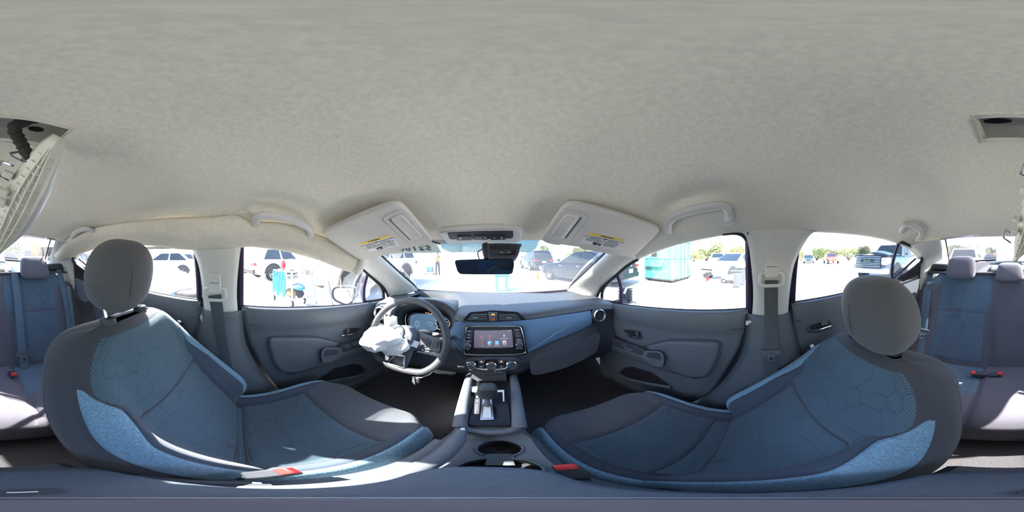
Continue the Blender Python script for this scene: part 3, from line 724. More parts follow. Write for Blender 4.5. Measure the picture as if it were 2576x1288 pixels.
for k, (lt, y) in enumerate((('DISP',828.5), ('>>|',836), ('|<<',843), ('BACK',851.5))):
    x = 1298+k*1.6; plate([(x-7.6,y-3), (x+7.6,y-3), (x+8,y+3), (x-7.4,y+3)], .028, .003, M['plastic_dark'], 'unit_button', HU, r=.001, bev=.0006)
    text(lt, F(x, y, .0313), XD, YD, .0055, M['print_white'], HU)
for x, y, l1, l2 in ((1179.5,866.5,'VOL','PUSH \u23fb'), (1303.5,864,'TUNE-SCROLL','PUSH SOUND')):
    c = F(x, y, .028); b = MB(); b.lathe([(.0155,0), (.0155,.012), (.013,.016), (.0115,.016)], c, FO, 24); kn = b.build('unit_knob', M['chrome'], HU, label='bright ringed round knob')
    b = MB(); b.lathe([(.0118,.0155), (.010,.017), (0,.0172)], c, FO, 20); b.build('knob_face', M['plastic_dark'], kn)
    text(l1, F(x, y-8, .0292), XD, YD, .0042, M['print_white'], HU); text(l2.replace(' \u23fb', ''), F(x, y+9.3, .0292), XD, YD, .0042, M['print_white'], HU)
# ---------------- climate panel
CP = plate([(1172,912), (1174,901), (1182,896), (1240,894), (1296,895), (1306,901), (1308,911), (1302,923), (1290,927), (1240,928), (1188,928), (1177,922)], .014, .012, M['plastic_dark'], 'climate_panel', DASH, r=.010, label='oval heater control panel with three dials')
plate([(1180,912), (1182,904), (1240,899), (1296,903), (1300,911), (1294,921), (1240,923), (1188,922)], .026, .002, M['gloss_black'], 'panel_inlay', CP, r=.008)
b = MB(); b.grid([spl(Fp([(1199,920), (1220,922.5), (1237,923.3), (1255,922.3), (1275,919.5)], .030), 16), spl(Fp([(1202,923.5), (1220,925.5), (1237,926), (1255,925.3), (1271,923)], .030), 16)]); b.build('silver_trim', M['white_plastic'], CP, sol=.002, label='pale crescent trim under the dials')
for x, y, nm in ((1188,912.5,'fan direction'), (1236.5,914,'fan speed'), (1284,911.5,'temperature')):
    c = F(x, y, .027); b = MB(); b.lathe([(.023,0), (.0245,.006), (.0215,.022), (.0185,.024), (.018,.020)], c, FO, 30); dl = b.build('climate_dial', M['chrome'], CP, label='chrome ringed %s dial' % nm)
    b = MB(); b.lathe([(.0182,.020), (0,.021)], c, FO, 24); b.build('dial_face', M['plastic_dark'], dl)
    b = MB(); b.box(c+FO*.026+V((-.006,.004,.018)), (.010,.004,.004)); b.build('pointer', M['satin'], dl)
    if nm == 'fan speed':
        for t in range(7):
            a = rad(210-40*t); b = MB(); b.box(c+FO*.0225+V((cos(a)*.013,0,sin(a)*.013)), (.002,.001,.002)); b.build('dial_mark', M['print_white'], dl)
    if nm == 'fan direction':
        for t in range(5):
            a = rad(90+72*t); b = MB(); b.box(c+FO*.0225+V((cos(a)*.011,0,sin(a)*.011)), (.004,.001,.003)); b.build('dial_mark', M['print_white'], dl)
    if nm == 'temperature':
        for r0, mt in ((-70,'red'), (110,'icon_blue')):
            b = MB(); b.tube([c+FO*.0222+V((cos(rad(r0+12*t)),0,sin(rad(r0+12*t))))*.0145 for t in range(9)], .0009, 4); b.build('dial_mark', M[mt], dl)
for x, y, s in ((1212.5,906,1), (1212,917,0), (1260,905.5,1), (1260,917,0)):
    bt = plate([(x-8,y-4.3), (x+8,y-4.5), (x+8.3,y+4), (x-8.3,y+4.2)], .027, .004, M['plastic_dark'], 'climate_button', CP, r=.001, bev=.0007)
    plate([(x-3,y), (x+3,y), (x+3,y+1.3), (x-3,y+1.3)], .0312, .0003, M['print_white'], 'symbol', bt, r=.0002, bev=0)
    if s: plate([(x-2,y-2.4), (x+2.4,y-2.4), (x+2.4,y-1), (x-2,y-1)], .0312, .0003, M['orange_lit'], 'lit_lamp', bt, r=.0002, bev=0)
# outlet panel below
OP = plate([(1184,928), (1273,928), (1273,939), (1186,940)], .004, .008, M['plastic_dark'], 'outlet_panel', DASH, r=.003, label='grey outlet strip with usb port')
c = F(1211,932.5,.012); b = MB(); b.lathe([(.013,-.002), (.013,.004), (0,.004)], c, FO, 20); b.build('outlet_cap', M['plastic_dark'], OP)
b = MB(); b.tube([F(1263+a, 931.5+k, .0122) for a, k in ((-9,-2), (-9,2.5), (-1,2.5), (-1,-2))], .0008, 4, closed=True); c = F(1245,932,.0122); b.tube([c+V((cos(t*pi/5)*.0035,0,sin(t*pi/5)*.0035)) for t in range(10)], .0009, 4, closed=True); b.build('port_symbol', M['print_white'], OP)
plate([(1255,930.5), (1261,930.5), (1261,933), (1255,933)], .0118, .0006, M['rubber'], 'usb_port', OP, r=.0003, bev=0)
# small storage slot under the outlets
b = MB(); q = Fp([(1182,941), (1274,940), (1276,962), (1180,963)], .002); b.prism(q, -FO*.06); b.build('storage_slot', M['plastic_dark'], DASH, bevel=.004)
# ---------------- instrument cluster
def Y9(px, py, y=.90): return P(px, py, y=y)
outer = chk([Y9(x, y, yy) for x, y, yy in ((990,800,.80), (1000,778,.80), (1030,764,.79), (1070,758,.78), (1112,766,.79), (1142,786,.80), (1150,812,.80), (1142,836,.80), (1110,842,.80), (1050,840,.80), (1005,832,.80))], 2)
inner = chk([Y9(x, y) for x, y in ((1018,806), (1022,790), (1040,780), (1075,776), (1108,780), (1130,794), (1136,812), (1130,830), (1105,836), (1050,834), (1024,826))], 2)
CL = MB(); CL.grid([outer, [a.lerp(c, .5)+V((0,0,.004)) for a, c in zip(outer, inner)], inner], True); CLO = CL.build('cluster_hood', M['plastic'], DASH, sol=.008, label='deep oval hood around the instruments')
top = spl([Y9(x, y, yy) for x, y, yy in ((988,800,.79), (998,776,.79), (1030,760,.78), (1072,754,.77), (1116,763,.78), (1146,785,.79), (1153,808,.79))], 30)
back = [V((p.x*1.02, p.y+.18, min(p.z+.0, -.268)-.012)) for p in top]
b = MB(); b.grid([[p-V((0,0,.012)) for p in top], top, [a.lerp(c, .4)+V((0,0,.008)) for a, c in zip(top, back)], back]); b.build('hood_top', M['dash_top'], CLO, sol=.006)
b = MB(); c0 = sum(inner, V())/len(inner); b.prism([p+V((0,.004,0)) for p in inner], (0,.004,0)); CF = b.build('cluster_face', M['gloss_black'], CLO)
b = MB(); b.prism(chk([Y9(x, y, .895) for x, y in ((1032,832), (1030,800), (1040,788), (1096,790), (1098,812), (1104,834))], 2), (0,-.003,0)); CS = b.build('cluster_screen', M['lens_dark'], CLO, label='dark blue driver display')
CS.data.materials[0] = mk('cluster_lit', (.05,.085,.13), .25, var=.1, emis=(.10,.18,.28), es=.35)
b = MB(); b.tube(chk([Y9(x, y, .89) for x, y in ((1027,833), (1023,806), (1030,790), (1046,786), (1060,789), (1096,790))], 2, False), .0022, 6); b.build('bezel_arc', M['chrome'], CLO, label='thin silver arc')
gc = Y9(1112, 813, .89); gr = .048
b = MB(); b.tube([gc+V((cos(t*2*pi/36)*gr,0,sin(t*2*pi/36)*gr)) for t in range(36)], .0025, 6, closed=True); SPD = b.build('speedometer_ring', M['chrome'], CLO, label='silver ring of the speed dial')
for k, n_ in enumerate((0,20,40,60,80,100,120,140,160)):
    a = rad(225-270*k/8); text(str(n_), gc+V((cos(a)*gr*.72,-.003,sin(a)*gr*.72)), (1,0,0), (0,0,1), .009, M['icon_white'], SPD)
b = MB()
for k in range(33):
    a = rad(225-270*k/32); d = V((cos(a),0,sin(a))); b.tube([gc+d*gr*.86+V((0,-.002,0)), gc+d*gr*.95+V((0,-.002,0))], .0007, 4)
for k in range(12):
    a = rad(215-10*k); d = V((cos(a),0,sin(a))); c = Y9(1046,812,.89); b.tube([c+d*.050+V((0,-.002,0)), c+d*.056+V((0,-.002,0))], .0007, 4)
b.build('dial_ticks', M['icon_white'], CLO)['kind'] = 'stuff'
b = MB(); b.tube([gc+V((0,-.004,0)), gc+V((-gr*.6,-.004,-gr*.45))], .0013, 5); b.build('needle', M['red'], SPD)
b = MB()   # car outline drawn on the display
c = Y9(1050, 815, .89)
b.tube(chk([c+V((x,-.003,z)) for x, z in ((-.012,-.02), (.012,-.02), (.010,.012), (.006,.022), (-.006,.022), (-.010,.012))], 1), .0009, 4, closed=True)
b.build('display_symbol', M['icon_white'], CS)
b = MB(); c = Y9(1082, 815, .89); b.tube([c+V((-.02,-.003,.004)), c+V((-.012,-.003,.012)), c+V((.012,-.003,.012)), c+V((.02,-.003,.004))], .0009, 4); b.build('display_symbol', M['icon_white'], CS)
b = MB(); b.tube([c+V((-.004,-.003,-.004)), c+V((.006,-.003,-.014))], .0009, 4)
b.build('display_symbol', M['icon_white'], CS)
b = MB(); p = Y9(1072,787,.888); b.box(p, (.008,.002,.005)); b.box(p+V((.014,0,0)), (.007,.002,.005)); b.build('warning_lamp', M['orange_lit'], CLO)
# pillar side grille and loose chrome trim on the driver end
b = MB(); b.tube([P(958,778,y=.72), P(985,760,y=.75), P(1000,757,y=.78)], .012, 8, flat=.5); b.build('side_trim', M['white_plastic'], DASH, label='white plastic trim strip above the driver vent')
# ================================================================ STEERING WHEEL
SW = thing('steering_wheel', 'dark grey steering wheel with burst white airbag hanging from its hub', 'steering wheel', (-.37,.66,-.44))
WC = V((-.372,.605,-.387)); WR = .186; T_ = rad(25)
WX = V((1,0,0)); WU = V((0,sin(T_),cos(T_))); WN = V((0,-cos(T_),sin(T_)))   # WN faces the driver
def Wp(x, u, n=0): return WC+WX*x*WR+WU*u*WR+WN*n
def rimpt(a):
    x, u = cos(a), sin(a)
    if u < -.80: u = -.80-(-u-.80)*.35
    return Wp(x, u)
b = MB(); b.tube([rimpt(2*pi*k/64) for k in range(64)], .0165, 12, closed=True); b.build('rim', M['wheel_leather'], SW)
# spokes
b = MB(); b.loft([[Wp(-.93,.12,-.004), Wp(-.93,-.10,-.004), Wp(-.90,-.22,-.004)], [Wp(-.55,.16,.004), Wp(-.55,-.02,.01), Wp(-.55,-.18,.004)], [Wp(-.2,.2,.01), Wp(-.2,-.02,.016), Wp(-.2,-.25,.01)]], 8, 12); b.build('spoke', M['white_plastic'], SW, sol=-.014, label='left spoke coloured pale for the sunlight on it')  # white plastic stands in for sunlight on this spoke
b = MB(); b.loft([[Wp(.93,.12,-.004), Wp(.93,-.10,-.004), Wp(.90,-.26,-.004)], [Wp(.55,.20,.004), Wp(.55,.0,.01), Wp(.55,-.22,.004)], [Wp(.2,.28,.01), Wp(.2,.0,.016), Wp(.2,-.3,.01)]], 8, 12); RS = b.build('spoke', M['plastic_soft'], SW, sol=-.014)
b = MB(); b.loft([[Wp(-.30,-.25,.006), Wp(.0,-.28,.012), Wp(.30,-.25,.006)], [Wp(-.26,-.55,.004), Wp(.0,-.56,.006), Wp(.26,-.55,.004)], [Wp(-.22,-.82,-.004), Wp(0,-.84,-.002), Wp(.22,-.82,-.004)]], 9, 12); LS = b.build('lower_spoke', M['plastic_soft'], SW, sol=-.012)
b = MB(); b.tube([Wp(-.20,-.80,.008), Wp(-.12,-.5,.010), Wp(.15,-.46,.012), Wp(.22,-.8,.008)], .008, 8, closed=True); b.build('silver_trim', M['satin'], LS, label='silver frame of the lower spoke')
for s in (.72,):
    b = MB(); b.tube([Wp(.42,-.27,.012), Wp(.92,-.25,.008)], .006, 8); b.build('silver_trim', M['chrome'], RS, label='bright bar under the right buttons')
    bt = MB(); bt.prism(rnd([Wp(.40,.14,.012), Wp(.86,.10,.008), Wp(.90,-.16,.008), Wp(.42,-.18,.012)], .006), WN*.004); PD = bt.build('button_pad', M['plastic'], RS, bevel=.001)
    for x0, u0, w_, h_ in ((.52,.0,.09,.07), (.52,.09,.09,.02), (.52,-.10,.09,.02), (.41,.0,.02,.07), (.64,.0,.02,.07), (.78,.0,.05,.09), (.50,-.21,.05,.02), (.64,-.21,.05,.02)):
        b = MB(); b.prism([Wp(x0-w_, u0-h_, .016), Wp(x0+w_, u0-h_, .016), Wp(x0+w_, u0+h_, .016), Wp(x0-w_, u0+h_, .016)], WN*.002); b.build('wheel_button', M['plastic_dark'], PD, bevel=.0008)
for x0, u0 in ((-.72,.03), (-.55,.05), (-.62,-.06)):
    b = MB(); b.tube(chk([Wp(x0-.08,u0-.04,.014), Wp(x0+.08,u0-.03,.014), Wp(x0+.06,u0+.05,.014), Wp(x0-.06,u0+.05,.014)], 1), .0012, 4, closed=True); b.build('wheel_button', M['plastic_dark'], SW)
# hub
b = MB(); b.pillow(chk([Wp(x, u, .0) for x, u in ((-.34,.20), (0,.36), (.34,.24), (.36,-.1), (.2,-.36), (-.2,-.36), (-.36,-.1))], 2), WN*.05, .25, 5); HB = b.build('hub_cover', M['plastic'], SW)
ec = Wp(-.07,.14,.052)
b = MB(); b.lathe([(.030,0), (.030,.003), (.026,.005), (.0245,.002)], ec, WN, 28); EM = b.build('emblem', M['chrome'], HB, label='round chrome emblem with a bar across')
b = MB(); b.tube([ec+WX*-.026+WN*.004, ec+WX*.026+WN*.004], .006, 6); b.build('emblem_bar', M['chrome'], EM)
# burst airbag: crumpled white cloth pouring from the hub towards the driver's left
from mathutils import noise as NZ
def cloth(c, rd, R=None, amp=.25, fr=14, nu=40, nv=26, seed=0, flat=None):
    b = MB(); b.ell((0,0,0), rd, None, nu, nv)
    def f(p):
        q = V(p); n1 = NZ.noise(q*fr+V((seed,seed,0))); n2 = abs(NZ.noise(q*fr*2.3+V((0,seed,seed))))
        q = q*(1+amp*n1-amp*.7*n2)
        return V(c)+(R @ q if R else q)
    return b.mapped(f)
RB = Matrix.Rotation(rad(-28), 3, 'Y')
b = cloth(Wp(-.42,-.18,.07), (.105,.055,.062), RB, .30, 15, 48, 30, 3)
AB = b.build('airbag_cloth', M['airbag'], SW, ang=180, subd=1, label='crumpled white burst airbag')
b = cloth(Wp(-.64,-.36,.06), (.055,.045,.05), None, .32, 18, 40, 26, 9); b.build('airbag_fold', M['airbag'], AB, ang=180)
b = cloth(Wp(-.06,-.26,.055), (.085,.02,.05), Matrix.Rotation(rad(-35), 3, 'Y'), .28, 16, 40, 24, 5); b.build('airbag_fold', M['airbag'], AB, ang=180)
b = MB(); b.strap([Wp(.15,-.02,.055), Wp(.27,-.06,.04), Wp(.42,-.10,.02)], WU, .030, .001); b.build('airbag_tether', M['airbag'], AB, label='flat white tether strap')
b = MB(); b.box(Wp(.22,-.03,.06), (.008,.012,.06), Matrix.Rotation(rad(10), 3, 'Y')); b.build('tether_knot', M['airbag'], AB, bevel=.003)
# column and stalks
CO = thing('steering_column', 'dark steering column shroud with two stalks behind the wheel', 'steering column', (-.37,.74,-.46))
b = MB(); b.tube([WC-WN*.02-V((0,0,.03)), WC-WN*.10-V((0,.0,.025)), V((-.37,.80,-.485))], [.036,.045,.055], 16); b.build('shroud', M['plastic_dark'], CO)
b = MB(); b.tube([P(1010,832,y=.70), P(985,824,y=.69), P(952,816,y=.675)], [.009,.011,.012], 10); ST = b.build('lamp_stalk', M['plastic_dark'], CO)
for px in (969,972,988): 
    b = MB(); c = P(px, 816 if px < 980 else 821, y=.662); b.tube([c+V((cos(t*pi/4)*.004,0,sin(t*pi/4)*.004)) for t in range(8)], .0008, 4, closed=True); b.build('stalk_symbol', M['print_white'], ST)
b = MB(); b.tube([P(1118,852,y=.70), P(1136,848,y=.655), P(1154,844,y=.635)], [.007,.009,.012], 10); b.build('wiper_stalk', M['plastic'], CO)
b = MB(); b.tube([P(1000,835,y=.70), P(975,829,y=.69), P(953,828,y=.68)], [.006,.008,.007], 8); b.build('pale_lever', M['white_plastic'], CO, label='pale trim piece under the left stalk')
# key hanging below the wheel, torn paper on the floor
K = thing('hanging_latch', 'small black and silver latch hanging on a thin wire under the wheel', 'latch', P(1044,962,y=.52))
b = MB(); b.tube([P(1043,948,y=.53), P(1060,950,y=.535), P(1080,942,y=.55), P(1088,934,y=.56)], .0025, 6); b.build('wire', M['satin'], K)
b = MB(); b.box(P(1049,956,y=.52), (.022,.012,.034)); b.build('body', M['plastic_dark'], K, bevel=.004)
b = MB(); b.tube([P(1040,948,y=.515), P(1038.5,958,y=.512), P(1042,967,y=.51)], [.006,.007,.003], 8); b.build('blade', M['chrome'], K, label='bright curved metal edge')
b = MB()
pts = [[(1047,908), (1062,905), (1086,914), (1104,911), (1120,919)], [(1050,914), (1066,916), (1084,922), (1106,917), (1128,915)], [(1060,920), (1076,924), (1094,934), (1115,930), (1142,928)], [(1072,922), (1090,932), (1108,938), (1126,936), (1152,934)], [(1085,934), (1100,940), (1118,941), (1134,944), (1145,941)]]
rws = [[P(x, y, y=.82+.01*((i*3+j*5) % 4)) for j, (x, y) in enumerate(r)] for i, r in enumerate(pts)]
rws[0] = [p+V((0,.0,0)) for p in rws[0]]
b.grid(rws); o = b.build('crumpled_paper', M['paper'], None, ang=10, sol=.001)
tag(o, 'crumpled pale blue paper lying in the footwell past the wheel', 'paper')
b = MB(); b.loft([[P(1046,905,y=.80), P(1062,900,y=.80), P(1076,910,y=.80)], [P(1054,914,y=.79), P(1070,911,y=.785), P(1082,919,y=.79)], [P(1062,918,y=.78), P(1076,917,y=.775), P(1086,921,y=.78)]], 6, 6); tag(b.build('airbag_scrap', M['airbag'], None, ang=20, sol=.002), 'white cloth scrap behind the lower spoke of the steering wheel', 'cloth')
# pedals, barely lit in the footwell
for x, w_, h_, nm in ((-.30,.11,.05,'brake_pedal'), (-.18,.05,.13,'accelerator_pedal')):
    t = thing(nm, 'black rubber %s deep in the dark driver footwell' % nm.replace('_', ' '), 'pedal', (x,.90,-.80))
    b = MB(); b.box((x,.89,-.80), (w_,.016,h_), Matrix.Rotation(rad(-30), 3, 'X')); b.build('pad', M['rubber'], t, bevel=.004)
    b = MB(); b.tube([(x,.90,-.79), (x,.95,-.75), (x,.97,-.735)], .009, 8); b.build('arm', M['plastic_dark'], t)
# ================================================================ CENTRE CONSOLE
CN = thing('center_console', 'dark centre console between the seats with shift panel and cup holders', 'console', (XC,.3,-.84))
prof = [(.70,-.62,.100,-.015), (.60,-.60,.095,-.014), (.50,-.592,.086,-.013), (.40,-.590,.078,-.012), (.335,-.592,.073,-.011), (.315,-.602,.078,-.010), (.29,-.612,.088,-.009), (.22,-.615,.090,-.008), (.15,-.615,.088,-.010), (.05,-.60,.085,-.013), (-.10,-.60,.085,-.015), (-.17,-.61,.080,-.015)]
rows = []
for y, z, hw, xc in prof:
    rows.append([V((xc-hw-.018, y, -.87)), V((xc-hw-.010, y, -.74)), V((xc-hw, y, z-.02)), V((xc-hw+.014, y, z)), V((xc, y, z)), V((xc+hw-.014, y, z)), V((xc+hw, y, z-.02)), V((xc+hw+.010, y, -.74)), V((xc+hw+.018, y, -.87))])
CIRC = ((.007,.252,.036), (.004,.166,.046)); NECK = (-.012,.024,.18,.24)
def in_well(x, y):
    return any((x-cx)**2+(y-cy)**2 < r*r for cx, cy, r in CIRC) or (NECK[0] < x < NECK[1] and NECK[2] < y < NECK[3])
b = MB(); b.grid(rows)
b.f = [f for f in b.f if not (6 <= f[0]//9 <= 7 and f[0] % 9 in (3, 4))]
b.f.append(tuple(range((len(rows)-1)*9, len(rows)*9)))
BODY_C = b.build('body', M['plastic'], CN, ang=50)
deck = MB(); nx_, ny_ = 84, 84; dv_ = []
for j in range(ny_+1):
    y = lerp(.29, .15, j/ny_); hw = lerp(.074, .074, 0); xc = lerp(-.009, -.010, j/ny_); hw = sinterp([(.15,.074), (.22,.076), (.29,.074)], y)
    z = sinterp([(.15,-.615), (.22,-.615), (.29,-.612)], y); dv_.append([V((lerp(xc-hw, xc+hw, i/nx_), y, z)) for i in range(nx_+1)])
fl = [p for r in dv_ for p in r]; n1 = nx_+1
deck.add(fl, [(j*n1+i, j*n1+i+1, (j+1)*n1+i+1, (j+1)*n1+i) for j in range(ny_) for i in range(nx_) if not in_well((fl[j*n1+i].x+fl[(j+1)*n1+i+1].x)/2, (fl[j*n1+i].y+fl[(j+1)*n1+i+1].y)/2)])
deck.build('cup_deck', M['plastic'], CN, smooth=False)
# raised side rails of the shift area
for s, px0 in ((-1, 0), (1, 0)):
    pl = [V((s*.088-.014,.66,-.60)), V((s*.082-.013,.55,-.575)), V((s*.074-.013,.45,-.566)), V((s*.066-.012,.37,-.566)), V((s*.060-.011,.325,-.580))]
    b = MB(); b.tube(spl(pl, 24), .0165, 12, flat=.8, up=(0,0,1)); b.build('side_rail', M['plastic_soft'], CN)
b = MB(); b.tube(spl([V((-.071,.33,-.586)), V((-.05,.316,-.589)), V((-.012,.311,-.590)), V((.026,.316,-.589)), V((.048,.33,-.586))], 20), .012, 8); b.build('front_rail', M['plastic_soft'], CN)
Z6 = -.583
b = MB(); b.prism(rnd([V((-.066,.60,Z6)), V((.042,.60,Z6)), V((.036,.335,Z6)), V((-.058,.335,Z6))], .015), (0,0,.006)); SP = b.build('shift_panel', M['gloss_black'], CN, bevel=.002, label='gloss black dusty shift panel')
b = MB(); q = [P(x, y, z=Z6+.007) for x, y in ((1213,1005), (1237,1003), (1243,1057), (1207,1058))]; b.prism(rnd(q, .006), (0,0,.004)); SG = b.build('shift_surround', M['satin'], SP, bevel=.001, label='silver frame around the shift lever slot')
b = MB(); q = [P(x, y, z=Z6+.0115) for x, y in ((1218,1014), (1233,1013), (1236,1051), (1213,1052))]; b.prism(rnd(q, .004), (0,0,.001)); b.build('shift_slot', M['white_plastic'], SG, bevel=0, label='pale sliding slot cover')
c = P(1197.5,981,z=Z6+.006); b = MB(); b.lathe([(.021,0), (.021,.006), (.018,.009), (.016,.005)], c, (0,0,1), 28); SB = b.build('start_button', M['satin'], SP, label='round silver ringed start button')
b = MB(); b.lathe([(.016,.005), (.014,.008), (0,.0085)], c, (0,0,1), 24); b.build('button_face', M['plastic'], SB)
text('ENGINE', c+V((0,.004,.0095)), (1,0,0), (0,1,0), .0052, M['print_white'], SB); text('START STOP', c+V((0,-.003,.0095)), (1,0,0), (0,1,0), .0045, M['print_white'], SB)
b = MB(); b.prism(rnd([P(x, y, z=Z6+.007) for x, y in ((1195,1003), (1208,1002), (1206,1041), (1188,1042))], .003), (0,0,.002)); GI = b.build('gear_indicator', M['plastic_dark'], SP, bevel=.0005)
for lt, y in (('P',1009), ('R',1020), ('N',1026), ('D',1032), ('L',1037.5)): text(lt, P(1201-(y-1003)*.14, y, z=Z6+.0095), (1,0,0), (0,1,0), .0085, M['print_white'], GI)
b = MB(); b.box(P(1205,1009.5,z=Z6+.0095), (.004,.004,.001)); b.build('gear_lamp', M['red_lit'], GI)
b = MB(); b.prism([P(x, y, z=Z6+.007) for x, y in ((1199,996), (1209,995.5), (1208,1000), (1197,1000.5))], (0,0,.002)); b.build('lock_button', M['white_plastic'], SP, bevel=.0005)
b = MB(); b.prism([P(x, y, z=Z6+.0065) for x, y in ((1242,982), (1268,981), (1269,1010), (1265,1010), (1264,986), (1242,987))], (0,0,.0012)); b.build('pale_strip', M['label_white'], SP, label='pale blue angled strip')  # thin pale L-shaped strip on the shift panel
# shift lever
b = MB(); b.loft([[P(1216,1022,z=-.565), P(1226,1024,z=-.565), P(1236,1021,z=-.565)], [P(1219,1005,z=-.545), P(1226,1007,z=-.545), P(1233,1004,z=-.545)], [P(1216,997,z=-.53), P(1226,998,z=-.53), P(1237,997,z=-.53)]], 6, 8); SL = b.build('shift_lever', M['plastic_soft'], CN, sol=.02)
kc = P(1226,984,z=-.50)
b = MB(); b.ell(kc, (.0285,.026,.036), None, 24, 16, .62); KN = b.build('knob', M['wheel_leather'], SL)
b = MB(); b.prism(rnd([kc+V((x,-.016+z*.0,z)) for x, z in ((-.013,.012), (.013,.012), (.012,.030), (-.012,.030))], .004), (0,-.008,.0)); b.build('knob_inlay', M['plastic_dark'], KN, bevel=.001)
# cup holders: two wells joined by a neck
mk('well_dark', (.05,.05,.062), .6, var=.2, vs_=60, bump=.3)
def arc(cx, cy, r, a0, a1, n=28): return [V((cx+r*cos(lerp(a0, a1, i/n)), cy+r*sin(lerp(a0, a1, i/n)), -.613)) for i in range(n+1)]
(c1x, c1y, r1), (c2x, c2y, r2) = CIRC
h1 = math.asin(.018/r1); h2 = math.asin(.018/r2)
outl = arc(c1x, c1y, r1, -pi/2+h1, 1.5*pi-h1)+arc(c2x, c2y, r2, pi/2+h2, 2.5*pi-h2)
b = MB(); b.grid([outl, [p-V((0,0,.052)) for p in outl]], True); CWL = b.build('cup_well', M['well_dark'], CN, ang=60, label='dark double cup holder well')
b = MB(); b.tube([p+V((0,0,.001)) for p in outl], .0022, 6, closed=True); b.build('cup_rim', M['plastic_soft'], CWL)
for cx, cy, r, dep in ((c1x, c1y, r1, .050), (c2x, c2y, r2, .050)):
    b = MB(); b.lathe([(r,0), (r*.9,.002), (0,.002)], (cx,cy,-.613-dep), (0,0,1), 36); fl_ = b.build('cup_floor', M['well_dark'], CWL)
    for a in (.5, 2.1): b = MB(); b.box((cx,cy,-.613-dep+.003), (r*1.5,.0022,.001), Matrix.Rotation(a, 3, 'Z')); b.build('floor_rib', M['plastic_soft'], fl_)
b = MB(); b.box(((NECK[0]+NECK[1])/2,.212,-.638), (.036,.05,.006)); b.build('cup_neck', M['plastic'], CWL, bevel=.001)
# armrest lid
b = MB(); ol = chk([V((x, y, -.57)) for x, y in ((-.062,.148), (.045,.146), (.052,.06), (.068,-.05), (.055,-.135), (-.085,-.135), (-.100,-.06), (-.062,.04))], 2)
rws = [[p+V((0,0,z))*1 for p in ol] for z in (0,)]
cc = sum(ol, V())/len(ol); rr = []
for z, k in ((0,1), (.05,1.0), (.064,.975), (.071,.93), (.074,.86), (.075,.5), (.075,.02)): rr.append([cc.lerp(p, k)+V((0,0,z)) for p in ol])
b = MB(); b.grid(rr, True); AR = b.build('armrest_lid', M['fascia'], CN, ang=70, label='blue grey padded console armrest lid')
AR.data.materials[0] = mk('armrest', (.085,.105,.14), .6, var=.07, vs_=120, bump=.5, bs=420, spec=.4)
b = MB(); b.tube([p+V((0,0,.030)) for p in ol], .0022, 5, closed=True); b.build('lid_seam', M['rubber'], AR)
b = MB(); p = P(70,1238,z=-.493); b.prism(rnd([p+V((x, y, 0)) for x, y in ((-.016,-.006), (.012,-.006), (.014,.008), (-.014,.008))], .003), (0,0,.002)); LT = b.build('lid_latch', M['plastic_dark'], AR, bevel=.0006)
b = MB(); b.box(p+V((.002,.0,.003)), (.012,.003,.002)); b.build('latch_bar', M['white_plastic'], LT)
mk('stand_grey', (.14,.125,.15), .6, var=.06)
b = MB(); b.lathe([(0,.010), (.036,.010), (.040,.006), (.041,.0)], (0,0,-.495), (0,0,1), 40); o = b.build('stand_base', M['stand_grey']); tag(o, 'round purple grey stand foot on the console armrest lid', 'stand base')
b = MB(); b.lathe([(.041,.0), (.0425,.003), (.044,.0)], (0,0,-.495), (0,0,1), 40); b.build('foot_ring', M['white_plastic'], o)
# parking brake
HBK = thing('parking_brake', 'grey parking brake lever lying along the driver side of the console', 'hand brake', (-.06,.16,-.60))
b = MB(); b.tube(spl([V((-.062,.30,-.570)), V((-.063,.25,-.566)), V((-.068,.18,-.572)), V((-.076,.08,-.580)), V((-.082,.0,-.592))], 22), [.013]*4+[.0165]*12+[.0135]*6, 12); b.build('grip', M['plastic_soft'], HBK)
b = MB(); b.lathe([(.009,0), (.009,.012), (.006,.016), (0,.016)], (-.062,.302,-.570), (0,1,0), 16); b.build('release_button', M['satin'], HBK)
b = MB(); b.loft([[(-.105,.02,-.60), (-.08,.02,-.575), (-.055,.02,-.60)], [(-.105,-.04,-.60), (-.08,-.04,-.585), (-.055,-.04,-.60)]], 8, 6); b.build('boot', M['plastic_dark'], HBK)
b = MB(); b.tube([V((-.092,.27,-.607)), V((-.098,.1,-.607)), V((-.105,-.08,-.607))], .014, 8, flat=.4, up=(0,0,1)); b.build('slot_trim', M['plastic_soft'], HBK)
# ================================================================ FRONT SEATS
YC = [(-.78,.03), (-.72,.005), (-.63,-.03), (-.52,-.085), (-.42,-.140), (-.33,-.187), (-.27,-.213), (-.22,-.232), (-.19,-.250), (-.180,-.275)]
HW = [(-.78,.215), (-.72,.235), (-.5,.245), (-.4,.242), (-.3,.222), (-.25,.200), (-.21,.165), (-.19,.125), (-.180,.085)]
BO = [(-.78,.0), (-.72,.035), (-.66,.050), (-.5,.050), (-.38,.045), (-.31,.022), (-.25,.004), (-.18,0)]
BO2 = [(-.78,0), (-.69,.01), (-.64,.055), (-.575,.092), (-.5,.086), (-.42,.064), (-.34,.034), (-.28,.012), (-.22,0), (-.18,0)]
YB = [(-.78,-.16), (-.72,-.19), (-.55,-.275), (-.42,-.345), (-.3,-.392), (-.24,-.398), (-.2,-.37), (-.180,-.315)]
CP_ = [(0,(-.07,-.700)), (.2,(.05,-.708)), (.5,(.20,-.672)), (.7,(.30,-.646)), (.82,(.355,-.645)), (.9,(.395,-.662)), (.96,(.412,-.70)), (1,(.405,-.78))]
CY = [(a, p[0]) for a, p in CP_]; CZ = [(a, p[1]) for a, p in CP_]
def smooth(a, b, x):
    t = max(0, min(1, (x-a)/(b-a))); return t*t*(3-2*t)
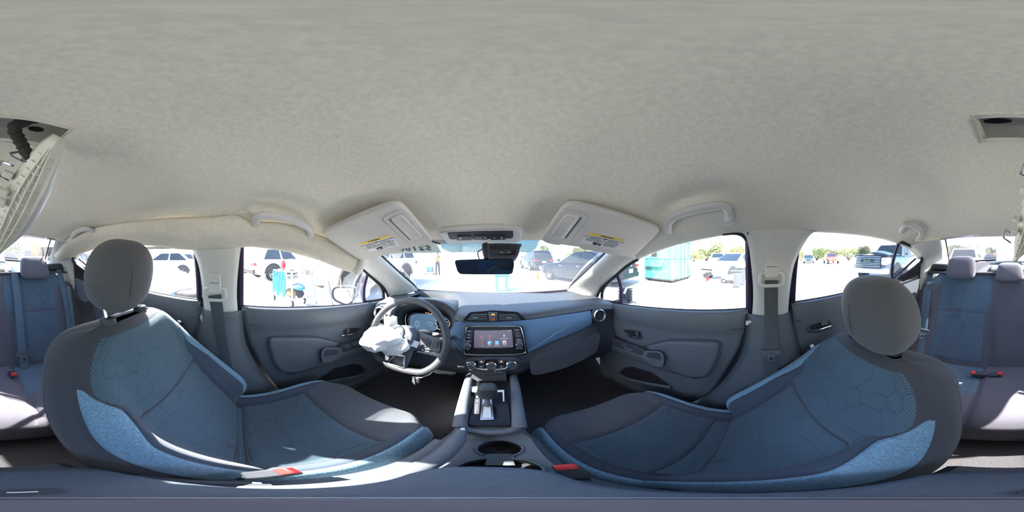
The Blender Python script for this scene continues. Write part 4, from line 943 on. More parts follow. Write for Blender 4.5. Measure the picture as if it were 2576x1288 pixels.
def front_seat(kind, sg, cx, dz, shear, dy, cdy=0, seam=.010):
    lab = {'driver': 'driver seat, blue grey woven, tall headrest raised on its posts', 'passenger': 'front passenger seat, blue grey woven, headrest pushed fully down'}[kind]
    S = thing('front_seat', lab, 'seat', (cx, .1+dy, -.95), group=None)
    def T(xp, y, z): return V((cx+sg*xp, y+dy+shear*max(0, (-.2-z))/.45, z+dz))
    def Bk(u, z):
        hw = sinterp(HW, z); yc = sinterp(YC, z); bo = sinterp(BO, z); yb = sinterp(YB, z)
        a = abs(u); s = 1 if u >= 0 else -1
        if a <= 1:
            bump = smooth(.55, .84, a)*(1-.65*smooth(.86, 1.0, a))
            if s > 0: y = yc+bo*bump-.028*smooth(.8, 1.0, a)**2-.012*a*a
            else: y = yc+sinterp(BO2, z)*smooth(.60, .93, a)*(1-.22*smooth(.94, 1.0, a))-.012*smooth(.8, 1.0, a)**2-.012*a*a
            return T(s*hw*a, y, z)
        ye = (yc+bo*.35-.040) if s > 0 else (yc+sinterp(BO2, z)*.78-.024)
        if a <= 1.6:
            t = (a-1)/.6; return T(s*(hw+.012*sin(pi*t)), lerp(ye, yb+.03, t), z)
        t = (a-1.6)/.4
        return T(s*hw*cos(t*pi/2)**.7 if t < 1 else 0, yb+.03-.03*sin(min(1, t*2)*pi/2), z)
    b = MB(); us = [-2+4*i/128 for i in range(128)]; zs = [-.78+.60*sin(i/60*pi/2)**.85 for i in range(61)]
    b.grid([[Bk(u, z) for u in us] for z in zs], True)
    b.f.append(tuple(60*128+i for i in range(128)))
    back = b.build('backrest', M['dark_cloth'], S, ang=70)
    zv = lambda v: -.70+.52*v     # v -> z
    SB_ = lambda u, v: Bk(-u*sg if False else u, zv(v))
    vz = lambda z: (z+.70)/.52
    def pn(name, z0, z1, xa, xb, mat, lift=.004, nu=24, nv=28, label=None):
        fa = (lambda v: (xa(zv(v)) if callable(xa) else xa)/sinterp(HW, zv(v))); fb = (lambda v: (xb(zv(v)) if callable(xb) else xb)/sinterp(HW, zv(v)))
        b = panel(SB_, vz(z0), vz(z1), fa, fb, nu, nv, lift if sg < 0 else -lift, ew=.09, sc=(.24, .52))
        # normal side: make sure the lift points out of the seat
        return b
    def add(b, name, mat, par, label=None): return b.build(name, M[mat], par, ang=80, label=label, sol=.002)
    lift = -1
    def mkp(name, z0, z1, xa, xb, mat, par, nu=24, nv=28, label=None, lf=.005):
        fa = (lambda v: (xa(zv(v)) if callable(xa) else xa)/sinterp(HW, zv(v))); fb = (lambda v: (xb(zv(v)) if callable(xb) else xb)/sinterp(HW, zv(v)))
        t0 = SB_(0, .4); du = SB_(.01, .4)-SB_(-.01, .4); dv = SB_(0, .41)-SB_(0, .39)
        sgn = 1 if du.cross(dv).y > 0 else -1
        b = panel(SB_, vz(z0), vz(z1), fa, fb, nu, nv, lf*sgn, ew=.09, sc=(.24, .52))
        return b.build(name, M[mat], par, ang=80, label=label)
    topw = lambda z: min(.205, sinterp(HW, z)*.93)
    mkp('upper_insert', -.402, -.192, lambda z: -min(topw(z), .165+max(0, (z+.345))*1.2), lambda z: min(topw(z), .165+max(0, (z+.345))*1.2), 'insert', back, 36, 30, 'grey blue ribbed chevron insert')
    mkp('lower_insert', -.695, -.405, lambda z: -.160, .160, 'insert', back, 30, 30, 'grey blue ribbed lower insert')
    crest = lambda z: .205-.028*smooth(-.45, -.33, z)
    for s in (-1, 1):
        edge = (lambda z: sinterp(HW, z)*(.975 if kind == 'driver' else 1.0)) if s > 0 else (lambda z: -sinterp(HW, z)*(1.0+.12*smooth(-.26,-.40,z)))
        crest = (lambda z: .205-.028*smooth(-.45, -.33, z)) if s > 0 else (lambda z: min(sinterp(HW, z)*.93, .203-.030*smooth(-.42, -.30, z)))
        ztop = -.292 if s > 0 else -.245; zst = -.333 if s > 0 else -.30
        mkp('bolster_strip', -.69 if s > 0 else -.655, zst, lambda z: s*.163, lambda z: s*max(.164, crest(z)), 'dark_strip', back, 8, 30)
        mkp('bolster', -.69 if s > 0 else -.655, ztop, lambda z: s*(crest(z)+.002+(.030*smooth(-.345,-.292,z) if s > 0 else 0)), edge, 'melange', back, 10, 34, 'bright blue melange bolster')
        # dark outer side
    # seam cord round the rear edge of the side
    for s in (-1, 1):
        b = MB(); b.tube([Bk(s*1.45, z) for z in [-.70+.5*i/30 for i in range(31)]], .0013, 5); b.build('side_seam', M['dark_strip'], back)
    # cushion
    ztilt = lambda y: 0
    def Cu(u, v):
        y = sinterp(CY, v); z = sinterp(CZ, v); a = abs(u); s = 1 if u >= 0 else -1
        hw = .245-.012*smooth(.55, .8, v)-.030*smooth(.78, .97, v)
        bo = .036*(1-.75*smooth(.5, .85, v))
        if a <= 1:
            bump = smooth(.62, .86, a)*(1-.7*smooth(.88, 1.0, a))
            return T0(s*hw*a, y-.055*smooth(.6, 1.0, a)*smooth(.6, 1.0, v), z+bo*bump-.022*smooth(.84, 1, a)**2)
        t = a-1
        return T0(s*(hw+.006*sin(t*pi)), y-.055*smooth(.6, 1.0, v), lerp(z+bo*.3-.022, -.80, t))
    def T0(xp, y, z): return V((cx+sg*xp, y+dy+cdy, z+dz))
    b = MB(); us = [-2+4*i/64 for i in range(65)]; b.grid([[Cu(u, v/30) for u in us] for v in range(31)])
    cush = b.build('cushion', M['dark_cloth'], S, ang=70)
    t1 = (Cu(.01, .5)-Cu(-.01, .5)).cross(Cu(0, .51)-Cu(0, .49)); sg2 = 1 if t1.z > 0 else -1
    def vy(y):
        for i in range(1000):
            if sinterp(CY, i/1000) >= y: return i/1000
        return 1
    def cpn(name, y0, y1, xa, xb, mat, nu=24, nv=20, label=None, lf=.006):
        hwv = lambda v: .245-.012*smooth(.55, .8, v)-.030*smooth(.78, .97, v)
        fa = lambda v: (xa(v) if callable(xa) else xa)/hwv(v); fb = lambda v: (xb(v) if callable(xb) else xb)/hwv(v)
        b = panel(Cu, y0, y1, fa, fb, nu, nv, lf*sg2, ew=.09, sc=(.24, .5)); return b.build(name, M[mat], cush, ang=80, label=label)
    cpn('rear_insert', vy(-.045), vy(seam-.001), -.165, .165, 'insert', 24, 6)
    cpn('main_insert', vy(seam+.001), vy(.232), lambda v: -.168-.012*v, lambda v: .168+.012*v, 'insert', 32, 24, 'grey blue quilted seat insert')
    cpn('thigh_panel', vy(.235), .93, lambda v: -.205+.02*smooth(.7,1,v), lambda v: .205-.02*smooth(.7,1,v), 'mid_cloth', 28, 20, 'plain dark grey thigh panel')
    for s in (-1, 1):
        cpn('cushion_strip', vy(-.03), vy(.30), lambda v: s*.172+s*.010*v+s*.0*v, lambda v: s*.205, 'dark_strip', 6, 24)
        cpn('cushion_bolster', vy(-.03), .955, lambda v: s*(.206), lambda v: s*(.245-.012*smooth(.55, .8, v)-.030*smooth(.78, .97, v))*1.0 if v < .75 else s*max(.2065, .245-.012*smooth(.55, .8, v)-.030*smooth(.78, .97, v)), 'melange', 8, 40, 'bright blue melange cushion edge')
        def fl(u, v): return Cu(s*u, v)
        du = fl(1.11, .4)-fl(1.1, .4); dv = fl(1.1, .41)-fl(1.1, .40)
        b = panel(fl, vy(-.03), .94, 1.01, lambda v: 1.22, 6, 36, (.004 if du.cross(dv).dot(V((sg*s,0,0))) > 0 else -.004), ew=.15, sc=(.2, .5)); b.build('cushion_flank', M['melange'], cush, ang=80)
    # base: side valance, rails
    b = MB()
    for s in (-1, 1): pass
    b.prism([T0(-.215, y, z) for y, z in ((-.16,-.77), (.36,-.74), (.33,-.86), (-.16,-.86))], V((sg*.43, 0, 0))); b.build('seat_frame', M['plastic_dark'], S, bevel=.015)
    for s in (-1, 1):
        p0 = V((cx+sg*s*.19, -.20+dy, -.905)); b = MB(); b.box(p0+V((0,.28,0)), (.03,.62,.05)); b.build('seat_rail', M['metal_grey'], S, bevel=.004, label=None)
        b = MB(); b.tube([V((cx+sg*s*.19, -.10+dy, -.90)), V((cx+sg*s*.19, .0+dy, -.80+dz*.3))], .014, 8); b.build('rail_bracket', M['plastic_dark'], S)
    # recliner cover on the outer side
    b = MB(); b.lathe([(.045,0), (.04,.014), (0,.016)], T(-.236,-.06,-.69), (-sg,0,0), 20); b.build('recliner_cover', M['plastic_dark'], S)
    # airbag tag sewn into the outboard seam
    tp = SB_(-1.02, vz(-.275)); b = MB(); b.box(tp+V((0,.004,0)), (.008,.014,.030), Matrix.Rotation(rad(-25), 3, 'X')); tg = b.build('airbag_tag', M['plastic'] if kind == 'driver' else M['label_white'], back)
    text('AIRBAG', tp+V((sg*.005,.004,0)), (0,.43,.9), (0,-.9,.43), .006, M['print_white'] if kind == 'driver' else M['print_dark'], tg)
    return S, T, back
DS, DT, DB = front_seat('driver', 1, XC-.345, 0.0, 0.0, 0.0)
PS, PT, PB = front_seat('passenger', -1, XC+.345, -.092, .062, .0, .068, .045)
def headrest(S, c, posts, rx_=.125, ry=.066, rz_=.118, tilt=-10):
    R = Matrix.Rotation(rad(tilt), 3, 'X')
    b = MB(); b.ell((0,0,0), (rx_, ry, rz_), None, 36, 24, .72)
    def f(p):
        t = (p.z/rz_); k = 1+.10*t-.06*t*t if t < 0 else 1+.02*t-.12*t*t
        q = V((p.x*k, p.y*(1-.10*t)-.018*(1-(p.x/rx_)**2)*0, p.z)); return V(c)+R @ q
    b.mapped(f); h = b.build('headrest', M['headrest'], S, ang=180, label='charcoal padded headrest')
    sm = [V(c)+R @ V((rx_*.30*(1-.2*abs(t)), (ry*1.0)*math.sqrt(max(0, 1-abs(t)**2.6))*(1-.10*t)*.998, rz_*t)) for t in [-.93+1.86*i/24 for i in range(25)]]
    b = MB(); b.tube(sm, .0011, 5); b.build('stitch_seam', M['dark_cloth'], h)
    for p0, col in posts:
        b = MB(); b.tube([V(p0)-V((0,0,.02)), V((p0[0], V(c).y, V(c).z-rz_*.5))], .0065, 12); b.build('post', M['chrome'], h, label='chrome headrest post')
        b = MB(); b.lathe([(.021,-.012), (.022,.004), (.019,.011), (.008,.012), (.0065,.006)], V(p0), V((0,-.15,1)), 24); b.build('post_collar', M['plastic_dark'], h)
        b = MB(); b.box(V(p0)+V((.0,.014,.004)), (.014,.014,.010)); b.build('collar_button', M['plastic'], h, bevel=.003)
headrest(DS, (-.372,-.325,-.060), [((-.290,-.300,-.178), 0), ((-.432,-.300,-.178), 0)], rz_=.110)
headrest(PS, (.325,-.318,-.172), [((.255,-.31,-.283), 0), ((.395,-.31,-.283), 0)], .128, .068, .118)
# front belt buckles on stalks beside the console
def buckle(name, lab, c, R, col, S_=(.028,.050,.022)):
    t = thing(name, lab, 'buckle', c)
    b = MB(); b.box(c, S_, R); o = b.build('housing', M['plastic_dark'], t, bevel=.005, seg=3)
    b = MB(); b.box(V(c)+(R @ V((0,S_[1]*.42,S_[2]*.22))), (S_[0]*.82, S_[1]*.34, S_[2]*.75), R); b.build('release_button', M['red'], t, bevel=.003, label='red release button')
    b = MB(); b.tube([V(c)+(R @ V((0,-S_[1]*.45,0))), V(c)+(R @ V((0,-S_[1]*1.0,-.03)))], .009, 8, flat=.5); b.build('stalk', M['plastic_dark'], t)
    return t
buckle('belt_buckle', 'black belt buckle with red button by the driver seat cushion', P(683,1192,z=-.575), Matrix.Rotation(rad(8), 3, 'Z') @ Matrix.Rotation(rad(35), 3, 'X'), 0)
buckle('belt_buckle', 'black belt buckle with red button by the passenger seat cushion', P(1436,1187,z=-.575), Matrix.Rotation(rad(-8), 3, 'Z') @ Matrix.Rotation(rad(35), 3, 'X'), 0)
# ================================================================ REAR BENCH
RP = [(0,(-.83,-.735)), (.06,(-.862,-.68)), (.35,(-.955,-.50)), (.7,(-1.055,-.27)), (.9,(-1.105,-.145)), (.96,(-1.125,-.112)), (1,(-1.165,-.110))]
RY = [(a, p[0]) for a, p in RP]; RZ = [(a, p[1]) for a, p in RP]
RS_ = thing('rear_bench', 'dark blue rear bench seat with lighter outer inserts and three headrests', 'seat', (XC,-.75,-.95))
def Rb(x, v):
    a = abs(x-XC); y = sinterp(RY, v); z = sinterp(RZ, v)
    bo = .055*smooth(.40, .54, a)*(1-.6*smooth(.55, .62, a))*(1-smooth(.8, 1, v))+.012*(1-smooth(.09, .12, a))
    gr = -.010*(1-smooth(.0, .010, abs(a-.105)))
    drop = .10*smooth(.42, .62, a)**1.6*smooth(.72, 1.0, v)
    return V((x, y+bo+gr, z-drop))
b = MB(); b.grid([[Rb(lerp(-.645, .605, i/90), j/34) for i in range(91)] for j in range(35)]); RB_ = b.build('backrest', M['purple_cloth'], RS_, ang=70, sol=-.03)
def rpan(name, v0, v1, xa, xb, mat, nu=24, nv=24, label=None, par=None, lf=.005):
    t1 = (Rb(.31, .5)-Rb(.30, .5)).cross(Rb(.3, .51)-Rb(.3, .5)); s = 1 if t1.y > 0 else -1
    b = panel(Rb, v0, v1, xa, xb, nu, nv, lf*s, ew=.08, sc=(1, .62)); return b.build(name, M[mat], par or RB_, ang=80, label=label)
for s in (-1, 1):
    X = lambda a: XC+s*a
    inner = lambda v: X(.115+.045*(1-smooth(.45, .72, v)))
    outer = lambda v: X(.470)
    A, Bq = (inner, outer) if s > 0 else (outer, inner)
    rpan('upper_insert', .545, .955, A, Bq, 'insert_rear', 28, 26, 'dark blue quilted rear insert')
    rpan('lower_insert', .06, .540, A, Bq, 'insert_rear', 28, 26)
    A, Bq = (X(.473), lambda v: X(.500+.06*smooth(.1, .9, v))) if s > 0 else (lambda v: X(.500+.06*smooth(.1, .9, v)), X(.473))
    rpan('side_strip', .06, .80, A, Bq, 'purple_cloth', 10, 24)
    f1, f2 = (lambda v: X(.503+.06*smooth(.1, .9, v))), (lambda v: X(.54+.06*smooth(.1, .9, v)))
    A, Bq = (f1, f2) if s > 0 else (f2, f1)
    rpan('side_bolster', .30, .80, A, Bq, 'melange', 8, 24, 'blue melange outer strip')
    A, Bq = (X(.473), X(.60)) if s > 0 else (X(.60), X(.473))
    rpan('shoulder_panel', .81, .96, A, Bq, 'insert_rear', 16, 12)
# centre section pad
rpan('center_panel', .05, .95, XC-.092, XC+.092, 'purple_cloth', 16, 26)
# rear cushion
QP = [(0,(-.90,-.70)), (.15,(-.84,-.708)), (.5,(-.64,-.695)), (.8,(-.47,-.680)), (.9,(-.405,-.695)), (.96,(-.375,-.735)), (1,(-.385,-.84))]
QY = [(a, p[0]) for a, p in QP]; QZ = [(a, p[1]) for a, p in QP]
def Qc(x, v):
    a = abs(x-XC); y = sinterp(QY, v); z = sinterp(QZ, v)
    z += .016*smooth(.13, .08, a) if False else .014*(1-smooth(.08, .17, a))
    z += -.012*(1-smooth(0, .012, abs(a-.135)))*(v < .9)
    z += .02*smooth(.42, .55, a)*(1-smooth(.6, .95, v))
    return V((x, y, z))
b = MB(); b.grid([[Qc(lerp(-.645, .605, i/90), j/30) for i in range(91)] for j in range(31)]); QB = b.build('cushion', M['purple_cloth'], RS_, ang=70, sol=-.02)
for s in (-1, 1):
    X = lambda a: XC+s*a
    t1 = (Qc(.31, .5)-Qc(.30, .5)).cross(Qc(.3, .51)-Qc(.3, .5)); sg_ = 1 if t1.z > 0 else -1
    for nm, v0, v1, a0, a1, mt in (('cushion_insert', .02, .60, .140, .44, 'insert_rear'), ('cushion_front', .605, .93, .140, .47, 'purple_cloth'), ('cushion_side', .02, .93, .475, .61, 'purple_cloth')):
        A, Bq = (X(a0), X(a1)) if s > 0 else (X(a1), X(a0))
        panel(Qc, v0, v1, A, Bq, 24, 20, .006*sg_, ew=.08, sc=(1, .55)).build(nm, M[mt], QB, ang=80)
panel(Qc, .02, .93, XC-.130, XC+.130, 20, 24, .006*sg_, ew=.08).build('center_cushion', M['purple_cloth'], QB, ang=80)
b = MB(); b.prism([(-.64,-.40,-.80), (.60,-.40,-.80), (.60,-.40,-.945), (-.64,-.40,-.945)], (0,-.45,0)); b.build('seat_base', M['carpet'], RS_)
for x, w_, z0, z1, lab in ((-.352,.105,-.155,.0,'rear headrest behind the driver'), (.312,.108,-.155,-.0,'rear headrest behind the passenger'), (-.02,.096,-.165,-.045,'low centre rear headrest')):
    c = V((x,-1.085,(z0+z1)/2)); b = MB(); hh = (z1-z0)/2
    b.ell((0,0,0), (w_,.045,hh), None, 32, 18, .5); b.mapped(lambda p: c+V((p.x*(1-.17*(p.z/hh+1)/2), p.y-.035*(p.z/hh), p.z)))
    h = b.build('headrest', M['purple_cloth'], RS_, ang=180, label=lab)
    if x != -.02:
        for d in (-.05, .05):
            b = MB(); b.tube([c+V((d,-.02,-hh-.03)), c+V((d,-.02,-hh*.5))], .006, 8); b.build('post', M['plastic_dark'], h)
# child seat anchor snaps
for px, py in ((2326,890), (2445,911)):
    p = P(px, py, y=-.875); b = MB(); b.lathe([(.006,0), (.004,.006), (0,.006)], p, (0,1,.5), 8); b.build('anchor_clip', M['white_plastic'], RB_, label='tiny pale anchor clip')
# rear buckles
buckle('belt_buckle', 'rear belt buckle pointing its red end towards the passenger side', P(2460,942,z=-.672), Matrix.Rotation(rad(70), 3, 'Z') @ Matrix.Rotation(rad(15), 3, 'X') @ Matrix.Rotation(rad(180), 3, 'Z'), 0, (.03,.055,.025)) if False else None
def rear_buckle(lab, c, ang, tl=12):
    R = Matrix.Rotation(rad(ang), 3, 'Z') @ Matrix.Rotation(rad(tl), 3, 'X'); return buckle('belt_buckle', lab, c, R, 0, (.034,.062,.026))
rear_buckle('rear belt buckle with red end facing the passenger side', P(2461,941,z=-.675), -75)
rear_buckle('rear belt buckle lying flat with red end facing the middle', P(2503,944,z=-.68), 95)
rear_buckle('rear belt buckle with red top on the driver side cushion', P(32,941,z=-.675), 0, 25)
# ================================================================ BELTS
def tongue(t, c, xd, yd, mat='satin', sc=1.0, name='tongue'):
    X = V(xd).normalized(); Y = (V(yd)-X*V(yd).dot(X)).normalized(); Z = X.cross(Y)
    b = MB(); o = rnd([c+X*x*sc+Y*y*sc for x, y in ((-.032,.012), (.032,.012), (.034,-.004), (.014,-.010), (.012,-.036), (-.012,-.036), (-.014,-.010), (-.034,-.004))], .003*sc); b.prism([p-Z*.002 for p in o], Z*.004)
    tg = b.build(name, M[mat], t, bevel=.0008, label='metal latch tongue')
    b = MB(); o = rnd([c+X*x*sc+Y*y*sc for x, y in ((-.034,.016), (.034,.016), (.034,-.002), (-.034,-.002))], .006*sc); b.prism([p-Z*.005 for p in o], Z*.010); b.build('tongue_cover', M['plastic'], tg, bevel=.002)
    b = MB(); b.box(c+Y*-.024*sc, (.010*sc,.010*sc,.0048), Matrix((X, Y, Z)).transposed()); b.build('tongue_slot', M['rubber'], tg)
for side, m, lab in (('driver', mx, 'driver seat belt hanging from the left pillar guide'), ('passenger', ident, 'front passenger seat belt with buckle tongue hanging on it')):
    top = P(1940,700,x=.585)
    t = thing('seat_belt', lab, 'seat belt', m(V((.60,-.08,-.75))))
    gc_ = m(P(1940,690,x=.578))
    if side == 'driver': gc_ = P(541,728,x=-.612)
    yv = V((0,1,0)); zv_ = V((0,0,1))
    # guide: tall slider cover and loop
    b = MB(); o = rnd([gc_+yv*y+zv_*z for y, z in ((-.022,.062), (.022,.062), (.024,-.01), (-.024,-.01))], .008); inn = V((1 if side == 'driver' else -1,0,0))
    b.prism([p-inn*.004 for p in o], inn*.022); sl_ = b.build('slider_cover', M['trim_light'], t, bevel=.004, seg=3)
    b = MB(); b.tube(rnd([gc_+yv*y+zv_*z+inn*.010 for y, z in ((-.040,.004), (.040,.004), (.042,-.030), (.030,-.040), (-.030,-.040), (-.042,-.030))], .012), .007, 8, closed=True); b.build('guide_loop', M['trim_light'], sl_)
    b = MB(); b.box(gc_+zv_*.028+inn*.019, (.002,.036,.002)); b.build('cover_joint', M['plastic'], sl_)
    if side == 'passenger':
        pts = [gc_+inn*.012+zv_*-.02, P(1940,740,x=.570), P(1940,800,x=.562), P(1941,860,x=.556), P(1940,905,x=.556), P(1938,960,x=.560), V((.575,-.06,-.80))]
        wl = [.050,.050,.049,.048,.047,.046,.046]
        b = MB(); b.strap(spl(pts, 24), (0,1,0), .048); b.build('webbing', M['belt'], t)
        tongue(t, P(1940,890,x=.546), (0,1,0), (0,0,1), 'satin', 1.0)
    else:
        pts = [gc_+inn*.012+zv_*-.02, P(545,770,x=-.605), P(553,830,x=-.600), P(566,900,x=-.598), P(580,960,x=-.598), V((-.61,.0,-.82))]
        b = MB(); b.strap(spl(pts, 24), [V((0,1,0)).lerp(V((.35,.8,0)), i/23) for i in range(24)], [lerp(.050,.036,i/23) for i in range(24)]); b.build('webbing', M['belt'], t)
    b = MB(); b.box(m(V((.635,-.05,-.83))), (.04,.07,.05)); b.build('lower_anchor', M['plastic_dark'], t, bevel=.008)
def rear_belt(lab, pts, w_, tong=None, cat='seat belt'):
    t = thing('seat_belt', lab, cat, pts[-1])
    b = MB(); b.strap(spl(pts, 24), (1,.0,0), w_); b.build('webbing', M['belt_blue'], t)
    if tong is not None: tongue(t, tong, (1,0,0), (0,-.42,1), 'satin', 1.25)
    return t
def rbp(px, py, out=.02):
    """point on the rear backrest, pushed forward"""
    d = D(px, py); best = None
    for i in range(121):
        v = i/120; x = d.x/d.y*sinterp(RY, v)
        q = Rb(x, v); e = (q.normalized()-d).length
        if best is None or e < best[0]: best = (e, q)
    q = best[1]; return d*((q.y+out)/d.y)
rear_belt('rear belt by the passenger side window with silver tongue', [P(2342,672,y=-1.17), rbp(2340,690,.015), rbp(2334,740), rbp(2328,790), rbp(2323,830), rbp(2318,870), rbp(2312,910)], .046, rbp(2322,835,.03))
rear_belt('rear belt behind the driver headrest running beside the bolster', [P(143,672,y=-1.17), rbp(150,685,.015), rbp(163,740), rbp(172,790), rbp(177,830), rbp(184,860), rbp(192,890)], .042, rbp(177,833,.03))
rear_belt('centre rear belt hanging straight down beside the left rear headrest', [P(36,668,y=-1.17), rbp(37,690,.015), rbp(44,750), rbp(50,820), rbp(56,880), rbp(60,905), rbp(63,925)], .048, rbp(60,892,.03))
# ================================================================ DOORS
BPTS = {}
def door(n, m, side, rear=False):
    who = {('left',0):'driver door', ('right',0):'front passenger door', ('left',1):'rear door behind the driver', ('right',1):'rear door behind the passenger'}[(side, int(rear))]
    if not rear:
        fr = [(.845,-.31), (.845,-.45), (.845,-.62), (.845,-.78), (.82,-.91)]
        re_ = [(.012,-.235), (.045,-.40), (.10,-.55), (.165,-.74), (.26,-.90)]
    else:
        fr = [(-.165,-.213), (-.185,-.40), (-.21,-.55), (-.23,-.74), (-.25,-.90)]
        re_ = [(-.86,-.135), (-.87,-.30), (-.80,-.50), (-.72,-.70), (-.62,-.88)]
    XP = [(0,.648), (.03,.640), (.10,.634), (.135,.640), (.16,.644), (.30,.642), (.42,.640), (.62,.645), (.8,.640), (1,.655)]
    def S(u, v):
        f = interp([(i/4, p[0]) for i, p in enumerate(fr)], v); fz = interp([(i/4, p[1]) for i, p in enumerate(fr)], v)
        r_ = interp([(i/4, p[0]) for i, p in enumerate(re_)], v); rz_ = interp([(i/4, p[1]) for i, p in enumerate(re_)], v)
        y = lerp(f, r_, u); z = lerp(fz, rz_, u)
        if v < .12: z = lerp(bz(y)-.002, z, smooth(0, .12, v))
        x = sinterp(XP, v)+.012*smooth(.9, 1, u)+.012*smooth(.06, 0, u)
        return V((x, y, z))
    def SX(p):  # x of the panel surface near a given y,z
        return sinterp(XP, max(0, min(1, (bz(p.y)-p.z)/.64)))
    b = MB(); b.grid([[m(S(i/44, j/44)) for i in range(45)] for j in range(45)])
    # window sill ledge up to the glass
    d = struct(b.build('door_%d' % n, M['plastic'], sol=.006, ang=60), 'dark plastic %s panel' % who, 'door')
    b = MB(); ys = [lerp(fr[0][0], re_[0][0], i/30) for i in range(31)]
    b.grid([[m(V((bx(y)+.02, y, bz(y)+.001))) for y in ys], [m(V((bx(y)-.004, y, bz(y)+.003))) for y in ys], [m(V((.646, y, bz(y)-.004))) for y in ys], [m(V((.642, y, bz(y)-.014))) for y in ys]])
    b.build('sill_pad', M['plastic_soft'], d, ang=80)
    inn = m(V((XC-1,0,0)))-m(V((XC,0,0)))
    def dp(px, py, x): 
        q = P(px, py, x=x); return m(q)
    def poly(pts, x, r=.01, rn=4): return rnd([dp(a, c, x) for a, c in pts], r, rn)
    if not rear:
        # soft upper pad line
        b = MB(); b.tube([m(V((.6335, y, bz(y)-.075+.01*(y-.4)))) for y in [lerp(.82, .03, i/20) for i in range(21)]], .0022, 5); b.build('pad_line', M['plastic_dark'], d)
        # padded insert and armrest
        b = MB(); b.pillow([p for p in rnd([dp(*a, .634) for a in ((1624,869), (1681,856), (1740,857), (1806,858), (1813,870), (1804,905), (1795,925), (1780,944), (1738,948), (1700,938), (1668,928), (1675,899), (1667,889))], .02, 4)], inn*.016, .12, 4); PA = b.build('armrest_pad', M['plastic'], d, ang=80)
        b = MB(); b.tube(chk([dp(*a, .632) for a in ((1618,871), (1680,853), (1740,853), (1810,855), (1817,870), (1808,907), (1798,928), (1782,950), (1738,953))], 2, False), .0018, 5); b.build('pad_seam', M['plastic_dark'], d)
        # armrest shelf sweeping under the pad
        b = MB()
        top = [dp(*a, .600) for a in ((1533,862), (1545,868), (1590,884), (1640,908), (1668,926))]
        tin = [m(V((.648, m(p).y if False else p.y, p.z+.004))) for p in top]
        low = [dp(*a, .612) for a in ((1531,872), (1543,884), (1588,902), (1640,922), (1700,940), (1738,950))]
        lin = [m(V((.648, p.y, p.z-.035))) for p in low]
        top2 = top+[dp(1700,938,.618)]
        b.loft([[m(V((.648, p.y, p.z+.003))) for p in top2], top2, low, lin], 24, 12); b.build('armrest', M['plastic'], d, ang=60)
        # switch plate
        b = MB(); b.prism(poly([(1539,851), (1545,849), (1622,877), (1624,884), (1619,893), (1590,884), (1540,866), (1537,858)], .603, .012), inn*.008); SW_ = b.build('switch_plate', M['plastic_dark'], d, bevel=.002)
        if side == 'right':
            q = [((1566,868), (1575,869), (1594,879), (1590,882), (1572,876))]
            b = MB(); b.prism(poly([(1572,872), (1578,873), (1595,880), (1590,883), (1575,878)], .594, .003), inn*.006); b.build('window_switch', M['plastic'], SW_, bevel=.0015)
            for x0 in (1566, 1572):
                b = MB(); b.prism(poly([(x0,866), (x0+5,867.5), (x0+4,870), (x0-1,869)], .594, .001), inn*.003); b.build('lock_switch', M['plastic_soft'], SW_, bevel=.0008)
        else:
            for a in (((1547,856), (1558,859), (1556,864), (1546,861)), ((1560,860), (1570,863), (1568,868), (1558,865)), ((1576,865), (1592,871), (1589,878), (1574,872)), ((1597,873), (1612,879), (1609,886), (1595,880))):
                b = MB(); b.prism(poly(a, .594, .003), inn*.005); b.build('window_switch', M['plastic'], SW_, bevel=.0015)
        # pull cup: raised rim with a dark recess
        rim = [dp(*a, .600) for a in ((1622,881), (1660,883), (1670,890), (1673,905), (1669,922), (1645,920), (1617,897))]
        b = MB(); b.prism(rnd(rim, .012), inn*.008); PC = b.build('pull_cup', M['plastic_soft'], d, bevel=.003)
        b = MB(); b.prism(poly([(1629,886), (1655,887), (1663,893), (1663,908), (1655,910), (1626,898)], .5915, .010), inn*.0012); rc = b.build('cup_recess', M['plastic_dark'], PC, bevel=.0004)
        b = MB(); b.prism(poly([(1630,899), (1660,905), (1660,909), (1645,910)], .5905, .004), inn*.001); b.build('cup_floor', M['plastic'], rc)
        # inner release handle
        b = MB(); b.prism(poly([(1567,827), (1605,830), (1616,834), (1619,850), (1608,854), (1583,848)], .641, .014), inn*.006); HR = b.build('handle_recess', M['plastic_dark'], d, bevel=.002)
        b = MB(); b.prism(poly([(1571,830), (1602,832), (1612,836), (1614,847), (1587,844)], .6355, .01), inn*.0008); b.build('handle_cavity', M['rubber'], HR)
        b = MB(); b.tube([dp(1580,843.5,.630), dp(1598,848,.628), dp(1618,850.5,.630)], [.004,.0055,.004], 8); b.build('release_lever', M['chrome'], HR, label='chrome door release lever')
        b = MB(); b.prism(poly([(1600,833), (1606,834), (1607,844), (1602,843)], .633, .002), inn*.005); b.build('lock_tab', M['plastic'], HR, bevel=.001)
        # speaker area and map pocket
        b = MB(); b.prism(poly([(1511,880), (1530,890), (1552,925), (1556,950), (1600,972), (1645,985), (1600,985), (1530,960), (1510,930)], .645, .03), inn*.006); b.build('speaker_panel', M['plastic_soft'], d, bevel=.003)
        b = MB(); b.prism(poly([(1560,936), (1572,924), (1590,921), (1640,935), (1686,966), (1680,972), (1600,955)], .640, .02), inn*.010); PK = b.build('map_pocket', M['rubber'], d, bevel=.003, label='map pocket with its inner shade drawn as a dark plate')  # dark plate stands in for the shade inside the pocket
        b = MB(); b.tube(chk([dp(*a, .622) for a in ((1556,943), (1562,949), (1600,958), (1650,968), (1688,974))], 2, False), .009, 8); b.build('pocket_lip', M['plastic'], PK)
    else:
        b = MB(); b.tube([m(V((.6335, y, bz(y)-.075))) for y in [lerp(-.18, -.84, i/20) for i in range(21)]], .0022, 5); b.build('pad_line', M['plastic_dark'], d)
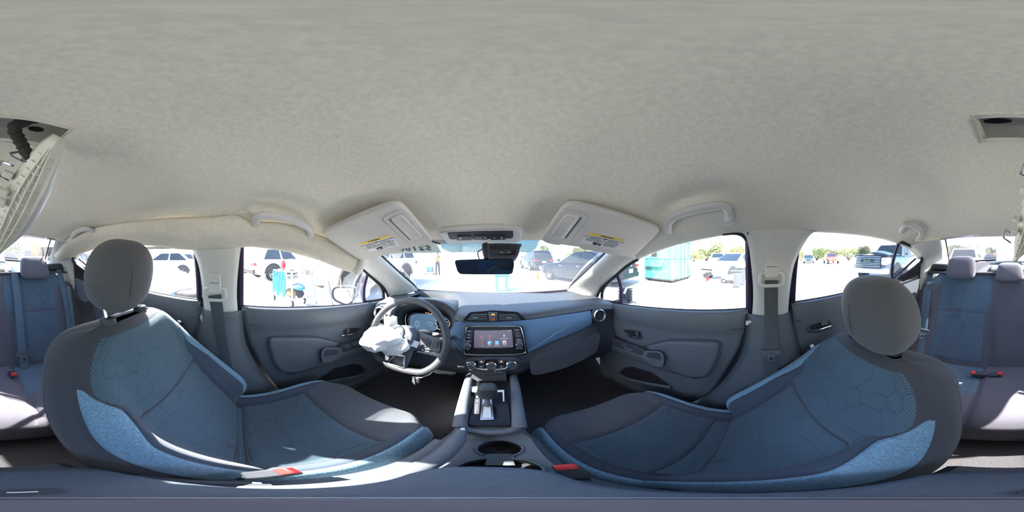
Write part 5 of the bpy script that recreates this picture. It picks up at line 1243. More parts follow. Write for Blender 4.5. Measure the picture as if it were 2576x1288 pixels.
        b = MB(); b.prism(poly([(2026,824), (2040,812), (2086,804), (2093,812), (2088,826), (2050,838), (2030,836)], .640, .016), inn*.006); HR = b.build('handle_recess', M['plastic_dark'], d, bevel=.002)
        b = MB(); b.prism(poly([(2034,824), (2045,815), (2084,808), (2088,814), (2084,822), (2046,832)], .6345, .01), inn*.0008); b.build('handle_cavity', M['rubber'], HR)
        b = MB(); b.tube([dp(2032,832,.630), dp(2060,829,.628), dp(2090,819,.630)], [.004,.0055,.004], 8); b.build('release_lever', M['chrome'], HR, label='chrome door release lever')
        b = MB(); b.prism(poly([(2064,809), (2080,806), (2082,816), (2066,819)], .632, .004), inn*.006); b.build('lock_tab', M['plastic'], HR, bevel=.001)
        b = MB(); b.pillow(rnd([m(V((.640,y,z))) for y, z in ((-.22,-.44), (-.60,-.40), (-.66,-.46), (-.60,-.56), (-.26,-.58))], .04), inn*.03, .15, 4); b.build('armrest_pad', M['plastic_soft'], d, ang=80)
    if rear:
        q = [P(2236,712,x=.655), P(2268,696,x=.642), P(2296,676,x=.617), P(2314,658,x=.600), P(2318,640,x=.585), P(2336,640,x=.59), P(2332,690,x=.62), P(2310,730,x=.645), P(2262,745,x=.655)]
        b = MB(); b.prism([m(p)-inn*.004 for p in q], inn*.010); b.build('quarter_panel', M['rubber'], d, bevel=.003)
        q = [P(2250,716,x=.640), P(2285,704,x=.635), P(2312,700,x=.625), P(2306,752,x=.628), P(2286,762,x=.632), P(2252,745,x=.638)]
        b = MB(); b.prism([m(p)-inn*.002 for p in q], inn*.008); b.build('corner_trim', M['plastic_soft'], d, bevel=.003)
    return d
door(1, mx, 'left'); door(2, ident, 'right'); door(3, mx, 'left', True); door(4, ident, 'right', True)
# ================================================================ GRAB HANDLES
def grab(name, lab, pts, r, par_n, rear=False):
    """pts: foot, bend, ..., bend, foot"""
    t = thing(name, lab, 'handle', pts[0])
    b = MB(); ps = spl(chk(pts, 2, False), 40); b.tube(ps, [r*(1.25 if (i < 7 or i > 32) else 1.0) for i in range(40)], 12, flat=.75, up=par_n); b.build('grip', M['trim_light'], t)
    for p in (pts[0], pts[-1]):
        b = MB(); b.ell(V(p)+V(par_n)*.004, (.012,.022,.014), None, 16, 10, .7); b.build('foot', M['trim_light'], t)
    return t
def rp(px, py, off=.0):
    """point on the roof lining seen at a pixel"""
    d = D(px, py); lo = None
    for i in range(40, 1400):
        q = d*(i/1000)
        if abs((q.x-XC)/(rx(q.y)-XC)) > 1.0 or q.z > roof((q.x-XC)/(rx(q.y)-XC), q.y).z: lo = i/1000; break
    return d*((lo or .6)-off)
grab('grab_handle', 'long pale grab handle above the front passenger window', [rp(1680,586,.0), rp(1678,562,.035), rp(1700,540,.045), rp(1760,524,.045), rp(1822,515,.04), rp(1833,530,.03), rp(1834,556,.0)], .013, (-.7,0,-.7))
grab('grab_handle', 'long cream grab handle above the driver window pulled off its trim', [rp(772,601,.02), rp(785,580,.05), rp(760,562,.06), rp(715,548,.06), rp(660,541,.06), rp(640,550,.05), rp(645,572,.02)], .013, (.7,0,-.7))
grab('grab_handle', 'short pale grab handle above the passenger side rear corner window', [rp(2268,580,.0), rp(2272,568,.03), rp(2288,564,.04), rp(2310,572,.04), rp(2320,586,.03), rp(2308,602,.0)], .013, (-.7,0,-.7))
grab('grab_handle', 'short cream grab handle above the driver side rear corner window', [rp(190,610,.02), rp(180,596,.05), rp(192,582,.06), rp(215,574,.06), rp(236,580,.05), rp(238,592,.02)], .013, (.7,0,-.7))
# ================================================================ SUN VISORS
def visor(lab, RI, FI, FO, RO, side):
    t = thing('sun_visor', lab, 'sun visor', (RI+FO)/2)
    nn = (FI-RI).cross(RO-RI).normalized()
    FO = FO-nn*nn.dot(FO-RI)
    if nn.z > 0: nn = -nn
    ix = (FO-FI).normalized()
    def U(a, c): # a: 0 inner..1 outer, c: 0 rear..1 front
        return RI.lerp(RO, a).lerp(FI.lerp(FO, a), c)
    out = rnd([U(0,0), U(0,.93), U(.06,1.0), U(.16,1.02), U(.20,.94), U(.34,.95), U(.40,1.03), U(.97,1.06), U(1,.95), U(1.0,.0)], .032, 6)
    b = MB(); n_ = len(out); c = sum(out, V())/n_
    rows = []
    for k in range(7):
        ph = pi*k/6; s_ = sin(ph); rows.append([p.lerp(c, .035*(1-s_))-nn*(.010*cos(ph)) for p in out])
    b.grid(rows, True); b.f.append(tuple(range(n_))); b.f.append(tuple(6*n_+i for i in range(n_)))
    B_ = b.build('visor_panel', M['visor'], t, ang=80)
    # vanity lid along the inner edge
    q = lambda pts, o: [U(a, cc)+nn*o for a, cc in pts]
    b = MB(); b.prism(rnd(q([(.025,.10), (.235,.14), (.235,.78), (.20,.84), (.03,.80)], .010), .018), nn*.003); fr_ = b.build('mirror_frame', M['trim_light'], B_, bevel=.0015, label='pale frame round the vanity mirror lid')
    b = MB(); b.pillow(rnd(q([(.045,.17), (.165,.17), (.165,.74), (.045,.74)], .013), .014), nn*.006, .06, 3); ld = b.build('mirror_lid', M['visor'], fr_, ang=60)
    b = MB(); b.prism(rnd(q([(.075,.22), (.130,.22), (.130,.68), (.075,.68)], .0190), .012), nn*.0012); b.build('lid_recess', M['trim_light'], ld, bevel=.0008)
    b = MB(); b.prism(q([(.172,.20), (.186,.20), (.186,.73), (.172,.73)], .0132), nn*.0008); b.build('lid_gap', M['plastic'], fr_)
    b = MB(); b.tube([U(.20,.97), U(.34,.97)], .008, 8); b.build('hinge_clip', M['visor'], B_)
    # warning label: yellow heading bar, white body, lines of print
    a0, a1, c0, c1 = .33, .72, .50, .83
    b = MB(); b.prism(rnd(q([(a0,c0), (a0,c1), (a1,c1), (a1,c0)], .0102), .004), nn*.0004); lb = b.build('warning_label', M['label_white'], B_, label='white warning label with yellow heading')
    b = MB(); b.prism(q([(a0+.005,c0+.005), (a0+.005,c0+.062), (a1-.005,c0+.062), (a1-.005,c0+.005)], .0107), nn*.0002); b.build('label_heading', M['label_yellow'], lb)
    xd = (FO-FI) if side == 'right' else (FI-FO); yd = RI-FI
    # lettering must read from below
    text('WARNING', U((a0+a1)/2, c0+.034)+nn*.0114, xd, yd, .010, M['print_dark'], lb, name='heading')
    b = MB(); b.prism(q([((a0+a1)/2-.002,c0+.07), ((a0+a1)/2-.002,c1-.01), ((a0+a1)/2+.002,c1-.01), ((a0+a1)/2+.002,c0+.07)], .0107), nn*.0002); b.build('label_rule', M['print_dark'], lb)
    wtx = ['Children Can Be KILLED or INJURED', 'by Passenger Air Bag', 'The back seat is the safest place', 'for children 12 and under.', 'Make sure all children use', 'seat belts or child seats.']
    for col in (0, 1):
        for k, tx in enumerate(wtx):
            if (col == (0 if side == 'left' else 0)) and k > 3: continue
            ctr = a0+(a1-a0)*(.26 if (col == 0) == (side == 'right') else .74)
            text(tx, U(ctr, c0+.095+.037*k)+nn*.0114, xd, yd, .0048, M['print_dark'], lb, name='print_line')
    # pictogram block
    ctr = a0+(a1-a0)*(.40 if side == 'right' else .60)
    for k, (dx, dc, w_, h_) in enumerate(((-.03,0,.018,.06), (-.008,.01,.018,.07), (.016,0,.014,.05), (.034,.012,.012,.07), (-.02,-.03,.05,.012))):
        b = MB(); b.prism(q([(ctr+dx-w_/2,c1-.055+dc-h_/2), (ctr+dx-w_/2,c1-.055+dc+h_/2), (ctr+dx+w_/2,c1-.05+dc+h_/2), (ctr+dx+w_/2,c1-.06+dc-h_/2)], .0107), nn*.0002); b.build('pictogram', M['print_dark'], lb)
    return t
visor('left sun visor folded up above the steering wheel', P(1003,497,x=-.21)+V((0,0,-.004)), V((-.205,.525,.052)), V((-.546,.500,.034)), V((-.50,.272,.086)), 'left')
visor('right sun visor folded up above the passenger side of the windscreen', V((.165,.352,.140)), V((.150,.535,.055)), V((.535,.475,.045)), V((.475,.288,.098)), 'right')
# ================================================================ OVERHEAD CONSOLE
OC = thing('overhead_console', 'pale overhead lamp console with a row of dark switches', 'lamp console', rp(1213,590))
def op(px, py, o=0):
    q = P(px, py, z=1); d = D(px, py); A_ = V((0,.44,.112)); nn = V((0,-.30,-1)).normalized(); t = A_.dot(nn)/d.dot(nn); return d*t+nn*o
on = V((0,-.30,-1)).normalized()
def oplate(pts, o, th, mat, name, par, r=.006, bev=.0015, **k):
    b = MB(); b.prism(rnd([op(x, y, o) for x, y in pts], r), on*th); return b.build(name, mat, par, bevel=bev, **k)
oplate([(1106,581), (1110,573), (1180,568), (1250,566), (1312,571), (1315,582), (1306,606), (1130,608)], -.03, .036, M['visor'], 'base_shell', OC, r=.02, bev=.008)
oplate([(1107,580), (1127,577), (1290,572), (1313,573), (1308,600), (1300,603), (1240,606), (1128,608)], .006, .005, M['white_plastic'], 'lamp_lens', OC, r=.006, label='whitish lamp lens frame')
SWB = oplate([(1126,577), (1210,573), (1291,572), (1291,588), (1286,591), (1210,593), (1135,594), (1130,590)], .011, .003, M['plastic_dark'], 'switch_strip', OC, r=.004, label='dark strip of lamp switches')
oxd, oyd = (1,0,0), (0,.95,-.28)
oyd = (0, .30*-1+0, 1)
for x0, x1, y, tx in ((1150,1186,588.5,('beam','OFF')), (1192,1226,587,('OFF','door','beam')), (1234,1271,587,('OFF','beam'))):
    sw_ = oplate([(x0,y-5), (x1,y-5.5), (x1,y+4.5), (x0,y+5)], .014, .004, M['plastic_dark'], 'lamp_switch', SWB, r=.001, bev=.0008)
    for k, s in enumerate(tx):
        cx_ = lerp(x0, x1, (k+.5)/len(tx))
        if s == 'OFF': text(s, op(cx_, y, .0185), (1,0,0), (0,-1,.3), .0062, M['print_white'], sw_)
        elif s == 'beam':   # little lamp with rays
            b = MB(); b.prism([op(cx_+dx, y+dy, .0181) for dx, dy in ((-3.5,-1.6), (3.5,-1.6), (1.2,.6), (-1.2,.6))], on*.0004); b.build('lamp_symbol', M['print_white'], sw_)
            for dx in (-2,0,2): b = MB(); b.tube([op(cx_+dx, y+1.2, .0184), op(cx_+dx*1.5, y+2.6, .0184)], .0004, 4); b.build('symbol_ray', M['print_white'], sw_)
        else:
            b = MB(); b.tube([op(cx_+dx, y+dy, .0184) for dx, dy in ((-3,-1), (3,-1), (3,1.2), (-3,1.2))], .0005, 4, closed=True); b.build('door_symbol', M['print_white'], sw_)
# ================================================================ MIRROR AND CAMERA POD
MR = thing('rear_view_mirror', 'dark frameless rear view mirror on a windscreen stalk', 'mirror', P(1217,672,y=.45))
def mp(px, py, o=0): 
    nn = V((.12,-1,-.12)).normalized(); A_ = P(1217,671,y=.45); d = D(px, py); return d*(A_.dot(nn)/d.dot(nn))+nn*o
mn = V((.12,-1,-.12)).normalized()
o_ = rnd([mp(*a) for a in ((1142,656), (1217,653), (1292,652), (1295,665), (1290,690), (1217,691), (1156,690), (1150,683))], .008, 5)
b = MB(); b.prism([p-mn*.022 for p in o_], mn*.022); HS = b.build('housing', M['gloss_black'], MR, bevel=.004, seg=3)
b = MB(); c = sum(o_, V())/len(o_); b.prism([p.lerp(c, .035)+mn*.0005 for p in o_], mn*.0008); b.build('mirror_glass', M['mirror_glass'], HS, label='dark tinted mirror glass')
b = MB(); b.tube([P(1224,652,y=.475), P(1224,640,y=.49), P(1222,628,y=.52), P(1222,618,y=.545)], [.008,.008,.010,.012], 12); b.build('stalk', M['plastic_dark'], MR)
b = MB(); b.tube(spl([P(1206,652,y=.48), P(1202,640,y=.50), P(1203,633,y=.51), P(1213,626,y=.53)], 14), .0018, 6); b.build('wire', M['rubber'], MR)
PD = thing('camera_pod', 'black slotted camera cover behind the mirror stalk', 'camera cover', P(1275,630,y=.56))
b = MB(); b.loft([[P(1212,618,y=.60), P(1262,617,y=.60), P(1312,618,y=.60)], [P(1214,630,y=.56), P(1262,632,y=.555), P(1306,630,y=.56)], [P(1220,646,y=.60), P(1262,648,y=.59), P(1297,648,y=.60)], [P(1226,652,y=.66), P(1262,654,y=.66), P(1292,654,y=.66)]], 14, 14); b.build('cover', M['plastic_dark'], PD, sol=.008)
for k in range(4):
    b = MB(); y = 629+k*3.6; b.tube([P(1247+k,y,y=.553), P(1298-k,y,y=.553)], .0028, 6); b.build('slot', M['rubber'], PD)
for px in (1262, 1281):
    b = MB(); b.box(P(px,635,y=.548), (.008,.002,.002)); b.build('slot_glint', M['satin'], PD)
# ================================================================ BURST CURTAIN AIRBAG ALONG THE LEFT RAIL
tops = [(140,630,.0), (168,600,.0), (250,570,.0), (330,558,.0), (420,548,.0), (520,545,.0), (590,540,.0), (640,556,.0), (720,562,.0), (800,590,.0), (860,612,.0), (908,632,.0)]
bots = [(152,656,-.56), (170,653,-.575), (200,640,-.585), (262,622,-.585), (330,616,-.59), (400,620,-.59), (450,628,-.595), (545,627,-.60), (600,623,-.605), (640,622,-.61), (720,633,-.605), (800,655,-.60), (860,678,-.59), (902,692,-.575)]
N_ = 90
ta = spl([rp(a, c, .012) for a, c, _ in tops], N_); ba = spl([P(a, c, x=x) for a, c, x in bots], N_)
rows = []
for i in range(N_):
    r = []
    for k in range(15):
        s = k/14; p = ta[i].lerp(ba[i], s); bul = .030*sin(pi*min(1, s*1.02))**.8
        wv_ = NZ.noise(V((p.y*9, s*2.5, 0)))*.006+abs(NZ.noise(V((p.y*16+s*6, s*4, 3))))*.007
        r.append(p+V((bul+wv_, 0, -bul*.30-wv_*.3)))
    # turn the hem under
    r += [ba[i]+V((-.012,0,.010)), ba[i]+V((-.045,0,.045))]
    rows.append(r)
b = MB(); b.grid(rows)
CT = b.build('side_curtain_airbag', M['curtain'], None, ang=180, sol=-.002)
tag(CT, 'cream cloth curtain airbag sagging along the roof rail above the driver side windows', 'airbag')
b = MB()
for (p0, p1, p2) in (((590,540), (600,536), (625,530)), ((560,548), (595,545), (625,558)), ((248,590), (262,576), (280,565)), ((735,565), (760,575), (790,580)), ((800,600), (840,612), (875,622)), ((190,612), (196,628), (206,640))):
    b = MB(); b.tube([rp(*p0, .028), rp(*p1, .036), rp(*p2, .028)], [.001,.004,.001], 6); b.build('crease', M['curtain'], CT)
b = MB(); b.tube([P(895,688,x=-.56), P(905,668,x=-.545), P(912,640,x=-.53)], [.018,.022,.012], 10); b.build('rolled_end', M['trim_light'], CT)
b = MB(); b.loft([[P(350,622,x=-.60), P(440,616,x=-.60)], [P(350,628,x=-.60), P(438,626,x=-.60)]], 10, 4); b.build('exposed_rail', M['visor'], CT, sol=.006)
# ================================================================ DANGLING LAMP PANEL
HP = thing('dangling_lamp_panel', 'ivory lamp panel torn loose and dangling from the roof opening on a black harness', 'lamp panel', V((-.03,-.26,.02)))
A_ = P(150,345,r=.270); B0 = P(2555,652,r=.40)
axis = (B0-A_); L_ = axis.length; ax = axis.normalized(); tocam = (-(A_+B0)/2).normalized()
wd = ax.cross(tocam).normalized()   # roughly horizontal width seen by the camera
if wd.x < 0: wd = -wd
dp_ = ax.cross(wd).normalized()
if dp_.dot(tocam) < 0: dp_ = -dp_
def hp(s, w_, d_=0): return A_+axis*s+wd*w_+dp_*d_
BOW = .004
rows = []
for i in range(25):
    s = i/24; h = .027*sin(pi*min(1, s*1.02+.02))**.7+.003; bow = BOW*sin(pi*s)
    rows.append([hp(s, -bow-h+.0, -.010), hp(s, -bow-h*.6, .004), hp(s, -bow, .010), hp(s, -bow+h*.6, .006), hp(s, -bow+h, -.004)])
b = MB(); b.grid(rows); SH = b.build('shell', M['ivory'], HP, sol=.004)
b = MB(); b.grid([[hp(i/24, -BOW*sin(pi*i/24)-.027*sin(pi*min(1, i/24*1.02+.02))**.7-.002, -.006), hp(i/24, -BOW*sin(pi*i/24)-.038*sin(pi*min(1, i/24*1.0+.0))**.7-.004, -.030), hp(i/24, -BOW*sin(pi*i/24)-.032*sin(pi*min(1, i/24))**.7, -.055)] for i in range(25)]); b.build('outer_face', M['white_plastic'], HP, sol=.003, label='smooth pale outer face of the panel')
for i in range(16):
    s = .12+.05*i; h = .027*sin(pi*min(1, s*1.02+.02))**.7; bow = BOW*sin(pi*s)
    b = MB(); b.tube([hp(s, -bow-h*.8, .006), hp(s+.01, -bow, .016), hp(s, -bow+h*.8, .009)], .0022, 5); b.build('rib', M['ivory'], SH)
for k in (-.45, .0, .45):
    b = MB(); b.tube([hp(i/20*.84+.08, -BOW*sin(pi*(i/20*.84+.08))+k*.027*sin(pi*(i/20*.84+.08)), .015) for i in range(21)], .0022, 5); b.build('long_rib', M['ivory'], SH)
for s, w_, d_, sz in ((.40,.030,.010,(.020,.012,.014)), (.46,.024,.014,(.012,.016,.012)), (.62,.030,.006,(.014,.010,.012)), (.70,.024,.012,(.012,.012,.018)), (.30,.034,.004,(.016,.012,.012))):
    b = MB(); b.box(hp(s, w_, d_), sz, Matrix((wd, ax, dp_)).transposed()); b.build('clip_tower', M['ivory'], SH, bevel=.002)
for s, w_ in ((.27,.052), (.78,.044)):
    b = MB(); b.tube([hp(s-.03, w_*.6, .004), hp(s-.03, w_, .002), hp(s+.05, w_, .002), hp(s+.06, w_*.55, .004)], .0022, 6); b.build('spring_clip', M['chrome'], HP, label='bent shiny spring clip')
b = MB(); b.tube(spl([V((-.062,-.185,.222)), P(38,318,r=.285), P(45,345,r=.285), P(60,372,r=.282), P(76,402,r=.280)], 30), [.0095+.0012*sin(i*1.9) for i in range(30)], 10); b.build('harness', M['harness'], HP, label='black taped wiring harness')
b = MB(); b.box(P(72,402,r=.282), (.020,.012,.014), Matrix.Rotation(rad(35), 3, 'Y')); b.build('connector', M['plastic_soft'], HP, bevel=.002)
b = MB(); b.tube([P(60,408,r=.28), P(30,392,r=.28), P(26,386,r=.285), P(60,380,r=.285)], .004, 6, flat=.4); b.build('bracket', M['satin'], HP)
# small high brake lamp on the parcel shelf
BL = thing('high_brake_lamp', 'pale blue grey brake lamp housing on the parcel shelf behind the middle headrest', 'brake lamp', P(2540,660,y=-1.42))
b = MB(); b.loft([[P(2504,663,y=-1.36), P(2540,660,y=-1.36), P(2590,662,y=-1.36)], [P(2506,650,y=-1.40), P(2540,647,y=-1.42), P(2586,649,y=-1.40)], [P(2512,645,y=-1.5), P(2540,643,y=-1.5), P(2582,645,y=-1.5)]], 16, 8); b.build('housing', M['plastic_soft'], BL, sol=.01).data.materials[0] = mk('lamp_grey', (.36,.42,.50), .5, var=.05)
# ================================================================ DOOR MIRRORS (outside the front glass)
DM = thing('door_mirror', 'silver blue door mirror outside the driver window', 'door mirror', V((-.92,.80,-.34)))
mk('car_paint', (.30,.35,.42), .3, var=.02, coat=.6, spec=.5)
c = P(872,745,h=1.13)
def dmp(px, py, o=0):
    nn = (V((.55,-.83,.02))).normalized(); d = D(px, py); return d*(c.dot(nn)/d.dot(nn))+nn*o
dn = V((.55,-.83,.02)).normalized()
ol2 = rnd([dmp(*a) for a in ((838,728), (846,722), (885,722), (892,730), (890,752), (880,766), (868,767), (842,755), (836,742))], .02, 4)
b = MB(); cc = sum(ol2, V())/len(ol2); rows = []
for o, k in ((.004,-.03), (.0,-.075), (-.03,-.085), (-.07,-.03), (-.10,.25), (-.115,.7), (-.117,.99)): rows.append([p.lerp(cc, k)+dn*o for p in ol2])
b.grid(rows, True); H_ = b.build('housing', M['car_paint'], DM, ang=60)
b = MB(); b.prism([p+dn*.001 for p in ol2], dn*.001); b.build('mirror_glass', M['mirror_bright'], H_, label='bright mirror glass')
b = MB(); b.tube(ol2, .009, 8, closed=True); b.build('bezel', M['rubber'], H_)
b = MB(); b.tube([dmp(893,755,-.05), P(915,768,h=1.02), V((-.70,.72,-.31))], [.035,.03,.03], 10, flat=.6); b.build('arm', M['car_paint'], DM)
BM_ = thing('broken_mirror', 'broken stump of a door mirror, black lattice with dangling wires', 'broken mirror', P(1573,760,h=1.2))
c2 = P(1573,742,h=1.2); rr2 = V((cos(rad(-44)), sin(rad(-44)), 0)); 
b = MB(); b.box(c2-V((0,0,.005)), (.085,.045,.11), Matrix.Rotation(rad(-44), 3, 'Z')); b.build('motor_block', M['plastic_dark'], BM_, bevel=.012)
for k in range(6):
    b = MB(); p = c2+V((0,0,-.055+.022*k)); b.tube([p-rr2*.055-V((.02,.02,0)), p+rr2*.055-V((.02,.02,0))], .0035, 6); b.build('lattice_bar', M['rubber'], BM_)
for k in range(5):
    b = MB(); p = c2+rr2*(-.045+.0225*k)-V((.02,.02,0)); b.tube([p-V((0,0,.06)), p+V((0,0,.055))], .0035, 6); b.build('lattice_bar', M['rubber'], BM_)
for pts in ([(1570,728), (1566,735), (1574,742), (1572,755)], [(1580,730), (1585,738), (1582,748), (1586,756), (1580,768)], [(1586,756), (1594,760), (1601,763)], [(1566,726), (1574,722), (1578,730)]):
    b = MB(); b.tube(spl([P(x, y, h=1.14+.03*(i % 2)) for i, (x, y) in enumerate(pts)], 16), .0035, 6); b.build('loose_wire', M['rubber'], BM_)
b = MB(); b.box(P(1573,731,h=1.13), (.012,.012,.05), Matrix.Rotation(rad(30), 3, 'Y')); b.build('silver_tab', M['chrome'], BM_, bevel=.002)
b = MB(); b.tube([c2-V((0,0,.05)), V((.72,.80,-.33))], [.03,.03], 8); b.build('stump', M['plastic_dark'], BM_)
# ================================================================ OUTSIDE
GZ = -1.22
def mk_ground():
    m = mk('concrete', (.74,.72,.68), .9, var=.10, vs_=.8, bump=.3, bs=30, spec=.2, stain=((.55,.53,.50), .35, .5)); return m
mk_ground()
b = MB(); b.grid([[(-150+300*i/30, -150+300*j/30, GZ) for i in range(31)] for j in range(31)])
struct(b.build('ground', M['concrete']), 'sun bleached pale concrete of a salvage yard', 'ground')
mk('tyre', (.013,.013,.016), .85, var=.1); mk('rim_silver', (.55,.56,.58), .3, metal=.6, var=.02); mk('car_glass', (.008,.014,.02), .08, var=.0, spec=.7)
mk('paint_white', (.70,.71,.71), .3, var=.02, coat=.5); mk('paint_navy', (.005,.009,.017), .3, var=.02, coat=.3); mk('paint_dark', (.014,.019,.025), .3, var=.02, coat=.5)
mk('paint_silver', (.22,.23,.25), .3, var=.02, coat=.5, metal=.3); mk('paint_bluegrey', (.055,.09,.13), .3, var=.03, coat=.5); mk('paint_red', (.34,.035,.012), .35, var=.03, coat=.4)
mk('beige_clad', (.22,.185,.13), .5, var=.03); mk('black_clad', (.014,.014,.016), .6, var=.05)
mk('lamp_red', (.28,.010,.018), .2, var=0, spec=.6); mk('lamp_clear', (.75,.77,.8), .15, var=0, spec=.7)
mk('lamp_orange', (.5,.13,.012), .2, var=0, spec=.6)
def car(name, lab, loc, deg, paint, L=4.6, W=1.85, H=1.65, zb=.28, belt=1.0, hood=.95, wr=.34, fo=.95, ro=.95, g=(-.46,.20,-.40,.02), kind='suv', clad=None, cat='car', rimspokes=6, grp=None, tail=True, side_wins=((.04,.46),(.50,.90))):
    """local frame: +Y is the car's nose. g = greenhouse rear base, front base, rear roof, front roof as fractions of L"""
    t = thing(name, lab, cat, (loc[0], loc[1], GZ), rad(deg), grp, local=True)
    hw = W/2; P_ = M[paint]; trunk = belt+.02 if kind != 'pickup' else belt
    st = [(-L/2, hw*.80, zb+.18, belt-.18), (-L/2+.06, hw*.90, zb+.06, belt-.02), (-L/2+.35, hw*.97, zb, trunk), (-L*.2, hw, zb-.05, belt), (0, hw, zb-.06, belt), (L*.18, hw, zb-.05, belt-.01), (L/2-.75, hw*.98, zb, hood), (L/2-.25, hw*.92, zb+.02, hood-.10), (L/2-.05, hw*.84, zb+.06, hood-.22), (L/2, hw*.72, zb+.18, hood-.32)]
    rows = []
    for y, w_, z0, z1 in st:
        h = z1-z0
        half = [(w_*.80, z0), (w_*.96, z0+h*.10), (w_, z0+h*.35), (w_*.99, z0+h*.65), (w_*.95, z0+h*.88), (w_*.86, z1-h*.02), (w_*.45, z1+.015), (0, z1+.02)]
        rows.append([V((-x, y, z)) for x, z in half]+[V((x, y, z)) for x, z in half[::-1][1:]])
    b = MB(); b.grid(rows); n_ = len(rows[0]); b.f.append(tuple(range(n_))); b.f.append(tuple(range((len(rows)-1)*n_, len(rows)*n_)))
    b.grid([[rows[i][0], rows[i][-1]] for i in range(len(rows))])
    body = b.build('body', P_, t, ang=50, subd=0)
    gr0, gf0, gr1, gf1 = [f*L for f in g]
    wb, wt = hw*.93, hw*.72
    zr_ = H
    base = [V((-wb,gr0,belt-.03)), V((wb,gr0,belt-.03)), V((wb,gf0,belt-.04)), V((-wb,gf0,belt-.04))]
    topv = [V((-wt,gr1,zr_-.03)), V((wt,gr1,zr_-.03)), V((wt,gf1,zr_-.05)), V((-wt,gf1,zr_-.05))]
    b = MB(); b.add(base+topv, [(0,1,5,4),(1,2,6,5),(2,3,7,6),(3,0,4,7),(4,5,6,7),(0,3,2,1)])
    cab = b.build('cabin', P_, t, bevel=.07, seg=3)
    def quad(A, B, C, D_, u0, u1, v0, v1, nm, off=.012):
        f = lambda u, v: A.lerp(B, u).lerp(D_.lerp(C, u), v)
        nn = (B-A).cross(D_-A).normalized(); c = sum(base+topv, V())/8
        if nn.dot(A-c) < 0: nn = -nn
        q = rnd([f(u0,v0), f(u1,v0), f(u1,v1), f(u0,v1)], .06, 3); bb = MB(); bb.prism([p+nn*.001 for p in q], nn*off); return bb.build(nm, M['car_glass'], cab)
    for s in (0, 1):
        A, B, C, D_ = (base[0], base[3], topv[3], topv[0]) if s == 0 else (base[1], base[2], topv[2], topv[1])
        for u0, u1 in side_wins: quad(A, B, C, D_, u0, u1, .10, .86, 'side_window')
    quad(base[3], base[2], topv[2], topv[3], .06, .94, .10, .92, 'windscreen')
    quad(base[0], base[1], topv[1], topv[0], .08, .92, .18, .88, 'rear_window')
    if kind == 'pickup':
        b = MB(); b.box((0, (-L/2+gr0)/2, belt+.015), (W*.80, gr0+L/2-.15, .05)); b.build('cargo_bed', M['black_clad'], t)
    for sx in (-1, 1):
        for y in (L/2-fo, -L/2+ro):
            c = V((sx*(hw-.13), y, wr)); b = MB()
            b.lathe([(wr*.55,-.10), (wr*.92,-.11), (wr,-.07), (wr,.07), (wr*.92,.115), (wr*.64,.105), (wr*.62,.06), (0,.05)], c, (sx,0,0), 28, (0,0,1)); wh = b.build('wheel', M['tyre'], t, ang=60)
            b = MB(); b.tube([c+V((sx*.105, cos(2*pi*k/24)*wr*.62, sin(2*pi*k/24)*wr*.62)) for k in range(24)], .018, 5, closed=True); rm = b.build('rim', M['rim_silver'], wh)
            for k in range(rimspokes):
                a = 2*pi*k/rimspokes; 
                b = MB(); b.tube([c+V((sx*.10, cos(a)*.04, sin(a)*.04)), c+V((sx*.105, cos(a)*wr*.6, sin(a)*wr*.6))], [.032,.024], 6, flat=.6); b.build('spoke', M['rim_silver'], wh)
            b = MB(); q = [c+V((sx*.02, cos(pi*k/12)*(wr+.075), sin(pi*k/12)*(wr+.075)-.0)) for k in range(13)]
            b.prism(q, V((sx*.105,0,0))); b.build('wheel_arch', M['black_clad'] if clad != 'beige' else M['black_clad'], t)
            if clad: b = MB(); b.tube([c+V((sx*.125, cos(pi*k/14)*(wr+.10), sin(pi*k/14)*(wr+.10))) for k in range(15)], .04, 6, flat=.6); b.build('arch_flare', M['black_clad' if clad == 'black' else 'beige_clad'], t)
        if clad:
            b = MB(); b.box((sx*(hw-.01), 0, zb+.06), (.05, L-2*max(fo, ro)-.85, .20)); b.build('sill_cladding', M['black_clad' if clad == 'black' else 'beige_clad'], t, bevel=.02)
        b = MB(); b.box((sx*hw*.70, -L/2+.035, belt-.20), (hw*.42, .16, .15)); b.build('tail_lamp', M['lamp_red'], t, bevel=.03) if tail else None
        b = MB(); b.box((sx*hw*.66, L/2-.10, hood-.28), (hw*.44, .22, .15)); b.build('headlamp', M['lamp_clear'], t, bevel=.03)
        b = MB(); b.box((sx*(hw+.06), gf0-.25, belt+.10), (.16,.10,.12)); b.build('wing_mirror', P_, t, bevel=.03)
        for k in range(2):
            b = MB(); b.box((sx*(hw+.004), -L*.10+k*L*.22, belt-.14), (.02,.16,.03)); b.build('door_handle', M['chrome'] if paint != 'paint_white' else P_, t, bevel=.006)
    b = MB(); b.box((0, -L/2+.02, zb+.18), (W*.86, .14, .22)); b.build('rear_bumper', M['black_clad'] if clad == 'black' else P_, t, bevel=.05)
    b = MB(); b.box((0, L/2-.02, zb+.16), (W*.74, .14, .20)); b.build('front_bumper', M['black_clad'] if clad == 'black' else P_, t, bevel=.05)
    b = MB(); b.box((0, L/2-.01, hood-.36), (W*.42, .07, .18)); b.build('grille', M['black_clad'], t, bevel=.02)
    b = MB(); b.box((0, -L/2-.01, belt-.30), (.32,.03,.15)); b.build('licence_plate', M['label_white'], t)
    return t
def from_pt(pt, deg, local):
    """car location so that the local point sits at the ground point pt"""
    c, s = cos(rad(deg)), sin(rad(deg)); return (pt[0]-(c*local[0]-s*local[1]), pt[1]-(s*local[0]+c*local[1]))
def gp_(px, py): q = P(px, py, z=GZ); return (q.x, q.y)
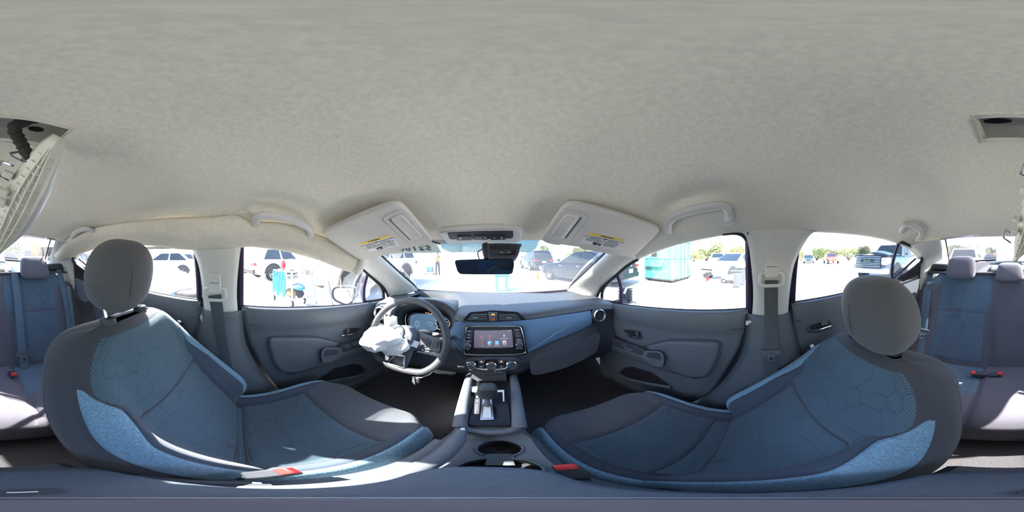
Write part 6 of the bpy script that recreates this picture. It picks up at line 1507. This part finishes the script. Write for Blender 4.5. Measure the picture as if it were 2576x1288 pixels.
# left side: crossover, large utility wagon
car('crossover', 'white crossover with black lower cladding seen behind the teal cart', from_pt(gp_(685,706), 20, (.80,-1.30)), 20, 'paint_white', 4.55, 1.85, 1.66, .30, 1.02, .98, .37, .95, .98, (-.47,.20,-.36,.03), clad='black', rimspokes=5, side_wins=((.10,.44),(.48,.78)))
ex = car('large_suv', 'large white wagon with beige lower cladding parked ahead of the driver door', (-4.62,4.62), 180, 'paint_white', 5.15, 1.98, 1.72, .36, 1.10, 1.08, .40, .97, 1.18, (-.46,.19,-.42,.06), clad='beige', rimspokes=10, side_wins=((.03,.27),(.31,.60),(.64,.92)))
b = MB(); b.lathe([(.10,0), (.09,.04), (0,.045)], (.80,2.50,.62), (.25,1,0), 20); b.build('fog_lamp', M['lamp_clear'], ex); b = MB(); b.box((.62,2.50,.52), (.60,.10,.20)); b.build('bumper_corner', M['beige_clad'], ex, bevel=.05)
car('sedan', 'white sedan with red tail lamps behind the driver headrest', (-9.2,-4.6), 195, 'paint_white', 4.7, 1.85, 1.48, .26, .95, .90, .33, .95, 1.05, (-.36,.18,-.22,.0), 'sedan')
car('sedan', 'silver sedan far off beside the centre pillar on the driver side', (-15.5,-5.2), 160, 'paint_silver', 4.6, 1.8, 1.48, .26, .95, .90, .33, .95, 1.05, (-.36,.18,-.22,.0), 'sedan')
car('sedan', 'white sedan filling the driver side rear corner window', (-4.6,-7.2), 115, 'paint_white', 4.6, 1.8, 1.46, .26, .95, .90, .33, .95, 1.05, (-.36,.18,-.22,.0), 'sedan')
car('sedan', 'grey sedan at the far left edge of the driver window', (-12.8,1.4), 200, 'paint_silver', 4.6, 1.8, 1.5, .26, .95, .90, .34, .95, 1.05, (-.36,.18,-.22,.0), 'sedan')
# front
car('dark_suv', 'dark grey wagon seen from behind through the windscreen', (3.6,14.6), 6, 'paint_dark', 4.6, 1.9, 1.70, .30, 1.05, 1.0, .37, .95, .95, (-.48,.20,-.40,.03))
nv = car('navy_sedan', 'navy blue sedan with lit red and orange tail lamp beside the passenger door', (3.98,6.64), 18.7, 'paint_navy', 4.9, 1.84, 1.45, .26, .93, .86, .345, .95, 1.02, (-.36,.18,-.20,-.01), 'sedan', tail=False)
for sx in (-1, 1):
    b = MB(); b.box((sx*.66,-2.40,.80), (.44,.12,.10), Matrix.Rotation(rad(-8*sx), 3, 'Y')); b.build('tail_lamp', M['lamp_red'], nv, bevel=.03)
    b = MB(); b.box((sx*.70,-2.455,.755), (.30,.03,.035), Matrix.Rotation(rad(-8*sx), 3, 'Y')); b.build('indicator', M['orange_lit'], nv, bevel=.01)
b = MB(); b.tube([V((cos(t*pi/10)*.055,-2.47,.86+sin(t*pi/10)*.055)) for t in range(20)], .010, 5, closed=True); b.build('emblem', M['chrome'], nv); b = MB(); b.box((0,-2.47,.86), (.13,.01,.02)); b.build('emblem_bar', M['chrome'], nv)
b = MB(); b.box((0,-2.46,.52), (1.2,.05,.05)); b.build('bumper_line', M['black_clad'], nv, bevel=.01)
# right
car('crossover', 'small white crossover in the distance past the teal dumpster', (19.0,3.9), 100, 'paint_white', 4.3, 1.8, 1.6, .30, 1.0, .95, .34)
car('sedan', 'white sedan stripped at the nose behind the white bin', (9.6,1.0), 60, 'paint_white', 4.5, 1.8, 1.44, .26, .93, .86, .33, .95, 1.02, (-.36,.18,-.20,-.01), 'sedan')
car('pickup', 'small red orange pickup far across the yard', (23.5,-12.5), 75, 'paint_red', 5.2, 1.85, 1.72, .4, 1.08, 1.05, .37, .95, 1.2, (-.10,.20,-.07,.08), 'pickup', side_wins=((.08,.48),(.54,.92)))
car('sedan', 'small dark sedan far across the yard ahead of the red pickup', (26.5,-9.8), 70, 'paint_dark', 4.5, 1.8, 1.44, .26, .93, .86, .33, .95, 1.02, (-.36,.18,-.20,-.01), 'sedan')
tr = car('pickup_truck', 'blue grey pickup truck with tall chrome barred grille and buckled hood', (6.24,-7.5), 17, 'paint_bluegrey', 5.8, 2.02, 1.92, .42, 1.22, 1.20, .43, 1.0, 1.25, (-.12,.17,-.09,.06), 'pickup', rimspokes=8, side_wins=((.05,.46),(.52,.93)))
b = MB(); b.prism(rnd([V((-.62,2.84,1.22)), V((.62,2.84,1.22)), V((.66,2.90,.72)), V((-.66,2.90,.72))], .08), (0,.06,0)); GR = b.build('tall_grille', M['black_clad'], tr, label='tall black grille crossed by chrome bars')
for k in range(7):
    z = .77+.07*k; b = MB(); b.tube([V((-.62,2.975-.012*k*.5,z)), V((.62,2.975-.012*k*.5,z))], .016, 6); b.build('grille_bar', M['chrome'], GR)
b = MB(); b.box((.0,2.985,1.0), (.62,.02,.13)); b.build('letter_bar', M['black_clad'], GR); text('RAM', V((.0,3.0,1.0)), (-1,0,0), (0,0,1), .17, M['chrome'], GR, ext=.01)
for sx in (-1, 1):
    b = MB(); b.box((sx*.82,2.78,1.02), (.34,.30,.26)); b.build('lamp_cluster', M['lamp_clear'], tr, bevel=.05); b = MB(); b.box((sx*.84,2.93,1.02), (.20,.04,.12)); b.build('lamp_core', M['satin'], tr, bevel=.02)
b = MB(); b.box((0,2.86,.58), (1.95,.22,.24)); b.build('chrome_bumper', M['rim_silver'], tr, bevel=.06)
b = MB(); b.loft([[V((-.9,2.72,1.25)), V((-.3,2.78,1.36)), V((.3,2.74,1.28)), V((.9,2.70,1.25))], [V((-.92,2.2,1.27)), V((-.3,2.2,1.44)), V((.3,2.2,1.33)), V((.92,2.2,1.27))], [V((-.9,1.3,1.27)), V((-.3,1.3,1.33)), V((.3,1.3,1.31)), V((.9,1.3,1.27))]], 16, 14); b.build('buckled_hood', M['paint_bluegrey'], tr, sol=.03, ang=20)
b = MB(); b.box((0,2.55,1.20), (1.7,.35,.10)); b.build('engine_gap', M['black_clad'], tr)
# behind
car('van', 'white crossover with dark rear window right behind the passenger headrest', (2.6,-10.8), 186, 'paint_white', 4.6, 1.85, 1.68, .30, 1.05, 1.0, .36)
car('pickup_truck', 'white pickup facing the rear window on the driver side', (-4.6,-16.0), 8, 'paint_white', 5.6, 2.0, 1.85, .42, 1.18, 1.15, .42, 1.0, 1.25, (-.12,.17,-.09,.06), 'pickup')
car('sedan', 'small silver sedan far behind between the rear headrests', (-2.2,-19.0), 5, 'paint_silver', 4.4, 1.75, 1.46, .26, .95, .90, .33, .95, 1.05, (-.36,.18,-.22,.0), 'sedan')
car('sedan', 'small grey sedan far behind beside the person in pink', (1.75,-18.0), 2, 'paint_dark', 4.4, 1.75, 1.46, .26, .95, .90, .33, .95, 1.05, (-.36,.18,-.22,.0), 'sedan')
car('sedan', 'white hatchback behind the dangling lamp panel', (-1.2,-9.4), 5, 'paint_white', 4.4, 1.8, 1.5, .28, .98, .92, .34, .95, .95, (-.42,.18,-.34,.0))
# ---------------- teal dumpster
mk('teal_paint', (.045,.20,.175), .6, var=.10, vs_=3, stain=((.12,.28,.25), 2.2, .6)); mk('teal_light', (.07,.22,.19), .6, var=.08, vs_=3)
DU = thing('dumpster', 'rusty teal steel dumpster with open side hatch beyond the navy sedan', 'dumpster', (7.35,4.05,GZ), rad(-4), local=True)
b = MB(); b.box((0,0,1.0), (1.85,1.55,1.80)); b.build('bin_body', M['teal_paint'], DU, bevel=.02)
for z in (.12, 1.12, 1.93):
    b = MB(); b.box((0,0,z), (1.93,1.63,.06)); b.build('rail', M['teal_paint'] if z > .2 else M['black_clad'], DU, bevel=.01)
for x in (-.93, .93):
    for y in (-.78, .78):
        b = MB(); b.box((x*.99,y*.99,1.0), (.08,.08,1.8)); b.build('corner_post', M['teal_light'], DU, bevel=.01)
b = MB(); b.box((-.93,.35,1.50), (.03,.55,.62)); b.build('hatch_opening', M['black_clad'], DU); b = MB(); b.box((-.945,.50,1.36), (.02,.22,.34)); b.build('hatch_contents', M['beige_clad'], DU)
b = MB(); b.prism([V((-.94,.70,.86)), V((-1.10,.70,.80)), V((-1.10,.70,.72)), V((-.94,.70,.72))], (0,-1.0,0)); b.build('fork_pocket', M['teal_paint'], DU)
for k in range(3):
    b = MB(); b.box((-.4+.4*k,-.80,1.0), (.06,.06,1.75)); b.build('side_rib', M['teal_light'], DU)
for x in (-.8,.8):
    for y in (-.65,.65): b = MB(); b.lathe([(0,-.03), (.09,-.03), (.09,.03), (0,.03)], (x,y,.09), (1,0,0), 14); b.build('caster', M['tyre'], DU)
# small teal bin ahead
c = P(1262,731,z=GZ); TB = thing('teal_bin', 'small teal bin with white front panel straight ahead', 'bin', (c.x,c.y,GZ), 0, local=True)
b = MB(); b.prism([V((-.20,-.2,0)), V((.20,-.2,0)), V((.24,-.2,.56)), V((-.24,-.2,.56))], (0,.4,0)); b.build('tub', M['teal_paint'], TB, bevel=.02); b = MB(); b.box((0,-.21,.28), (.22,.02,.44)); b.build('white_panel', M['paint_white'], TB, bevel=.005); b = MB(); b.box((0,0,.58), (.54,.46,.04)); b.build('lid', M['teal_light'], TB, bevel=.01)
# white bin with graffiti, grey bins, junk
c = P(1830,727,z=GZ); WB = thing('white_bin', 'white round bin with dark scrawled writing in the passenger window', 'bin', (c.x,c.y,GZ), 0, local=True)
mk('bin_white', (.30,.31,.31), .6, var=.1, vs_=8); mk('bin_grey', (.035,.04,.048), .6, var=.1, vs_=8); mk('scrawl', (.006,.006,.007), .8, var=0)
b = MB(); b.lathe([(.19,0), (.235,.48), (.25,.50), (.235,.52), (.20,.50), (0,.47)], (0,0,0), (0,0,1), 28); b.build('drum', M['bin_white'], WB)
text('Coca', V((-.262*cos(rad(8)),-.02,.33)), (0,-1,0), (0,0,1), .21, M['scrawl'], WB, name='graffiti', ext=.012, bold=.012)
for px, py, h in ((1852,722,.62), (1864,716,.70)):
    c = P(px, py, z=GZ); G_ = thing('grey_bin', 'grey wheeled bin %s the white scrawled bin' % ('just right of' if px < 1860 else 'second to the right of'), 'bin', (c.x,c.y,GZ), rad(10), local=True)
    b = MB(); b.prism([V((-.16,-.16,.03)), V((.16,-.16,.03)), V((.20,-.2,h)), V((-.20,-.2,h))], (0,.36,0)); b.build('tub', M['bin_grey'], G_, bevel=.02); b = MB(); b.box((0,0,h+.02), (.46,.46,.04)); b.build('lid', M['bin_grey'], G_, bevel=.01)
c = P(1800,724,z=GZ); J = thing('scrap_bumper', 'red and white scrap bumper lying beside the white bin', 'scrap', (c.x,c.y,GZ), rad(70), local=True)
b = MB(); b.tube(spl([V((-.5,0,.06)), V((-.3,.05,.12)), V((.2,.02,.16)), V((.55,-.1,.22))], 14), .06, 8); b.build('bumper_skin', M['bin_white'], J); b = MB(); b.box((.42,-.05,.35), (.12,.1,.32)); b.build('lamp', M['lamp_red'], J, bevel=.02); b = MB(); b.box((.3,.1,.50), (.3,.2,.16), Matrix.Rotation(.4, 3, 'Y')); b.build('black_bracket', M['black_clad'], J, bevel=.02)
for px, py, lab in ((1351,702,'orange traffic cone ahead below the dark wagon'), (1402,683,'red traffic cone beside the dark wagon')):
    c = P(px, py, z=GZ); T = thing('traffic_cone', lab, 'cone', (c.x,c.y,GZ), local=True); b = MB(); b.lathe([(.12,.03), (.03,.42), (0,.43)], (0,0,0), (0,0,1), 14); b.build('cone', M['lamp_orange'], T); b = MB(); b.box((0,0,.015), (.30,.30,.03)); b.build('base', M['lamp_orange'], T)
# ---------------- parts cart by the driver window
CA = thing('parts_cart', 'white wheeled cart draped with teal sheet outside the driver window', 'cart', (-4.02,1.27,GZ), rad(22), local=True)
mk('teal_sheet', (.03,.16,.20), .7, var=.15, vs_=6); mk('blue_cloth', (.015,.11,.22), .8, var=.15, vs_=8); mk('tan_cloth', (.20,.14,.075), .9, var=.2, vs_=8); mk('black_cloth', (.010,.010,.018), .9, var=.2)
for x in (-.36, .36):
    for y in (-.20, .20):
        b = MB(); b.tube([V((x,y,.14)), V((x,y,.86))], .02, 8); b.build('post', M['white_plastic'], CA)
        b = MB(); b.lathe([(0,-.025), (.062,-.025), (.075,-.015), (.075,.015), (.062,.025), (0,.025)], (x*1.02,y*1.02,.075), (.3,1,0), 20); w_ = b.build('caster', M['tyre'], CA); b = MB(); b.lathe([(0,.027), (.045,.027), (.045,-.027), (0,-.027)], (x*1.02,y*1.02,.075), (.3,1,0), 16); b.build('hub', M['rim_silver'], w_)
for z in (.17, .84): b = MB(); b.box((0,0,z), (.78,.46,.03)); b.build('shelf', M['white_plastic'], CA, bevel=.01)
b = MB(); b.grid([[V((lerp(-.38,.16,i/16), -.225-.02*sin(i*1.7+j*.6)-.02*(j/6), lerp(.86,.16+.12*abs(sin(i*.45)),j/6))) for i in range(17)] for j in range(7)]); b.build('teal_drape', M['teal_sheet'], CA, sol=.008, label='teal plastic sheet hanging over the side')
b = MB(); b.box((-.37,0,.52), (.02,.42,.62)); b.build('end_panel', M['white_plastic'], CA)
def sack(name, lab, loc, r, mat, seed, cat='cloth'):
    b = cloth(loc, r, None, .25, 6/max(r)*.35, 26, 16, seed); o = b.build(name, M[mat], None, ang=60); return tag(o, lab, cat)
bz_ = V((-4.02,1.27,GZ)); RC = Matrix.Rotation(rad(22), 3, 'Z')
mk('stripe_cloth', (.42,.36,.37), .9, var=.05)
sack('striped_bundle', 'pale striped bundle piled on top of the teal cart', bz_+RC @ V((.12,0,1.0)), (.20,.17,.15), 'stripe_cloth', 2, 'bundle')
sack('magenta_rag', 'magenta rag poking out of the pile on the cart', bz_+RC @ V((-.10,-.10,.98)), (.05,.06,.14), 'lamp_red', 4)
sack('blue_tarp', 'blue folded tarp sticking out of the lower cart side', bz_+RC @ V((.48,-.12,.50)), (.30,.14,.07), 'blue_cloth', 6, 'tarp')
sack('tan_bundle', 'tan cloth bundle on the lower shelf of the cart', bz_+RC @ V((.22,-.06,.32)), (.17,.17,.12), 'tan_cloth', 8, 'bundle')
sack('black_bag', 'round black bag hanging at the end of the cart', bz_+RC @ V((.44,-.02,.33)), (.10,.10,.13), 'black_cloth', 10, 'bag')
# ladder and scrap leaning against the wagon
c = P(830,768,z=GZ); LD = thing('folding_rack', 'pale folding rack leaning by the wagon front bumper', 'rack', (c.x+.1,c.y-.35,GZ), rad(35), local=True)
for x in (-.22, .22): b = MB(); b.tube([V((x,-.25,0)), V((x*.9,.05,.75))], .02, 6); b.build('rail', M['white_plastic'], LD); b = MB(); b.tube([V((x,.30,0)), V((x*.9,.05,.75))], .018, 6); b.build('rear_leg', M['plastic_soft'], LD)
for k in range(4): z = .12+.17*k; b = MB(); b.box((0,-.25+.3*z/.75,z), (.44,.08,.02)); b.build('step', M['plastic'], LD)
# junk outside the rear left window
mk('pale_blue', (.10,.21,.26), .6, var=.1, vs_=4); mk('brown_fur', (.12,.09,.075), .95, var=.2, vs_=20, bump=.8, bs=60)
c = P(440,752,z=GZ); b = MB(); b.grid([spl([V((c.x-.9+.35*k,c.y-1.0+.02*k,GZ+.05+.55*sin(k*.7+.3))), V((c.x-.7+.3*k,c.y-.1,GZ+.30+.55*sin(k*.7+.4))), V((c.x-.9+.3*k,c.y+.7,GZ+.12+.35*sin(k*.8)))], 12) for k in range(4)])
tag(b.build('crumpled_hood', M['paint_white'], None, sol=.02, ang=30), 'crumpled white hood panel lying outside the rear driver side window', 'scrap')
b = MB(); c2_ = V((c.x+.25,c.y+.55,GZ+.10)); b.tube([c2_+V((cos(t*pi/12)*.42,sin(t*pi/12)*.52,.05)) for t in range(24)], .10, 10, closed=True); tag(b.build('blue_ring', M['pale_blue'], None), 'pale blue ring shaped bumper foam on the ground by the white hood', 'scrap')
sack('brown_cushion', 'brown furry cushion lying inside the pale blue ring', c2_+V((0,.02,.14)), (.36,.42,.14), 'brown_fur', 12, 'cushion')
# yellow loader boom seen past the rear roof pillar
mk('yellow_paint', (.50,.26,.02), .5, var=.05)
YB_ = thing('loader', 'yellow and red loader boom rising behind the driver side rear pillar', 'loader', (-4.3,-10.6,GZ), rad(-25), local=True)
b = MB(); b.box((0,0,.75), (1.6,2.2,.8)); b.build('chassis', M['yellow_paint'], YB_, bevel=.08); b = MB(); b.box((0,-.5,1.45), (1.1,1.0,.8)); b.build('cab', M['car_glass'], YB_, bevel=.06)
b = MB(); b.tube([V((.5,-.3,1.2)), V((.6,.6,2.2)), V((.7,1.5,1.3))], .16, 8); b.build('boom', M['yellow_paint'], YB_); b = MB(); b.box((.6,1.6,.8), (1.2,.5,.8)); b.build('bucket', M['paint_red'], YB_, bevel=.05)
for x in (-.8,.8):
    for y in (-.8,.8): b = MB(); b.lathe([(0,-.15), (.45,-.15), (.5,-.1), (.5,.1), (.45,.15), (0,.15)], (x,y,.5), (1,0,0), 20); b.build('wheel', M['tyre'], YB_)
# ---------------- people
mk('skin', (.22,.12,.08), .6, var=.04); mk('shirt_pink', (.40,.14,.13), .8, var=.06); mk('shirt_hivis', (.66,.30,.10), .8, var=.06); mk('trousers', (.05,.055,.07), .85, var=.08); mk('hair_dark', (.03,.025,.02), .7, var=.1); mk('shirt_green', (.05,.08,.05), .8, var=.06); mk('shoe', (.05,.05,.05), .7)
def person(lab, loc, deg, H, shirt, lean=0.0, arm=.35):
    """one skinned body; clothes are its children, grown from the same joints a little thicker"""
    k = H/1.75; t = thing('person', lab, 'person', (loc[0], loc[1], GZ), rad(deg), local=True)
    J = {'pel':(0,0,.95), 'spi':(0,.02+lean*.2,1.15), 'che':(0,.02+lean*.5,1.36), 'nec':(0,.03+lean*.7,1.50), 'hed':(0,.05+lean*.8,1.64), 'top':(0,.05+lean*.85,1.73)}
    for s, n_ in ((-1,'l'), (1,'r')):
        J['hip'+n_] = (s*.09,0,.92); J['kne'+n_] = (s*.11,.04*s+.03,.50); J['ank'+n_] = (s*.12,.06*s-.02,.09); J['toe'+n_] = (s*.13,.06*s+.13,.04)
        J['sho'+n_] = (s*.19,.02+lean*.6,1.42); J['elb'+n_] = (s*.25,.08+lean*.5+arm*.2,1.14); J['wri'+n_] = (s*.23,.22+lean*.4+arm*.4,.98); J['han'+n_] = (s*.22,.28+lean*.4+arm*.45,.94)
    E = [('pel','spi'), ('spi','che'), ('che','nec'), ('nec','hed'), ('hed','top')]
    for n_ in 'lr': E += [('pel','hip'+n_), ('hip'+n_,'kne'+n_), ('kne'+n_,'ank'+n_), ('ank'+n_,'toe'+n_), ('che','sho'+n_), ('sho'+n_,'elb'+n_), ('elb'+n_,'wri'+n_), ('wri'+n_,'han'+n_)]
    R_ = {'pel':.135, 'spi':.125, 'che':.145, 'nec':.055, 'hed':.092, 'top':.075, 'hip':.085, 'kne':.058, 'ank':.042, 'toe':.035, 'sho':.062, 'elb':.042, 'wri':.030, 'han':.035}
    def skin(keys, name, mat, add, par, edges=E):
        ks = [q for q in J if q in keys]; me = bpy.data.meshes.new(name); me.from_pydata([V(J[q])*k for q in ks], [(ks.index(a), ks.index(c)) for a, c in edges if a in ks and c in ks], [])
        o = bpy.data.objects.new(name, me); COL.objects.link(o); o.parent = par; OFF[o.name] = V()
        md = o.modifiers.new('skin', 'SKIN'); md.use_smooth_shade = True
        for i, q in enumerate(ks):
            r_ = R_[q if q in R_ else q[:3]]+add; me.skin_vertices[0].data[i].radius = (r_*k, r_*k*(.72 if q in ('che','pel','spi') else 1)); me.skin_vertices[0].data[i].use_root = i == 0
        sb = o.modifiers.new('sub', 'SUBSURF'); sb.levels = 1; sb.render_levels = 1
        me.materials.append(mat); return o
    body = skin(set(J), 'body', M['skin'], 0, t)
    skin({'pel','spi','che','shol','shor','elbl','elbr'}, 'shirt', M[shirt], .012, t)
    skin({'pel','hipl','hipr','knel','kner','ankl','ankr'}, 'trousers', M['trousers'], .012, t)
    for n_ in 'lr': skin({'ank'+n_, 'toe'+n_}, 'shoe', M['shoe'], .014, t)
    hc = V(J['hed'])*k; b = MB(); b.ell(hc+V((0,-.02,.045))*k, (.088*k,.10*k,.075*k), None, 16, 10); b.build('hair', M['hair_dark'], t)
    b = MB(); b.tube([hc+V((0,.085,.01))*k, hc+V((0,.112,-.02))*k], [.008,.014], 6); b.build('nose', M['skin'], t)
    for s in (-1, 1):
        b = MB(); b.ell(hc+V((s*.032,.088,.02))*k, (.012*k,.008*k,.008*k), None, 8, 6); b.build('eye', M['print_dark'], t)
        h0 = V(J['hanl' if s < 0 else 'hanr'])*k
        for f in range(4): b = MB(); b.tube([h0+V((-.02+.013*f,.01,0)), h0+V((-.022+.014*f,.06,-.02-.003*f)), h0+V((-.022+.014*f,.075,-.05))], [.009,.008,.006], 6); b.build('finger', M['skin'], body)
        b = MB(); b.tube([h0+V((-s*.03,0,0)), h0+V((-s*.05,.03,-.01)), h0+V((-s*.045,.055,-.02))], [.010,.009,.007], 6); b.build('thumb', M['skin'], body)
    return t
c = P(1101,693,z=GZ); person('person in a pale high visibility shirt standing by a small rack ahead', (c.x,c.y), 200, 1.45, 'shirt_hivis', .05)
person('person in a pink shirt standing behind the rear window', (.53,-10.6), -25, 1.78, 'shirt_pink', .03)
person('person in a dark green shirt walking beside the one in pink', (.36,-12.4), 40, 1.70, 'shirt_green', .03)
c = P(1082,690,z=GZ); RK = thing('wire_rack', 'small metal rack on wheels beside the person ahead', 'rack', (c.x,c.y,GZ), rad(10), local=True)
for x in (-.26,.26):
    for y in (-.18,.18): b = MB(); b.tube([V((x,y,.05)), V((x,y,.85))], .018, 6); b.build('post', M['plastic_soft'], RK); b = MB(); b.lathe([(0,-.02), (.05,-.02), (.05,.02), (0,.02)], (x,y,.05), (1,0,0), 12); b.build('caster', M['tyre'], RK)
for z in (.15,.80): b = MB(); b.box((0,0,z), (.56,.40,.03)); b.build('shelf', M['metal_grey'], RK)
b = MB(); b.box((0,0,.35), (.4,.3,.34)); b.build('crate', M['pale_blue'], RK, bevel=.02)
# ---------------- bushes beyond the yard
mk('leaf_green', (.11,.135,.05), .8, var=.25, vs_=.6); mk('leaf_yellow', (.19,.195,.08), .8, var=.25, vs_=.6); mk('bark', (.07,.05,.035), .9)
def crown(n, seed, mat, nm):
    r = random.Random(seed); me_b = MB(); cl = [(r.uniform(-.7,.7), r.uniform(-.5,.5), r.uniform(.45,1.0), r.uniform(.30,.55)) for _ in range(9)]
    for _ in range(n):
        x, y, z, q = r.choice(cl); d = V((r.gauss(0,1), r.gauss(0,1), r.gauss(0,1))).normalized()*q*r.uniform(.6,1.0); p = V((x,y,z))+d
        if p.z < .12: p.z = .12+r.random()*.1
        u = V((r.gauss(0,1), r.gauss(0,1), r.gauss(0,1))).normalized(); w_ = u.orthogonal().normalized(); s = r.uniform(.035,.07)
        me_b.add([p-u*s, p+w_*s*.5, p+u*s, p-w_*s*.5], [(0,1,2,3)])
    return me_b
protos = []
for k, mt in enumerate(('leaf_green', 'leaf_yellow', 'leaf_green')):
    t = thing('bush', 'x', 'bush', (0,0,GZ), local=True); cb = crown(2600, 20+k, mt, 'crown').build('foliage', M[mt], t, flip=False); cb['kind'] = 'stuff'
    b = MB()
    for a in range(5): b.tube([V((0,0,0)), V((.18*cos(a*1.3),.18*sin(a*1.3),.35)), V((.45*cos(a*1.3+.4),.4*sin(a*1.3),.75))], [.05,.035,.015], 6)
    b.build('stem', M['bark'], t); protos.append(t)
def place(proto, first, lab, x, y, sc, rz_, grp):
    if first: t = proto
    else:
        t = proto.copy(); COL.objects.link(t)
        for ch in proto.children:
            c = ch.copy(); COL.objects.link(c); c.parent = t
    t.location = (x, y, GZ); t.scale = sc; t.rotation_euler = (0,0,rz_); t['label'] = lab; t['group'] = grp
BL_ = [(1745,38,(3.4,3,1.9),1,'low pale bush nearest the teal dumpster'), (1777,40,(3.6,3,2.3),0,'low bush second from the teal dumpster'), (1815,38,(3.6,3,3.6),0,'tallest round bush past the dumpster'), (1852,40,(4,3,2.9),1,'yellowish bush beside the passenger centre pillar'),
       (2015,42,(3.6,3,2.5),1,'bush just behind the passenger centre pillar'), (2055,44,(4,3,2.6),0,'bush rising behind the small dark sedan'), (2095,46,(4.2,3,2.5),1,'bush rising behind the red pickup'), (2135,44,(4,3,2.7),2,'bush right behind the barred grille'), (2172,46,(4,3,3.0),0,'tall bush rising over the truck hood'),
       (1450,30,(2.6,2.4,2.2),1,'pale bush seen low through the right half of the windscreen'), (1372,34,(1.6,1.6,2.6),0,'narrow bush behind the dark wagon ahead'), (2420,40,(4,3,3),0,'bush behind the white crossover at the rear'), (2500,44,(4,3,2.8),1,'bush behind the people at the rear'), (25,30,(3,3,2.8),2,'bush behind the silver sedan at the rear')]
seen = set()
for px, dist, sc, kd, lab in BL_:
    d = D(px, 644); place(protos[kd], kd not in seen, lab+' across the yard', d.x*dist, d.y*dist, sc, px*.37, 'bushes beyond the yard'); seen.add(kd)
